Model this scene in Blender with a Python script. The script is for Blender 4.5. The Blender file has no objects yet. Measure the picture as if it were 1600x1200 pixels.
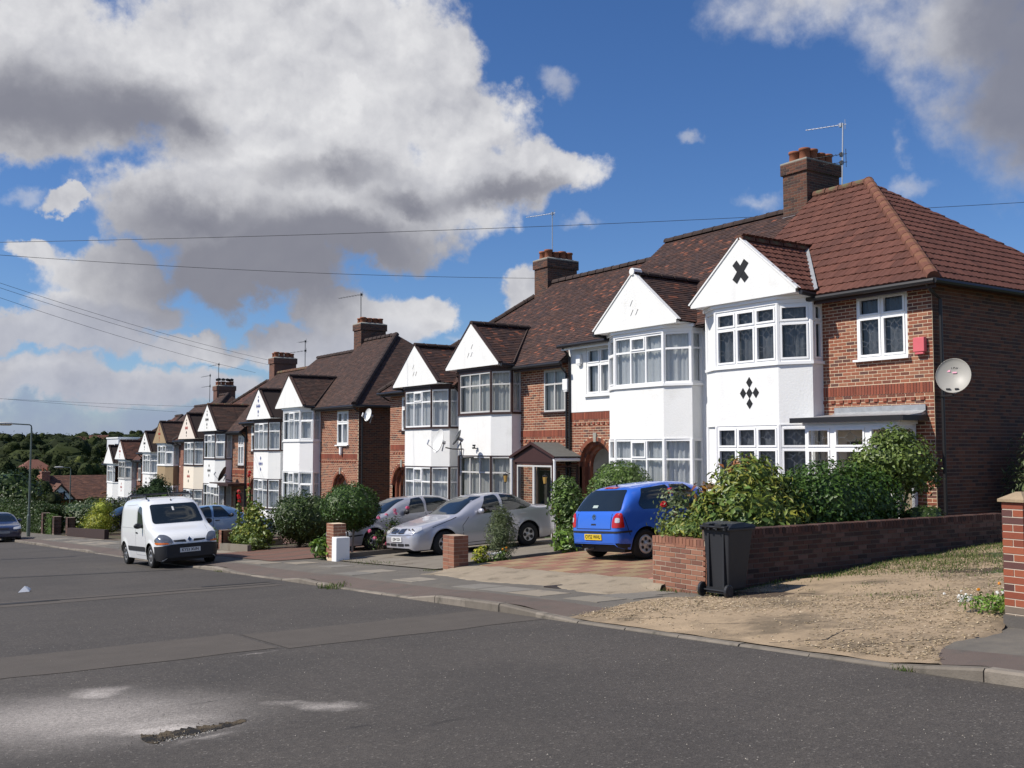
import bpy, bmesh, math, random
import numpy as np
from mathutils import Vector, Matrix, Euler
from mathutils.bvhtree import BVHTree
from mathutils.geometry import delaunay_2d_cdt
rnd = random.Random(11)
SC = bpy.context.scene
COL = SC.collection
R = math.radians
# ------------------------------------------------------------------ camera, sky, sun, exposure
cam_d = bpy.data.cameras.new('camera'); cam_d.lens = 36.0; cam_d.sensor_width = 36.0
cam_d.clip_start = .1; cam_d.clip_end = 6000
cam = bpy.data.objects.new('camera', cam_d); COL.objects.link(cam)
cam.location = (0, 0, 1.65)
cam.rotation_euler = (R(90) + math.atan(104 / 1600), 0, R(-34))
SC.camera = cam
SUN_AZ, SUN_EL = -70.0, 47.0          # azimuth from +Y towards +X
tosun = Vector((math.sin(R(SUN_AZ)) * math.cos(R(SUN_EL)), math.cos(R(SUN_AZ)) * math.cos(R(SUN_EL)), math.sin(R(SUN_EL))))
sl = bpy.data.lights.new('sun', 'SUN'); sl.energy = 5.0; sl.angle = R(.53); sl.color = (1, .94, .85)
so = bpy.data.objects.new('sun', sl); COL.objects.link(so)
so.rotation_euler = (-tosun).to_track_quat('-Z', 'Y').to_euler(); so.location = (-20, 10, 40)
SC.view_settings.view_transform = 'Standard'; SC.view_settings.look = 'None'
SC.view_settings.exposure = 0.12; SC.view_settings.gamma = 1; SC.view_settings.use_curve_mapping = False
SC.render.engine = 'CYCLES'
SC.cycles.use_denoising = True
SC.cycles.max_bounces = 8; SC.cycles.transparent_max_bounces = 16
SC.cycles.sample_clamp_indirect = 6

def nd(nt, typ, props=None, **inp):
    n = nt.nodes.new(typ)
    for k, v in (props or {}).items(): setattr(n, k, v)
    for k, v in inp.items():
        s = n.inputs[int(k[1:])] if k[0] == 'i' and k[1:].isdigit() else n.inputs[k.replace('_', ' ')]
        if hasattr(v, 'links') or isinstance(v, bpy.types.NodeSocket): nt.links.new(v, s)
        else: s.default_value = v
    return n
def mth(nt, op, a, b=None, c=None, clamp=False):
    d = {'i0': a}
    if b is not None: d['i1'] = b
    if c is not None: d['i2'] = c
    return nd(nt, 'ShaderNodeMath', {'operation': op, 'use_clamp': clamp}, **d).outputs[0]
def mixc(nt, f, a, b, mode='MIX'):
    n = nt.nodes.new('ShaderNodeMix'); n.data_type = 'RGBA'; n.blend_type = mode
    for s, v in ((0, f), (6, a), (7, b)):
        if isinstance(v, bpy.types.NodeSocket): nt.links.new(v, n.inputs[s])
        else: n.inputs[s].default_value = v if s == 0 else (tuple(v) + (1,))[:4]
    return n.outputs[2]
def ramp(nt, f, stops, interp='LINEAR'):
    n = nt.nodes.new('ShaderNodeValToRGB'); cr = n.color_ramp; cr.interpolation = interp
    while len(cr.elements) < len(stops): cr.elements.new(.5)
    for e, (p, c) in zip(cr.elements, stops):
        e.position = p; e.color = (tuple(c) + (1,))[:4] if not isinstance(c, (int, float)) else (c, c, c, 1)
    nt.links.new(f, n.inputs[0]); return n.outputs[0]
def smooth(nt, v, a, b, to0=0., to1=1.):
    n = nd(nt, 'ShaderNodeMapRange', {'interpolation_type': 'SMOOTHSTEP'}, i0=v, i1=a, i2=b, i3=to0, i4=to1)
    return n.outputs[0]

def build_world():
    w = bpy.data.worlds.new('World'); SC.world = w; w.use_nodes = True
    nt = w.node_tree; nt.nodes.clear()
    sky = nd(nt, 'ShaderNodeTexSky', {'sky_type': 'NISHITA', 'sun_disc': False, 'sun_elevation': R(SUN_EL),
             'sun_rotation': R(SUN_AZ), 'air_density': 1.0, 'dust_density': .2, 'ozone_density': 3.2, 'altitude': 80})
    tc = nd(nt, 'ShaderNodeTexCoord').outputs['Generated']
    no = nd(nt, 'ShaderNodeTexNoise', None, Vector=tc, Scale=10., Detail=7., Roughness=.6)
    off = nd(nt, 'ShaderNodeVectorMath', {'operation': 'SUBTRACT'}, i0=no.outputs['Color'], i1=(.5, .5, .5)).outputs[0]
    off = nd(nt, 'ShaderNodeVectorMath', {'operation': 'SCALE'}, i0=off, Scale=.10).outputs[0]
    dw = nd(nt, 'ShaderNodeVectorMath', {'operation': 'ADD'}, i0=tc, i1=off).outputs[0]
    def blob(az, el, sx, sy, vec):
        a, e = R(az), R(el)
        r = Vector((math.cos(a), -math.sin(a), 0)); c = Vector((math.sin(a) * math.cos(e), math.cos(a) * math.cos(e), math.sin(e)))
        u = r.cross(c)
        m = Matrix((r, u, -c)).transposed()
        mp = nd(nt, 'ShaderNodeMapping', {'vector_type': 'TEXTURE'}, Vector=vec, Location=c,
                Rotation=m.to_euler(), Scale=(math.sin(R(sx)), math.sin(R(sy)), .9))
        ln = nd(nt, 'ShaderNodeVectorMath', {'operation': 'LENGTH'}, i0=mp.outputs[0])
        return ln.outputs['Value']
    def field(lst, vec, k=.35):
        cur = None
        for b in lst:
            v = mth(nt, 'SUBTRACT', 1.0, blob(*b[:4], vec))
            if len(b) > 4: v = mth(nt, 'ADD', v, b[4])
            cur = v if cur is None else mth(nt, 'SMOOTH_MAX', cur, v, k)
        return cur
    big = [(8.6, 20.4, 5.4, 3.6), (13.0, 19.2, 5.4, 3.5), (8.8, 16.5, 5.6, 2.4), (16.3, 17.3, 2.7, 2.0), (20.3, 21.2, 6.8, 4.4),
        (26.0, 20.6, 5.2, 5.0), (22.5, 15.4, 9.0, 4.2), (29.8, 21.6, 1.8, 2.0), (31.3, 17.7, 3.6, 2.4), (16.4, 12.7, 5.6, 2.2),
        (27.5, 13.8, 7.0, 2.4), (33.6, 15.2, 4.6, 2.1), (36.6, 15.3, 2.6, 1.5), (19.8, 9.9, 5.6, 2.5), (25.0, 11.9, 6.2, 1.8)]
    low = [(12.3, 9.1, 3.7, 1.7), (9.9, 6.1, 6.2, 1.1), (13.0, 7.3, 4.6, 1.2), (17.0, 5.6, 4.0, .9), (9.1, 3.7, 6.5, 1.4), (14.4, 3.5, 7.5, 1.2),
        (8.6, 10.1, 1.4, .7), (10.4, 12.6, 1.8, .6), (24.7, 8.0, 3.0, 1.9), (27.3, 7.3, 3.3, 1.8), (29.6, 7.5, 1.7, 1.4),
        (22.3, 5.7, 3.6, 1.3), (34.9, 8.9, 1.6, 1.2)]
    soft = [(54.0, 24.4, 7.0, 2.6), (58.8, 21.4, 4.6, 3.4), (61.4, 17.4, 4.2, 4.4), (63.5, 20, 5, 6)]
    wisp = [(36.0, 20.1, 1.3, .9), (44.5, 17.2, .9, .5), (48.1, 13.7, 1.8, .9), (55.0, 15.4, .9, 1.2), (54.8, 13.6, 2.2, .9), (7.7, 12.9, 1.8, .6), (38.4, 12.5, 1.5, .5), (31.0, 5.9, 1.3, .5)]
    dark = [(8.3, 17.0, 6.0, 2.6), (12.8, 17.2, 4.4, 2.2), (16.0, 17.0, 2.0, 1.6, -.1), (19.6, 9.6, 6.2, 2.8, .3), (25.0, 11.2, 6.0, 1.8, .15), (17.0, 12.0, 5., 2., -.1), (33.5, 14.2, 4.4, 1.0, -.15),
            (28.0, 13.6, 3.5, 1.2, -.2), (62.4, 17.0, 4.6, 4.6, .1), (61.0, 20.8, 4.6, 2.8), (63, 21, 6, 7), (24.0, 15.0, 5.0, 1.6, -.45)]
    grey = [(9.9, 5.6, 7.5, 1.5), (14.0, 3.0, 9.0, 1.8), (13.0, 6.8, 6.0, .8), (24.5, 6.2, 5.0, 1.3), (56.5, 23.5, 5.6, 1.3)]
    noA = nd(nt, 'ShaderNodeTexNoise', None, Vector=tc, Scale=24., Detail=8., Roughness=.58).outputs[0]
    vsun = nd(nt, 'ShaderNodeVectorMath', {'operation': 'ADD'}, i0=dw, i1=(-.012, .0, .016)).outputs[0]
    noP = nd(nt, 'ShaderNodeTexNoise', None, Vector=dw, Scale=13., Detail=3.5, Roughness=.5).outputs[0]
    noQ = nd(nt, 'ShaderNodeTexNoise', None, Vector=vsun, Scale=13., Detail=3.5, Roughness=.5).outputs[0]
    D = mth(nt, 'MAXIMUM', field(big, dw), field(low, dw, .2))
    # the rest of the sky, out of view, carries the same scattered cumulus
    nl = nd(nt, 'ShaderNodeTexNoise', None, Vector=dw, Scale=2.6, Detail=3., Roughness=.5).outputs[0]
    sx = nd(nt, 'ShaderNodeVectorMath', {'operation': 'DOT_PRODUCT'}, i0=tc, i1=(math.sin(R(34)), math.cos(R(34)), 0.)).outputs['Value']
    away = smooth(nt, sx, .35, .72, -.1, -2.0)
    D = mth(nt, 'MAXIMUM', D, mth(nt, 'ADD', mth(nt, 'MULTIPLY_ADD', nl, 3.2, -1.75), away))
    D = mth(nt, 'ADD', D, mth(nt, 'MULTIPLY_ADD', noA, 1.0, -.5))
    alpha = smooth(nt, D, -.08, .28)
    W = mth(nt, 'ADD', field(wisp, dw, .1), mth(nt, 'MULTIPLY_ADD', noA, 1.8, -1.1))
    alpha = mth(nt, 'MAXIMUM', alpha, smooth(nt, W, -.1, .9, 0., .5))
    Sf = mth(nt, 'ADD', field(soft, dw, .3), mth(nt, 'MULTIPLY_ADD', noA, 1.3, -.65))
    alpha = mth(nt, 'MAXIMUM', alpha, smooth(nt, Sf, -.35, .6, 0., .93))
    dk = smooth(nt, mth(nt, 'ADD', field(dark, dw), mth(nt, 'MULTIPLY_ADD', noP, .7, -.35)), -.5, .75)
    gk = smooth(nt, mth(nt, 'ADD', field(grey, dw), mth(nt, 'MULTIPLY_ADD', noP, 1., -.5)), -.4, .7)
    noR = nd(nt, 'ShaderNodeTexNoise', None, Vector=nd(nt, 'ShaderNodeVectorMath', {'operation': 'ADD'}, i0=tc, i1=(-.005, .0, .007)).outputs[0], Scale=24., Detail=8., Roughness=.58).outputs[0]
    puff = mth(nt, 'ADD', mth(nt, 'MULTIPLY', mth(nt, 'SUBTRACT', noP, noQ), 2.0), mth(nt, 'MULTIPLY', mth(nt, 'SUBTRACT', noA, noR), .9))
    lum = mth(nt, 'ADD', mth(nt, 'MULTIPLY_ADD', nl, .7, .28), puff)
    lum = mth(nt, 'MINIMUM', mth(nt, 'MAXIMUM', lum, .0), 1.0)
    c = mixc(nt, lum, (7.0, 7.15, 8.0), (12.8, 12.8, 13.1))
    c = mixc(nt, mth(nt, 'MULTIPLY', gk, .5), c, (5.2, 5.7, 7.4))
    c = mixc(nt, mth(nt, 'MULTIPLY', dk, .92), c, (3.4, 3.5, 4.3))
    hz = nd(nt, 'ShaderNodeHueSaturation', None, Saturation=1.16, Value=1.5, Color=sky.outputs[0])
    blue = mixc(nt, 1.0, hz.outputs[0], (.84, .94, 1.18), 'MULTIPLY')
    col = mixc(nt, alpha, blue, c)
    # a bank of distant grey blue cloud all round the horizon
    ez = nd(nt, 'ShaderNodeSeparateXYZ', None, Vector=dw).outputs[2]
    bank = mth(nt, 'MULTIPLY', smooth(nt, mth(nt, 'ADD', ez, mth(nt, 'MULTIPLY_ADD', noA, .09, -.045)), .015, .085, 1., 0.), mth(nt, 'SUBTRACT', 1., mth(nt, 'MULTIPLY', alpha, .8)))
    col = mixc(nt, mth(nt, 'MULTIPLY', bank, .9), col, (5.0, 6.0, 8.2))
    bg = nd(nt, 'ShaderNodeBackground', None, Color=col, Strength=.056)
    out = nt.nodes.new('ShaderNodeOutputWorld'); nt.links.new(bg.outputs[0], out.inputs[0])
    w.cycles.sampling_method = 'MANUAL'; w.cycles.sample_map_resolution = 1024
build_world()

# ------------------------------------------------------------------ objects, tags
def tag(o, label=None, cat=None, group=None, kind=None):
    if label: o['label'] = label
    if cat: o['category'] = cat
    if group: o['group'] = group
    if kind: o['kind'] = kind
    return o
def thing(name, label, cat, loc=(0, 0, 0), rz=0, group=None):
    o = bpy.data.objects.new(name, None); COL.objects.link(o); o.empty_display_size = .2
    o.location = loc; o.rotation_euler = (0, 0, rz)
    return tag(o, label, cat, group)
def put(name, me, parent=None, loc=None, rot=None, scale=None):
    o = bpy.data.objects.new(name, me); COL.objects.link(o)
    if parent: o.parent = parent
    if loc is not None: o.location = loc
    if rot is not None: o.rotation_euler = rot
    if scale is not None: o.scale = scale
    return o

class MB:
    def __init__(s, xf=None): s.v = []; s.f = []; s.mi = []; s.xf = xf; s.clips = []
    def add(s, vs, fs, mi=0):
        b = len(s.v); s.v += [tuple(v) for v in vs]
        for f in fs: s.f.append(tuple(i + b for i in f)); s.mi.append(mi)
    def box(s, x0, x1, y0, y1, z0, z1, mi=0, f=None, skip=()):
        P = [(x0, y0, z0), (x1, y0, z0), (x1, y1, z0), (x0, y1, z0), (x0, y0, z1), (x1, y0, z1), (x1, y1, z1), (x0, y1, z1)]
        if f: P = [f(*p) for p in P]
        F = [(0, 3, 2, 1), (4, 5, 6, 7), (0, 1, 5, 4), (1, 2, 6, 5), (2, 3, 7, 6), (3, 0, 4, 7)]
        s.add(P, [q for i, q in enumerate(F) if i not in skip], mi)
    def quad(s, a, b, c, d, mi=0): s.add([a, b, c, d], [(0, 1, 2, 3)], mi)
    def poly(s, ps, mi=0): s.add(ps, [tuple(range(len(ps)))], mi)
    def prism(s, ps, off, mi=0):
        n = len(ps); o = Vector(off); P = [Vector(p) for p in ps]
        s.add(P + [p + o for p in P], [tuple(range(n))[::-1], tuple(range(n, 2 * n))] + [(i, (i + 1) % n, n + (i + 1) % n, n + i) for i in range(n)], mi)
    def tube(s, p, q, r, n=8, r2=None, mi=0, cap=True):
        p, q = Vector(p), Vector(q); d = (q - p).normalized() if (q - p).length > 1e-9 else Vector((0, 0, 1))
        a = d.orthogonal().normalized(); b = d.cross(a); r2 = r if r2 is None else r2
        vs = []
        for c, rr in ((p, r), (q, r2)):
            for i in range(n):
                t = 2 * math.pi * i / n; vs.append(c + a * (rr * math.cos(t)) + b * (rr * math.sin(t)))
        fs = [(i, (i + 1) % n, n + (i + 1) % n, n + i) for i in range(n)]
        if cap: fs += [tuple(range(n))[::-1], tuple(range(n, 2 * n))]
        s.add(vs, fs, mi)
    def path(s, pts, r, n=6, mi=0, rad=None):
        P = [Vector(p) for p in pts]; m = len(P); vs = []; prev = None
        for i, p in enumerate(P):
            d = (P[min(i + 1, m - 1)] - P[max(i - 1, 0)]).normalized()
            a = d.orthogonal().normalized() if prev is None else (prev - d * prev.dot(d)).normalized()
            prev = a; b = d.cross(a); rr = rad[i] if rad else r
            for k in range(n):
                t = 2 * math.pi * k / n; vs.append(p + a * (rr * math.cos(t)) + b * (rr * math.sin(t)))
        fs = [(i * n + k, i * n + (k + 1) % n, (i + 1) * n + (k + 1) % n, (i + 1) * n + k) for i in range(m - 1) for k in range(n)]
        fs += [tuple(range(n))[::-1], tuple(range((m - 1) * n, m * n))]
        s.add(vs, fs, mi)
    def lathe(s, prof, c=(0, 0, 0), n=16, axis='z', mi=0, cap=True):
        vs = []
        for r, z in prof:
            for k in range(n):
                t = 2 * math.pi * k / n; a, b = r * math.cos(t), r * math.sin(t)
                p = {'z': (a, b, z), 'y': (a, z, b), 'x': (z, a, b)}[axis]
                vs.append((p[0] + c[0], p[1] + c[1], p[2] + c[2]))
        m = len(prof)
        fs = [(i * n + k, i * n + (k + 1) % n, (i + 1) * n + (k + 1) % n, (i + 1) * n + k) for i in range(m - 1) for k in range(n)]
        if cap: fs += [tuple(range(n))[::-1], tuple(range((m - 1) * n, m * n))]
        s.add(vs, fs, mi)
    def mesh(s, name, mats, smooth_=False, recalc=True):
        me = bpy.data.meshes.new(name)
        vs, fs = s.v, s.f
        if s.clips or recalc:
            me.from_pydata(vs, [], fs)
            me.polygons.foreach_set('material_index', s.mi)
            bm = bmesh.new(); bm.from_mesh(me)
            for co, no in s.clips:
                bmesh.ops.bisect_plane(bm, geom=bm.verts[:] + bm.edges[:] + bm.faces[:], plane_co=co, plane_no=no, clear_outer=True)
            if s.xf:
                for v in bm.verts: v.co = s.xf(*v.co)
            if recalc: bmesh.ops.recalc_face_normals(bm, faces=bm.faces[:])
            bm.to_mesh(me); bm.free()
        else:
            if s.xf: vs = [s.xf(*v) for v in vs]
            me.from_pydata(vs, [], fs)
            me.polygons.foreach_set('material_index', s.mi)
        for m in (mats if isinstance(mats, (list, tuple)) else [mats]): me.materials.append(m)
        if smooth_: me.polygons.foreach_set('use_smooth', [True] * len(me.polygons))
        me.update()
        return me
    def build(s, name, mats, parent=None, loc=None, smooth_=False, recalc=True, rot=None):
        return put(name, s.mesh(name, mats, smooth_, recalc), parent, loc, rot)
def autosmooth(o, ang=40):
    me = o.data; me.polygons.foreach_set('use_smooth', [True] * len(me.polygons))
    bm = bmesh.new(); bm.from_mesh(me)
    for e in bm.edges:
        if len(e.link_faces) == 2 and e.calc_face_angle(0) > R(ang): e.smooth = False
    bm.to_mesh(me); bm.free(); return o

# ------------------------------------------------------------------ materials
def M(name, col, rough=.8, var=.12, sc=5., isl=0., pal=None, bump=0., bsc=60., metal=0., spec=.35, coat=0., dirt=None, dsc=1.5, dth=(.5, .7), brick=None, trans=0., streak=0.):
    m = bpy.data.materials.new(name); m.use_nodes = True; nt = m.node_tree; nt.nodes.clear()
    co = nd(nt, 'ShaderNodeTexCoord').outputs['Object']
    oi = nd(nt, 'ShaderNodeObjectInfo').outputs['Random']
    if isl or pal:
        ge = nd(nt, 'ShaderNodeNewGeometry').outputs['Random Per Island']
        r0 = mth(nt, 'FRACT', mth(nt, 'ADD', ge, mth(nt, 'MULTIPLY', oi, 7.31)))
    if pal:
        stops = [(i / len(pal), p) for i, p in enumerate(pal)]
        base = ramp(nt, r0, stops, 'CONSTANT')
    else:
        base = nd(nt, 'ShaderNodeRGB').outputs[0]; base.default_value = tuple(col) + (1,)
    hb = None
    if brick:      # far walls: bricks drawn by texture, scale in metres
        sp = nd(nt, 'ShaderNodeSeparateXYZ', None, Vector=co)
        uv = nd(nt, 'ShaderNodeCombineXYZ', None, X=mth(nt, 'ADD', sp.outputs[0], sp.outputs[1]), Y=sp.outputs[2])
        bt = nd(nt, 'ShaderNodeTexBrick', None, Vector=uv.outputs[0], Color1=tuple(brick[0]) + (1,), Color2=tuple(brick[1]) + (1,), Mortar=tuple(brick[2]) + (1,), Scale=1.,
                Mortar_Size=.006, Mortar_Smooth=.2, Bias=0., Brick_Width=.225, Row_Height=.075)
        base = bt.outputs[0]; hb = bt.outputs[1]
    n1 = nd(nt, 'ShaderNodeTexNoise', None, Vector=co, Scale=sc, Detail=5., Roughness=.6).outputs[0]
    f = mth(nt, 'MULTIPLY_ADD', n1, 2 * var, 1 - var)
    if isl:
        wn = nd(nt, 'ShaderNodeTexWhiteNoise', {'noise_dimensions': '1D'}, W=mth(nt, 'MULTIPLY', r0, 91.7)).outputs[0]
        f = mth(nt, 'MULTIPLY', f, mth(nt, 'MULTIPLY_ADD', wn, 2 * isl, 1 - isl))
    c = nd(nt, 'ShaderNodeVectorMath', {'operation': 'SCALE'}, i0=base, Scale=f).outputs[0]
    if dirt:
        n2 = nd(nt, 'ShaderNodeTexNoise', None, Vector=co, Scale=dsc, Detail=8., Roughness=.65).outputs[0]
        c = mixc(nt, smooth(nt, n2, dth[0], dth[1]), c, dirt)
    if streak:      # rain streaks
        mp = nd(nt, 'ShaderNodeMapping', None, Vector=co, Scale=(2.2, 2.2, .3))
        n3 = nd(nt, 'ShaderNodeTexNoise', None, Vector=mp.outputs[0], Scale=1.6, Detail=7., Roughness=.65).outputs[0]
        c = nd(nt, 'ShaderNodeVectorMath', {'operation': 'SCALE'}, i0=c, Scale=smooth(nt, n3, .5, .8, 1., 1. - streak)).outputs[0]
    b = nd(nt, 'ShaderNodeBsdfPrincipled', None, Base_Color=c, Roughness=rough, Metallic=metal)
    b.inputs['Specular IOR Level'].default_value = spec
    b.inputs['Coat Weight'].default_value = coat; b.inputs['Coat Roughness'].default_value = .04
    if bump or hb is not None:
        h = nd(nt, 'ShaderNodeTexNoise', None, Vector=co, Scale=bsc, Detail=4., Roughness=.6).outputs[0]
        if hb is not None: h = mth(nt, 'MULTIPLY_ADD', hb, -1.5, h)
        bp = nd(nt, 'ShaderNodeBump', None, Strength=bump or .3, Distance=.01, Height=h)
        nt.links.new(bp.outputs[0], b.inputs['Normal'])
    sh = b.outputs[0]
    if trans:
        tr = nd(nt, 'ShaderNodeBsdfTranslucent', None, Color=c)
        sh = nd(nt, 'ShaderNodeMixShader', None, i0=trans, i1=sh, i2=tr.outputs[0]).outputs[0]
    o = nt.nodes.new('ShaderNodeOutputMaterial'); nt.links.new(sh, o.inputs[0])
    return m
def glass_mat(name, tint=(.92, .94, .94), refl=.0):
    m = bpy.data.materials.new(name); m.use_nodes = True; nt = m.node_tree; nt.nodes.clear()
    fr = nd(nt, 'ShaderNodeFresnel', None, IOR=1.5).outputs[0]
    fr = mth(nt, 'MULTIPLY_ADD', fr, .62, refl, clamp=True)
    t = nd(nt, 'ShaderNodeBsdfTransparent', None, Color=tuple(tint) + (1,))
    co = nd(nt, 'ShaderNodeTexCoord').outputs['Object']
    bn = nd(nt, 'ShaderNodeTexNoise', None, Vector=co, Scale=1.4, Detail=1.).outputs[0]
    bp = nd(nt, 'ShaderNodeBump', None, Strength=.08, Distance=.05, Height=bn)
    g = nd(nt, 'ShaderNodeBsdfGlossy', None, Color=(1, 1, 1, 1), Roughness=.015, Normal=bp.outputs[0])
    mx = nd(nt, 'ShaderNodeMixShader', None, i0=fr, i1=t.outputs[0], i2=g.outputs[0])
    o = nt.nodes.new('ShaderNodeOutputMaterial'); nt.links.new(mx.outputs[0], o.inputs[0])
    return m
BR_PAL = [(.25, .084, .047), (.215, .069, .04), (.28, .10, .056), (.165, .058, .037), (.26, .09, .049), (.115, .052, .041), (.30, .128, .074), (.23, .075, .043)]
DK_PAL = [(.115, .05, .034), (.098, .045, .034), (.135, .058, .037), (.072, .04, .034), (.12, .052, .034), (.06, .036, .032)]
m_brick = M('red_brick', (.3, .08, .04), .85, .18, 14, isl=.12, pal=BR_PAL, bump=.3, bsc=90)
m_brick_dark = M('dark_brick', (.2, .07, .05), .9, .22, 10, isl=.15, pal=DK_PAL, bump=.4, bsc=70)  # darker brick for chimneys and house side walls
m_brick_pink = M('pinkish_brick', (.4, .15, .1), .88, .15, 9, isl=.1, pal=[(.27, .122, .075), (.23, .10, .064), (.29, .137, .088), (.19, .086, .06), (.25, .112, .072)], bump=.3, bsc=80)
m_brick_wall = M('shade_toned_brick', (.16, .08, .06), .9, .25, 8, isl=.2, pal=[(.075, .036, .028), (.06, .031, .026), (.09, .043, .033), (.046, .028, .025), (.11, .064, .052)], bump=.5, bsc=60)  # tones lowered to put the boundary wall's shade into the brick
m_soldier = M('soldier_brick', (.33, .08, .04), .85, .15, 10, isl=.15, pal=[(.27, .078, .044), (.23, .066, .04), (.2, .06, .036)])
m_mortar = M('mortar', (.64, .51, .36), .95, .15, 9)
m_mortar_grey = M('grey_mortar', (.17, .135, .105), .95, .2, 9)  # tone lowered to put more shade into the side walls' colour
m_bricktex = M('far_brick', (.3, .08, .04), .9, .25, 1.5, brick=((.24, .085, .052), (.17, .06, .042), (.42, .33, .25)))
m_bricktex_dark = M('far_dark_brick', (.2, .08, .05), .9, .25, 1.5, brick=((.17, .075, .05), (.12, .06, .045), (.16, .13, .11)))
m_render = M('white_render', (.78, .78, .76), .85, .05, 1.2, bump=.6, bsc=24, dirt=(.62, .61, .57), dsc=1.1, dth=(.55, .85), streak=.09)
m_render_cream = M('cream_render', (.78, .70, .58), .85, .05, 1.2, bump=.3, bsc=28)
m_render_tan = M('tan_pebbledash', (.34, .25, .15), .95, .12, 3, bump=.6, bsc=60)
m_render_rough = M('rough_white_render', (.80, .79, .78), .9, .06, 1.5, bump=.9, bsc=22, dirt=(.6, .58, .56), dsc=2.2, dth=(.58, .72))
m_upvc = M('white_plastic_frame', (.84, .84, .83), .35, .02, 2, spec=.5)
m_paint_grey = M('grey_painted_frame', (.52, .51, .49), .45, .06, 3)
m_brown = M('dark_brown_paint', (.045, .022, .018), .5, .1, 4)
m_maroon = M('maroon_paint', (.05, .021, .018), .5, .1, 4)
m_black = M('black_plastic', (.018, .018, .02), .45, .1, 4)
m_gutter = M('black_gutter', (.02, .019, .02), .4, .2, 5)
m_blackpaint = M('black_paint', (.015, .015, .016), .6, .1, 8)
m_bluepaint = M('blue_paint', (.05, .07, .22), .6, .1, 8)
m_redpaint = M('red_paint', (.35, .04, .03), .6, .1, 8)
m_glass = glass_mat('window_glass')
m_curtain = M('net_curtain', (.84, .85, .86), .9, .1, 9, trans=.22)
m_curtain_w = M('lace_curtain', (.80, .79, .75), .9, .14, 14, trans=.3)
m_panetone = M('pane_tone_sheet', (.17, .18, .20), .9, .2, 3)  # grey sheet added behind leaded panes, standing in for reflections in the glass
m_dark_in = M('dim_room', (.06, .055, .05), .9, .1, 2)
m_lead = M('lead_flashing', (.36, .37, .38), .45, .35, 7, metal=.35, bump=.5, bsc=18)
m_leadline = M('window_lead', (.15, .16, .175), .5, .1, 9, metal=.3)
m_tile_new = M('interlocking_tile', (.16, .05, .03), .72, .16, 2.2, isl=.14, pal=[(.110, .041, .027), (.100, .038, .0255), (.118, .045, .030)], bump=.25, bsc=90, dirt=(.34, .31, .27), dsc=6, dth=(.72, .76))
m_tile_old = M('plain_clay_tile', (.11, .05, .035), .85, .25, 1.3, isl=.2,
               pal=[(.060, .034, .028)] * 5 + [(.072, .038, .029)] * 5 + [(.052, .031, .028)] * 5 + [(.095, .044, .031)] * 2 + [(.19, .07, .042), (.045, .029, .027)], bump=.3, bsc=60)
m_tile_brown = M('brown_clay_tile', (.09, .05, .038), .85, .25, 1.0, isl=.18, pal=[(.062, .037, .029), (.055, .034, .028), (.07, .04, .031), (.058, .035, .028), (.085, .045, .033)], bump=.3, bsc=60)
m_tile_red = M('reddish_clay_tile', (.15, .06, .04), .85, .3, .9, isl=.2, pal=[(.11, .048, .034), (.09, .042, .031), (.125, .053, .036), (.075, .038, .03)], bump=.3, bsc=60)
m_ridge = M('mossy_ridge_tile', (.13, .06, .04), .9, .25, 6, isl=.15, dirt=(.12, .115, .06), dsc=5, dth=(.45, .65), bump=.4, bsc=30)
m_hip_new = M('lichen_hip_tile', (.15, .06, .04), .9, .2, 6, isl=.12, dirt=(.20, .10, .05), dsc=4, dth=(.5, .7), bump=.4, bsc=40)
m_ridge_dk = M('dark_ridge_tile', (.045, .03, .026), .9, .25, 6, isl=.15, bump=.4, bsc=30)
m_under = M('roof_underlay', (.03, .02, .018), .95, .1, 3)
m_terracotta = M('terracotta_pot', (.26, .095, .05), .85, .2, 6, isl=.15, dirt=(.06, .045, .04), dsc=6, dth=(.62, .8))
m_flaunch = M('mortar_flaunching', (.3, .29, .25), .95, .25, 6)
m_metal = M('galvanised_metal', (.45, .46, .48), .4, .1, 8, metal=.7)
m_wire = M('black_cable', (.03, .032, .036), .6, .1, 8)
# ------------------------------------------------------------------ the place: one constant fall along the street
G = -.0505                                   # metres of fall per metre of street
KX, PX, FX = 8.0, 10.7, 18.8                 # kerb line, garden boundary, house fronts
def road_z(x, y): return G * y
def pave_z(x, y): return G * y + .11
def gard_z(x, y):
    k = min(1.25, max(0., (x - PX) / (FX - PX)))
    return G * y + .12 + k * (.52 - .0105 * min(max(y, 0), 60))

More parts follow.
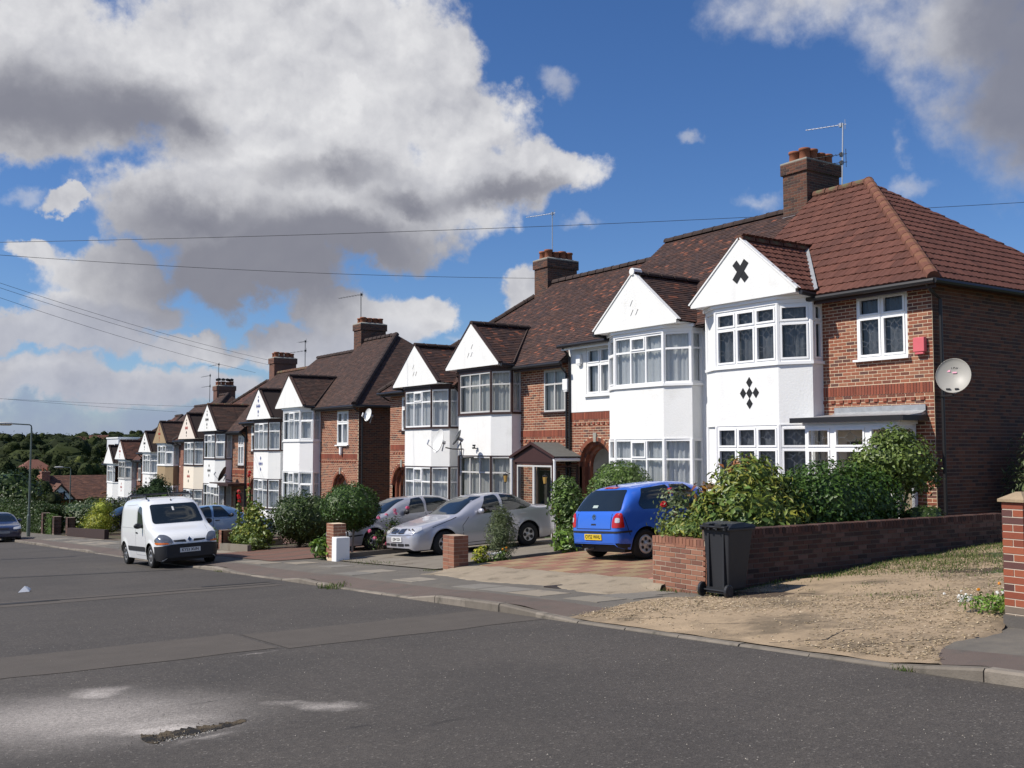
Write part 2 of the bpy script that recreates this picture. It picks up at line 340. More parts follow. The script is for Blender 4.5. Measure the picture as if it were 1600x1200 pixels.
def bricks_in(u0, u1, h0, h1, holes=(), arch=None, bw=.225, ch=.075, g=.016, ph=0.):
    """rectangles of a stretcher bond that fill u0..u1, h0..h1 and keep out of the holes"""
    out = []; n = int(round((h1 - h0) / ch))
    for k in range(n):
        a, b = h0 + k * ch + g / 2, h0 + (k + 1) * ch - g / 2
        x = u0 - (bw / 2 if k % 2 else 0) - ph
        hx = list(holes)
        if arch:
            ca, r, hs = arch; zm = (a + b) / 2
            if zm < hs + r: 
                hw = (r if zm > hs else r - .118) if zm <= hs else math.sqrt(max(0, r * r - (zm - hs) ** 2)); hx = [h for h in holes if not (h[0] < ca < h[1] and h[2] < 1)] + [(ca - hw, ca + hw, zm - .01, zm + .01)]
            else: hx = [h for h in holes if not (h[0] < ca < h[1] and h[2] < 1)]
        while x < u1 - .02:
            p, q = max(x + g / 2, u0 + g / 2), min(x + bw - g / 2, u1 - g / 2); x += bw
            if q - p < .03: continue
            segs = [(p, q)]
            for (c0, c1, d0, d1) in hx:
                if b > d0 and a < d1:
                    ns = []
                    for (s, e) in segs:
                        if e <= c0 or s >= c1: ns.append((s, e)); continue
                        if s < c0 - .03: ns.append((s, c0 - .004))
                        if e > c1 + .03: ns.append((c1 + .004, e))
                    segs = ns
            for (s, e) in segs:
                out.append((s, e, a, b))
    return out

def cells(mb, f, u0, u1, h0, h1, holes, mi=0, rev=.1):
    us = sorted({u0, u1, *[max(u0, min(u1, x)) for h in holes for x in h[:2]]}); hs = sorted({h0, h1, *[max(h0, min(h1, x)) for h in holes for x in h[2:4]]})
    for a, b in zip(us, us[1:]):
        for c, d in zip(hs, hs[1:]):
            m = (a + b) / 2, (c + d) / 2
            if any(h[0] < m[0] < h[1] and h[2] < m[1] < h[3] for h in holes): continue
            mb.quad(f(a, 0, c), f(b, 0, c), f(b, 0, d), f(a, 0, d), mi)
    for h in holes:
        a, b, c, d = h[:4]
        for p, q in (((a, c), (a, d)), ((a, d), (b, d)), ((b, d), (b, c)), ((b, c), (a, c))):
            mb.quad(f(p[0], 0, p[1]), f(q[0], 0, q[1]), f(q[0], -rev, q[1]), f(p[0], -rev, p[1]), mi)

def tile_rows(mb, O, U, V, N, u0, u1, vl, w, e, th, prof=None, jit=.0, mi=0, keep=None, skip=None):
    """courses of tiles on a roof plane; each tile is its own little slab, lower edge proud"""
    O, U, V, N = Vector(O), Vector(U), Vector(V), Vector(N); rows = int(vl / e) + 1; out = []
    for k in range(rows):
        v0 = k * e; x = u0 - (w / 2 if k % 2 else 0)
        while x < u1:
            a, b = x + .002, x + w - .002; x += w
            j = rnd.uniform(-jit, jit); jv = rnd.uniform(-jit, jit) * .6
            if skip and skip(a, b, v0, v0 + e): continue
            if keep is not None and keep(a, b, v0, v0 + e): out.append((a, v0)); continue
            pr = prof or ((0, 0), (1, 0))
            top, bot = [], []
            for (pu, pn) in pr:
                q = O + U * (a + (b - a) * pu)
                top.append((q + V * (v0 + jv) + N * (th * 1.9 + pn + j), q + V * (v0 + e * 1.04) + N * (th * .8 + pn)))
                bot.append(q + V * (v0 + jv) + N * (th * .8 + pn * .0 + j))
            vs = []; fs = []
            for (p, q), r in zip(top, bot): vs += [p, q, r]
            for i in range(len(pr) - 1):
                c = 3 * i; d = c + 3
                fs += [(c, d, d + 1, c + 1), (c + 2, d + 2, d, c)]
            fs += [(0, 1, 2), tuple(3 * (len(pr) - 1) + t for t in (0, 2, 1))]
            mb.add(vs, fs, mi)
    return out

RIDGE_MESH = {}
def ridge_line(root, P, Q, mat, f, name='ridge_tile', r=.13, ln=.42, joined=False, lift=.02):
    """half-round tiles along P..Q given in house coordinates"""
    P, Q = f(*P), f(*Q); d = (Q - P); L = d.length; d.normalize()
    key = (mat.name, r, ln)
    if key not in RIDGE_MESH:
        mb = MB(); n = 7
        for a0, b0, rr in ((0, ln - .03, r), (ln - .04, ln, r + .009)):
            vs = []
            for x in (a0, b0):
                for k in range(n):
                    t = math.pi * (k / (n - 1)) * 1.1 - .05 * math.pi
                    vs.append((rr * math.cos(t), x, rr * math.sin(t)))
            mb.add(vs, [(k, k + 1, n + k + 1, n + k) for k in range(n - 1)] + [tuple(range(n)), tuple(range(n, 2 * n))])
        RIDGE_MESH[key] = mb.mesh('ridge_tile', mat)
    me = RIDGE_MESH[key]
    side = d.cross(Vector((0, 0, 1))).normalized(); up = side.cross(d)
    m = Matrix((side, d, up)).transposed().to_4x4(); n = max(1, int(L / ln)); objs = []
    if joined:
        bm = bmesh.new()
        for i in range(n):
            bm2 = bmesh.new(); bm2.from_mesh(me); bm2.transform(Matrix.Translation(P + d * (i * L / n) + up * lift) @ m)
            t = bpy.data.meshes.new('t'); bm2.to_mesh(t); bm.from_mesh(t); bm2.free(); bpy.data.meshes.remove(t)
        nm = bpy.data.meshes.new(name); bm.to_mesh(nm); bm.free(); nm.materials.append(mat)
        o = put(name, nm, root); o['kind'] = 'stuff'; return
    for i in range(n):
        o = put(name, me, root); j = rnd.uniform(-.006, .006)
        o.matrix_local = Matrix.Translation(P + d * (i * L / n) + up * (lift + j)) @ m

def window(root, f, w, h0, h1, cols, tr=.68, fm=None, cm=None, sash=(), lead=False, near=2, fw=.055, name='window', topsash=(), rows_eq=False):
    """f(u,n,h): u along the opening, n outwards. Frame, panes, net curtain."""
    fb = MB(); B = lambda u0, u1, a, b, n0=-.035, n1=.035: fb.box(u0, u1, n0, n1, a, b, f=f)
    B(0, w, h0, h0 + fw); B(0, w, h1 - fw, h1); B(0, fw, h0 + fw, h1 - fw); B(w - fw, w, h0 + fw, h1 - fw)
    ht = h0 + (h1 - h0) * tr if tr else None
    cw = (w - 2 * fw) / cols; mu = fw * .45
    for i in range(1, cols): B(fw + i * cw - mu, fw + i * cw + mu, h0 + fw, h1 - fw, -.033, .033)
    if ht:
        for i in range(cols): B(fw + i * cw + (mu if i else 0), fw + (i + 1) * cw - (mu if i < cols - 1 else 0), ht - mu, ht + mu, -.032, .032)
    panes = []
    for i in range(cols):
        a, b = fw + i * cw + (mu if i else 0), fw + (i + 1) * cw - (mu if i < cols - 1 else 0)
        for lo, hi, top in ([(h0 + fw, ht - mu, 0), (ht + mu, h1 - fw, 1)] if ht else [(h0 + fw, h1 - fw, 0)]):
            s = .042 if (i in (topsash if top else sash)) else 0.
            if s:
                B(a, b, lo, lo + s, -.02, .055); B(a, b, hi - s, hi, -.02, .055); B(a, a + s, lo + s, hi - s, -.02, .055); B(b - s, b, lo + s, hi - s, -.02, .055)
            panes.append((a + s, b - s, lo + s, hi - s))
    wo = fb.build(name, fm, root)
    def pane_quad(mb, p, e=.004):
        q = [Vector(f(p[0] - e, 0, p[2] - e)), Vector(f(p[1] + e, 0, p[2] - e)), Vector(f(p[1] + e, 0, p[3] + e)), Vector(f(p[0] - e, 0, p[3] + e))]
        if (q[1] - q[0]).cross(q[2] - q[0]).dot(Vector(f(0, 1, 0)) - Vector(f(0, 0, 0))) < 0: q.reverse()
        mb.quad(*q)
    if near >= 2:
        for p in panes:
            mb = MB(); pane_quad(mb, p); mb.build('pane', m_glass, wo, recalc=False)
    else:
        mb = MB()
        for p in panes: pane_quad(mb, p)
        mb.build('pane', m_glass, wo, recalc=False)
    if lead:
        lb = MB(); r = .0034
        for (a, b, c, d) in panes:
            W, H, mx = b - a, d - c, (a + b) / 2
            def ln(p, q):
                dx, dy = q[0] - p[0], q[1] - p[1]; L = math.hypot(dx, dy) or 1; nx, ny = -dy / L * r, dx / L * r
                lb.add([f(p[0] - nx, .012, p[1] - ny), f(q[0] - nx, .012, q[1] - ny), f(q[0] + nx, .012, q[1] + ny), f(p[0] + nx, .012, p[1] + ny)], [(0, 1, 2, 3)])
            k = 2 if H > .6 else 1
            for j in range(k):
                lo, hi = c + H * j / k, c + H * (j + 1) / k; my = (lo + hi) / 2; dy = (hi - lo) * .34; dx = W * .24
                ln((mx, hi), (mx, my + dy)); ln((mx, lo), (mx, my - dy))
                for sx in (-1, 1):
                    ln((mx, my + dy), (mx + sx * dx, my)); ln((mx + sx * dx, my), (mx, my - dy))
                    ln((mx + sx * dx, my), (a if sx < 0 else b, my))
                    if k == 2: ln((mx + sx * dx * .5, my + dy * .5), (a if sx < 0 else b, hi if j == 1 else my + dy))
        lb.build('leading', m_leadline, wo, recalc=False)
    if cm:
        cb = MB(); n = max(8, int(w / .035)); vs = []; ph = rnd.random() * 6
        for i in range(n + 1):
            u = .03 + (w - .06) * i / n
            nn = (-.13 if w > .5 else -.06) + .028 * math.sin(u * 46 + ph) + .014 * math.sin(u * 23 + ph * 2)
            vs += [f(u, nn, h0 + .03), f(u, nn, h1 - .02)]
        cb.add(vs, [(2 * i, 2 * i + 2, 2 * i + 3, 2 * i + 1) for i in range(n)])
        cb.build('net_curtain', cm, wo, smooth_=True, recalc=False)  # for the end house, the added grey sheet instead of a curtain
    return wo

def segf(A, B):
    """frame on a wall segment A->B (t,d); outwards is the street side"""
    dx, dy = B[0] - A[0], B[1] - A[1]; L = math.hypot(dx, dy); ux, uy = dx / L, dy / L
    nx, ny = uy, -ux
    return (lambda u, n, h: (A[0] + ux * u + nx * n, A[1] + uy * u + ny * n, h)), L

def house(label, party, sg, E, W=6.15, c=1.95, dx=0., near=2, panel=None, gable=None, frame=None, trim=None, tiles=None, tstyle='plain', hip=None, chim=False, pots=4,
          door='arch', dwin=(4.2, 5.35, 3.9, 5.25), ta=4.8, curtain=m_curtain, lead=False, uprender=False, brickmode='joined', side=False, deco=None, roofmat_ridge=None, sashes=True, finial=False,
          rw=4.35, gout=.9, name='terraced_house', plinth=None, pots_cowl=False):
    root = thing(name, label, 'house', (FX + dx, party, E - 5.5))
    xf = lambda t, d, h: Vector((d, sg * t, h))
    X = lambda: MB(xf)
    F = lambda u, n, h: (u, -n, h)
    loc = lambda f: (lambda u, n, h: f(u, n, h))
    trim = trim or m_upvc; plan_w = ((c - 1.62, 0), (c - 1.62, -.35), (c - .97, -.7), (c + .97, -.7), (c + 1.62, -.35), (c + 1.62, 0))
    def plan(o):   # bay outline pushed out by o
        return [(c - 1.62 - o, .0), (c - 1.62 - o, -.35 - o * .4), (c - .97 - o * .5, -.7 - o), (c + .97 + o * .5, -.7 - o), (c + 1.62 + o, -.35 - o * .4), (c + 1.62 + o, .0)]
    te = c + 1.62
    brickm = m_brick; use_tex = brickmode == 'tex'
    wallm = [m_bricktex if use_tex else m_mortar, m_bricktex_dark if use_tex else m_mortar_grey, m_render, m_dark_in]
    holes = [dwin]
    arch = None
    wb = X()
    if door == 'arch':
        r, hs = .76, 1.75; arch = (ta, r, hs); hr = (ta - r, ta + r, -.6, hs + r)
        cells(wb, F, te - .02, W, -.9, 5.42, [dwin, hr], 0)
        n = 16; arc = [(ta + r * math.cos(math.pi * i / n), hs + r * math.sin(math.pi * i / n)) for i in range(n + 1)]
        for i in range(n):   # spandrels, strip by strip
            p, q = arc[i], arc[i + 1]
            wb.quad(F(p[0], 0, p[1]), F(p[0], 0, hs + r), F(q[0], 0, hs + r), F(q[0], 0, q[1]), 0)
        pb = X()
        for k, (rr, d0, d1) in enumerate(((r, 0, .12), (r - .11, .12, .24), (r - .22, .24, .36))):
            ar = [(ta + rr, -.6)] + [(ta + rr * math.cos(math.pi * i / n), hs + rr * math.sin(math.pi * i / n)) for i in range(n + 1)] + [(ta - rr, -.6)]
            r2 = rr - .11; ar2 = [(ta + r2, -.6)] + [(ta + r2 * math.cos(math.pi * i / n), hs + r2 * math.sin(math.pi * i / n)) for i in range(n + 1)] + [(ta - r2, -.6)]
            for i in range(len(ar) - 1):
                p, q = ar[i], ar[i + 1]
                pb.quad(F(p[0], -d0, p[1]), F(q[0], -d0, q[1]), F(q[0], -d1, q[1]), F(p[0], -d1, p[1]))
                if k < 2:
                    p2, q2 = ar2[i], ar2[i + 1]
                    pb.quad(F(p[0], -d1, p[1]), F(q[0], -d1, q[1]), F(q2[0], -d1, q2[1]), F(p2[0], -d1, p2[1]))
        pb.build('arch_reveal', m_bricktex if near < 2 else m_brick, root, recalc=False)
        vb = X(); nv = 34
        for i in range(nv):
            a0, a1 = math.pi * (i + .07) / nv, math.pi * (i + .93) / nv
            pts = [(ta + rr * math.cos(a), hs + rr * math.sin(a)) for rr, a in ((r, a0), (r + .115, a0), (r + .115, a1), (r, a1))]
            vb.prism([F(p[0], .012, p[1]) for p in pts], (0, .10, 0))
        tag(vb.build('arch_brick', m_brick, root), kind='stuff')
        kb = X(); kb.prism([F(ta - .055, .03, hs + r - .03), F(ta + .055, .03, hs + r - .03), F(ta + .075, .03, hs + r + .24), F(ta - .075, .03, hs + r + .24)], (0, .12, 0)); kb.build('keystone', m_flaunch, root)
        ib = X()   # porch recess: white side walls, floor, dark green door
        ib.quad(F(ta - .85, -.37, -.5), F(ta - .85, -1.3, -.5), F(ta - .85, -1.3, 2.7), F(ta - .85, -.37, 2.7)); ib.quad(F(ta + .85, -.37, -.5), F(ta + .85, -1.3, -.5), F(ta + .85, -1.3, 2.7), F(ta + .85, -.37, 2.7))
        ib.quad(F(ta - .85, -1.3, -.5), F(ta + .85, -1.3, -.5), F(ta + .85, -1.3, 2.7), F(ta - .85, -1.3, 2.7)); ib.quad(F(ta - .85, -.37, .05), F(ta + .85, -.37, .05), F(ta + .85, -1.3, .05), F(ta - .85, -1.3, .05))
        ib.build('porch_recess', m_render, root, recalc=False)
        db = X(); db.box(ta - .5, ta + .4, 1.22, 1.29, .05, 2.1); do = db.build('door', M('green_door', (.03, .045, .035), .4), root)
        hb = X(); hb.lathe([(.0, 1.17), (.03, 1.18), (.03, 1.2), (.012, 1.22)], (ta - .4, 0, 1.05), 8, 'y'); hb.build('handle', m_metal, do)
        holes = [dwin, hr]
    else:
        dr = (4.0, 5.3, -.6, 2.15) if door != 'porch_gable' else (4.45, 5.7, -.6, 2.1)
        holes = [dwin, dr]; cells(wb, F, te - .02, W, -.9, 5.42, holes, 0)
    # strips of wall beside the bay, side, back, party walls
    cells(wb, F, 0., c - 1.60, -.9, 5.42, [], 2 if panel in (m_render, m_render_rough) else 0)
    S = lambda u, n, h: (W + n, u, h)
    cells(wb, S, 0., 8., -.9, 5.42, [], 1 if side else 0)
    wb.quad((0, 8, -.9), (W, 8, -.9), (W, 8, 5.42), (0, 8, 5.42), 0); wb.quad((0, 0, -.9), (0, 8, -.9), (0, 8, 5.42), (0, 0, 5.42), 3)
    wb.quad((0, .3, 2.72), (W, .3, 2.72), (W, 8, 2.72), (0, 8, 2.72), 3); wb.quad((0, .3, 0.02), (W, .3, .02), (W, 8, .02), (0, 8, .02), 3)
    wb.quad((0, 2.6, 0), (W, 2.6, 0), (W, 2.6, 5.4), (0, 2.6, 5.4), 3)
    wb.build('wall', wallm, root, recalc=False)
    # bricks
    hsol = 3.15
    if not use_tex:
        rects = []
        top0 = 3.375 if uprender else hsol + .215
        if not uprender: rects += bricks_in(te + .0, W, top0 + .01, 5.40, holes, arch)
        rects += bricks_in(te + .0, W, -.3, hsol - .005, holes, arch if not arch else (ta, .76 + .12, 1.75))
        jb = X(); npart = 0; unit = {}
        if brickmode == 'parts': low_ = [q for q in rects if q[2] <= 2.5 and q[0] > 5.55]; rects = [q for q in rects if q[2] > 2.5]; rects.sort(key=lambda q: -q[2])
        if brickmode == 'parts': rects += low_
        for (a, b, h0, h1) in rects:
            if brickmode == 'parts' and npart < 300 and b - a > .2:
                k = 'full'
                if k not in unit:
                    ub = MB(); ub.box(-.005, .06, -.1045, .1045, -.0295, .0295); unit[k] = ub.mesh('brick', m_brick)
                o = put('brick', unit[k], root, (0, sg * (a + b) / 2, (h0 + h1) / 2)); npart += 1
                o.scale = (1, (b - a) / .209, 1)
            else: jb.box(a, b, -.004 - rnd.uniform(0, .002), .02, h0, h1, skip=(3,))
        if jb.v: tag(jb.build('brickwork', m_brick, root), kind='stuff')
        sb = X(); x = te + .02
        while x < W - .06:
            sb.box(x, x + .064, -.014, .02, hsol, hsol + .212, skip=(3,)); x += .075
        for k in range(int((W - te) / .225)):      # dentil course under it
            x = te + .02 + k * .225; sb.box(x, x + .105, -.03, .02, hsol - .155, hsol - .085)
        tag(sb.build('soldier_course', m_soldier, root), kind='stuff')
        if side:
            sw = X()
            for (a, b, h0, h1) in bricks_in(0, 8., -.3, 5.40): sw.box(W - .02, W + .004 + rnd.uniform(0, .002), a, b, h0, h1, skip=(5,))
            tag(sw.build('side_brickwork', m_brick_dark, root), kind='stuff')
            qb = X()   # lit brick return at the corner
    if uprender:
        ub = X(); hl = [dwin]
        for a, b, c0, c1 in ((te, dwin[0], 3.375, 5.40), (dwin[1], W, 3.375, 5.40), (dwin[0], dwin[1], 3.375, dwin[2]), (dwin[0], dwin[1], dwin[3], 5.40)):
            ub.box(a, b, -.025, .005, c0, c1)
        ub.build('render_panel', m_render, root)
    # window over the door
    fw_ = lambda u, n, h: F(dwin[0] + u, n - .03, h)
    if near >= 1:
        wl = lambda u, n, h: xf(*fw_(u, n, h))
        window(root, wl, dwin[1] - dwin[0], dwin[2], dwin[3], 2, .66, frame, curtain, sash=(0, 1) if sashes else (), topsash=(0, 1) if sashes else (), lead=lead, near=near)
        sb = X(); sb.box(dwin[0] - .06, dwin[1] + .06, -.10, .04, dwin[2] - .05, dwin[2] - .002); sb.build('sill', frame if trim is m_upvc else trim, root)
    # bay
    pl = plan(.0)
    for (h0, h1, lvl) in ((1.15, 2.53, 0), (3.97, 5.30, 1)):
        for i in range(5):
            A, B_ = pl[i], pl[i + 1]
            if near < 2 and i < 2 and sg > 0 and False: continue
            ff, L = segf(A, B_); g = lambda u, n, h, ff=ff: xf(*ff(u, n, h))
            cols = 3 if i == 2 else 1
            if i < 2 and sg < 0:      # the blind cheek of the bay next to the neighbour
                wb2 = X(); wb2.prism([(A[0], A[1], h0), (B_[0], B_[1], h0), (B_[0], B_[1], h1), (A[0], A[1], h1)], (.03, .03, 0)); wb2.build('bay_cheek', panel or m_render, root); continue
            if L > .3 and (near >= 1 or i >= 2):
                window(root, g, L, h0, h1, cols, .68 if lvl else .62, frame, curtain, lead=lead and i in (2, 3), near=near if i in (2, 3, 4) else 1,
                       sash=((0, 1, 2) if lead else ((0,) if i == 3 else ())) if sashes else (), topsash=((0, 1, 2) if lead else ((1,) if i == 2 else ())) if sashes else ())
    def ring(nm, o, h0, h1, mat, extra=None):
        b = X(); P = plan(o); b.prism([(p[0], p[1], h0) for p in P], (0, 0, h1 - h0)); return b.build(nm, mat, root)
    ring('bay_panel', .035, 2.56, 3.90, panel or m_render)
    if plinth is not False: ring('bay_plinth', .03, -1.2, 1.10, plinth or (panel or m_render))
    ring('sill', .075, 1.10, 1.149, frame if trim is m_upvc else trim); ring('sill', .085, 3.902, 3.968, frame if trim is m_upvc else trim)
    ring('bay_head', .05, 2.531, 2.559, trim); ring('cornice', .06, 5.302, 5.40, trim); ring('cornice', .12, 5.402, 5.478, trim)
    for p in plan(.012)[1:5]:      # corner posts of the bay
        for h0, h1 in ((1.15, 2.53), (3.97, 5.30)):
            pb = X(); pb.tube((p[0], p[1], h0), (p[0], p[1], h1), .055 if trim is m_upvc else .05, 6); pb.build('corner_post', frame if trim is m_upvc else trim, root)
    # gable
    gh = 1.46; gw = 1.66; gm = gable or m_render
    gb = X(); gb.prism([(c - gw, -gout, 5.48), (c + gw, -gout, 5.48), (c + gw, -gout, 5.56), (c + .05, -gout, 5.48 + gh), (c - .05, -gout, 5.48 + gh), (c - gw, -gout, 5.56)], (0, .10, 0))
    gb.box(c - gw + .01, c + gw - .01, -gout + .02, -.02, 5.482, 5.515)
    gb.build('gable', gm, root)
    vb = X()
    for s in (-1, 1):
        vb.prism([(c + s * (gw + .03), -gout - .025, 5.55), (c + s * .03, -gout - .025, 5.48 + gh + .01), (c + s * .03, -gout - .025, 5.48 + gh + .05), (c + s * (gw + .07), -gout - .025, 5.575)], (0, .13, 0))
    vb.build('verge', tiles if not (finial or tstyle == 'interlock') else gm, root)
    if finial:
        fb = X(); fb.lathe([(.10, -gout - .04), (.10, -gout + .25)], (c, 0, 5.48 + gh + .08), 10, 'y'); fb.build('finial', gm, root)
    if deco: deco(root, X, c, gout, sg)
    # roofs
    top, sl_ = 9.05, (9.05 - 5.42) / 4.35; k = math.hypot(4.35, 3.63); V = Vector((0, 4.35 / k, 3.63 / k)); N = Vector((0, -3.63 / k, 4.35 / k))
    hipt = hip if hip else None; Te = W + .28 if hipt else W
    rb = X(); z0 = -.03
    if hipt:
        a, b_, r0, r1 = (0, -.35, 5.42 + z0), (Te, -.35, 5.42 + z0), (0, 4, top + z0), (hipt, 4, top + z0); c_, d_ = (Te, 8.35, 5.42 + z0), (0, 8.35, 5.42 + z0)
        rb.quad(a, b_, r1, r0); rb.poly([b_, c_, r1]); rb.quad(c_, d_, r0, r1); rb.poly([a, r0, d_]); rb.quad(a, d_, c_, b_)
    else: rb.prism([(0, -.35, 5.42 + z0), (0, 4, top + z0), (0, 8.35, 5.42 + z0)], (W, 0, 0))
    roof = rb.build('roof', m_under, root)
    # bay roof base
    bk = (6.94 - 5.42) / sl_ - .35; gz = 5.48 + gh
    yb = X(); eb = -.31
    yb.add([(c - gw - .06, -gout, 5.52), (c, -gout, gz), (c + gw + .06, -gout, 5.52), (c + gw + .06, eb, 5.52), (c, bk, gz), (c - gw - .06, eb, 5.52)], [(0, 1, 4, 5), (1, 2, 3, 4)])
    yb.build('bay_roof', m_under, root, recalc=False)
    tb = X(); interlock = tstyle == 'interlock'
    prof = ((0, .002), (.12, .017), (.26, .018), (.42, .002), (.58, .002), (.72, .016), (.86, .016), (1, .002)) if interlock else None
    w, e, th, jit = (.30, .325, .021, .002) if interlock else ((.165, .105, .011, .005) if near >= 2 else (.33, .11, .014, .004))
    m_t = tiles
    # main front slope
    hn = None
    keep = None
    if hipt:
        slope_h = Vector((Te - hipt, 0, 0)); hd = (Vector((hipt, 4, top)) - Vector((Te, -.35, 5.42))); hn = hd.cross(N).normalized()
        if hn.x < 0: hn = -hn
    def infront(a, b, v0, v1):
        lim = lambda v: Te - (Te - hipt) * v / k if hipt else Te
        return a >= 0 and b <= lim(v1) and v1 < k
    def under_bay(a, b, v0, v1):      # main slope covered by the little bay roof
        d = -.35 + V.y * (v0 + v1) / 2; hw = gw * (1 - (d - eb) / max(.01, bk - eb)) - .25
        return d < bk and abs((a + b) / 2 - c) < hw and hw > 0
    parts = []
    keepf = (lambda a, b, v0, v1: infront(a, b, v0, v1)) if tstyle == 'interlock' and near >= 3 else None
    parts = tile_rows(tb, (0, -.35, 5.42), (1, 0, 0), V, N, 0, Te, k, w, e, th, prof, jit, keep=keepf, skip=under_bay)
    tb.clips = [((0, 0, 0), (-1, 0, 0)), ((0, 4, top), (0, 1, 0))]
    if hn: tb.clips.append(((Te, -.35, 5.42), hn))
    else: tb.clips.append(((W, 0, 0), (1, 0, 0)))
    o = tb.build('roof_tiles', m_t, roof); tag(o, kind='stuff')
    if parts:
        ub = MB(); tile_rows(ub, (0, 0, 0), (0, sg, 0), (V.y, 0, V.z), (N.y, 0, N.z), 0, .2, .1, w, e, th, prof, 0)
        me = ub.mesh('roof_tile', m_t)
        parts.sort(key=lambda q: q[1]); parts = parts[:300]
        for (a, v0) in parts:
            p = xf(*(Vector((0, -.35, 5.42)) + Vector((a - .002, 0, 0)) + V * v0 + N * rnd.uniform(-.003, .003)))
            put('roof_tile', me, roof, p)
    if hipt:
        kk = math.hypot(Te - hipt, 3.63); V2 = Vector((-(Te - hipt) / kk, 0, 3.63 / kk)); N2 = Vector((3.63 / kk, 0, (Te - hipt) / kk))
        hb = X(); tile_rows(hb, (Te, -.35, 5.42), (0, 1, 0), V2, N2, 0, 8.7, kk, w, e, th, prof, jit)
        h1 = (Vector((hipt, 4, top)) - Vector((Te, -.35, 5.42))).cross(N2).normalized(); h1 = h1 if h1.y < 0 else -h1
        h2 = (Vector((hipt, 4, top)) - Vector((Te, 8.35, 5.42))).cross(N2).normalized(); h2 = h2 if h2.y > 0 else -h2
        hb.clips = [((Te, -.35, 5.42), h1), ((Te, 8.35, 5.42), h2)]
        tag(hb.build('hip_tiles', m_t, roof), kind='stuff')
        ridge_line(root, (Te, -.35, 5.42), (hipt, 4, top), roofmat_ridge if interlock is False else m_hip_new, xf, 'hip_tile', r=.13 if near > 1 else .14, joined=near < 2)
    ridge_line(root, (0, 4, top), (hipt or W, 4, top), roofmat_ridge, xf, joined=near < 2, lift=.0)
    # bay roof tiles
    bb = X()
    for s in (-1, 1):
        L = math.hypot(gw + .06, gz - 5.52); Vb = Vector((-s * (gw + .06) / L, 0, (gz - 5.52) / L)); Nb = Vector((s * (gz - 5.52) / L, 0, (gw + .06) / L))
        if s > 0 or near >= 2: tile_rows(bb, (c + s * (gw + .06), -gout - .03, 5.52), (0, 1, 0), Vb, Nb, 0, bk + gout + .1, L, w if not interlock else .30, e if not interlock else .24, th, prof, jit)
    bb.clips = [(Vector((0, -.35, 5.42)) + N * .02, -N), ((0, -gout + .01, 0), (0, -1, 0))]
    tag(bb.build('bay_roof_tiles', m_t, root), kind='stuff')
    ridge_line(root, (c, -gout + .0, gz + .01), (c, bk + .05, gz + .01), roofmat_ridge, xf, r=.11, joined=near < 2, lift=.0)
    if near >= 2:    # lead valley beside the bay roof
        lb = X(); P = Vector((c, bk, gz)); Q = Vector((c + gw + .06, eb, 5.52)); d = (Q - P).normalized(); sd = d.cross(N).normalized(); sd = sd if sd.x > 0 else -sd
        w2 = .09 if interlock else .03
        lb.prism([P + N * .05 - sd * .02, P + N * .05 + sd * w2, Q + N * .05 + sd * w2, Q + N * .05 - sd * .02], N * .012); lb.build('valley', m_lead if interlock else m_ridge_dk, root)
    # gutters, fascia, downpipe
    gb = X(); gt = m_gutter if trim is not m_paint_grey else m_gutter
    gb.box(te + .05, Te, -.30, -.27, 5.24, 5.40); gb.build('fascia', m_brown if not uprender else m_upvc, root)
    gb = X(); gb.tube((te - .05, -.40, 5.36), (Te + .06, -.40, 5.36), .06, 8)
    if hipt: gb.tube((Te + .06, -.42, 5.36), (Te + .06, 8.4, 5.36), .06, 8)
    gb.tube((c + gw + .1, -gout + .05, 5.47), (c + gw + .1, -.35, 5.44), .055, 8)
    gb.build('gutter', gt, root)
    if hipt: 
        gb = X(); gb.box(W + .005, Te - .02, -.30, 8.3, 5.36, 5.41); gb.build('soffit', m_brown, root)
    pb = X(); pb.path([(W - .08 if not hipt else W + .11, -.33, 5.34), (W - .08 if not hipt else W + .11, -.2, 5.2), (W - .08 if not hipt else W + .11, -.06 if not hipt else .12, 5.05), (W - .08 if not hipt else W + .11, -.06 if not hipt else .12, 0)], .036, 8); pb.build('downpipe', m_gutter, root)
    if near >= 2:
        pb = X(); pb.path([(.06, -.3, 5.34), (.06, -.12, 5.15), (.06, -.06, 5.0), (.06, -.06, 0)], .034, 8); pb.build('downpipe', m_gutter, root)
    if chim:
        cb = X(); t0, t1, d0, d1 = .08, .93, 3.75, 5.15; ht = 10.05; m2 = [m_mortar_grey if not use_tex else m_bricktex_dark]
        cb.box(t0, t1, d0, d1, 7.6, ht); cb.box(t0 - .05, t1 + .05, d0 - .05, d1 + .05, ht, ht + .32); co = cb.build('chimney', m2, root)
        if not use_tex:
            jb = X()
            for f_, L in ((lambda u, n, h: (t0 + u, d0 - n, h), t1 - t0), (lambda u, n, h: (t0 - n, d0 + u, h), d1 - d0), (lambda u, n, h: (t1 + n, d0 + u, h), d1 - d0)):
                for i, (a, b, h0, h1) in enumerate(bricks_in(0, L, 7.8, ht + .3)):
                    ex = .055 if h0 > ht else .004
                    jb.box(a if h0 < ht or a > .02 else a - .05, b if h0 < ht or b < L - .02 else b + .05, -.01, ex + rnd.uniform(0, .003), h0, h1, f=f_)
            tag(jb.build('chimney_brick', m_brick_dark, co), kind='stuff')
        fb = X(); fb.prism([(t0 - .05, d0 - .05, ht + .32), (t1 + .05, d0 - .05, ht + .32), (t1 + .05, d1 + .05, ht + .32), (t0 - .05, d1 + .05, ht + .32)], (0, 0, .03))
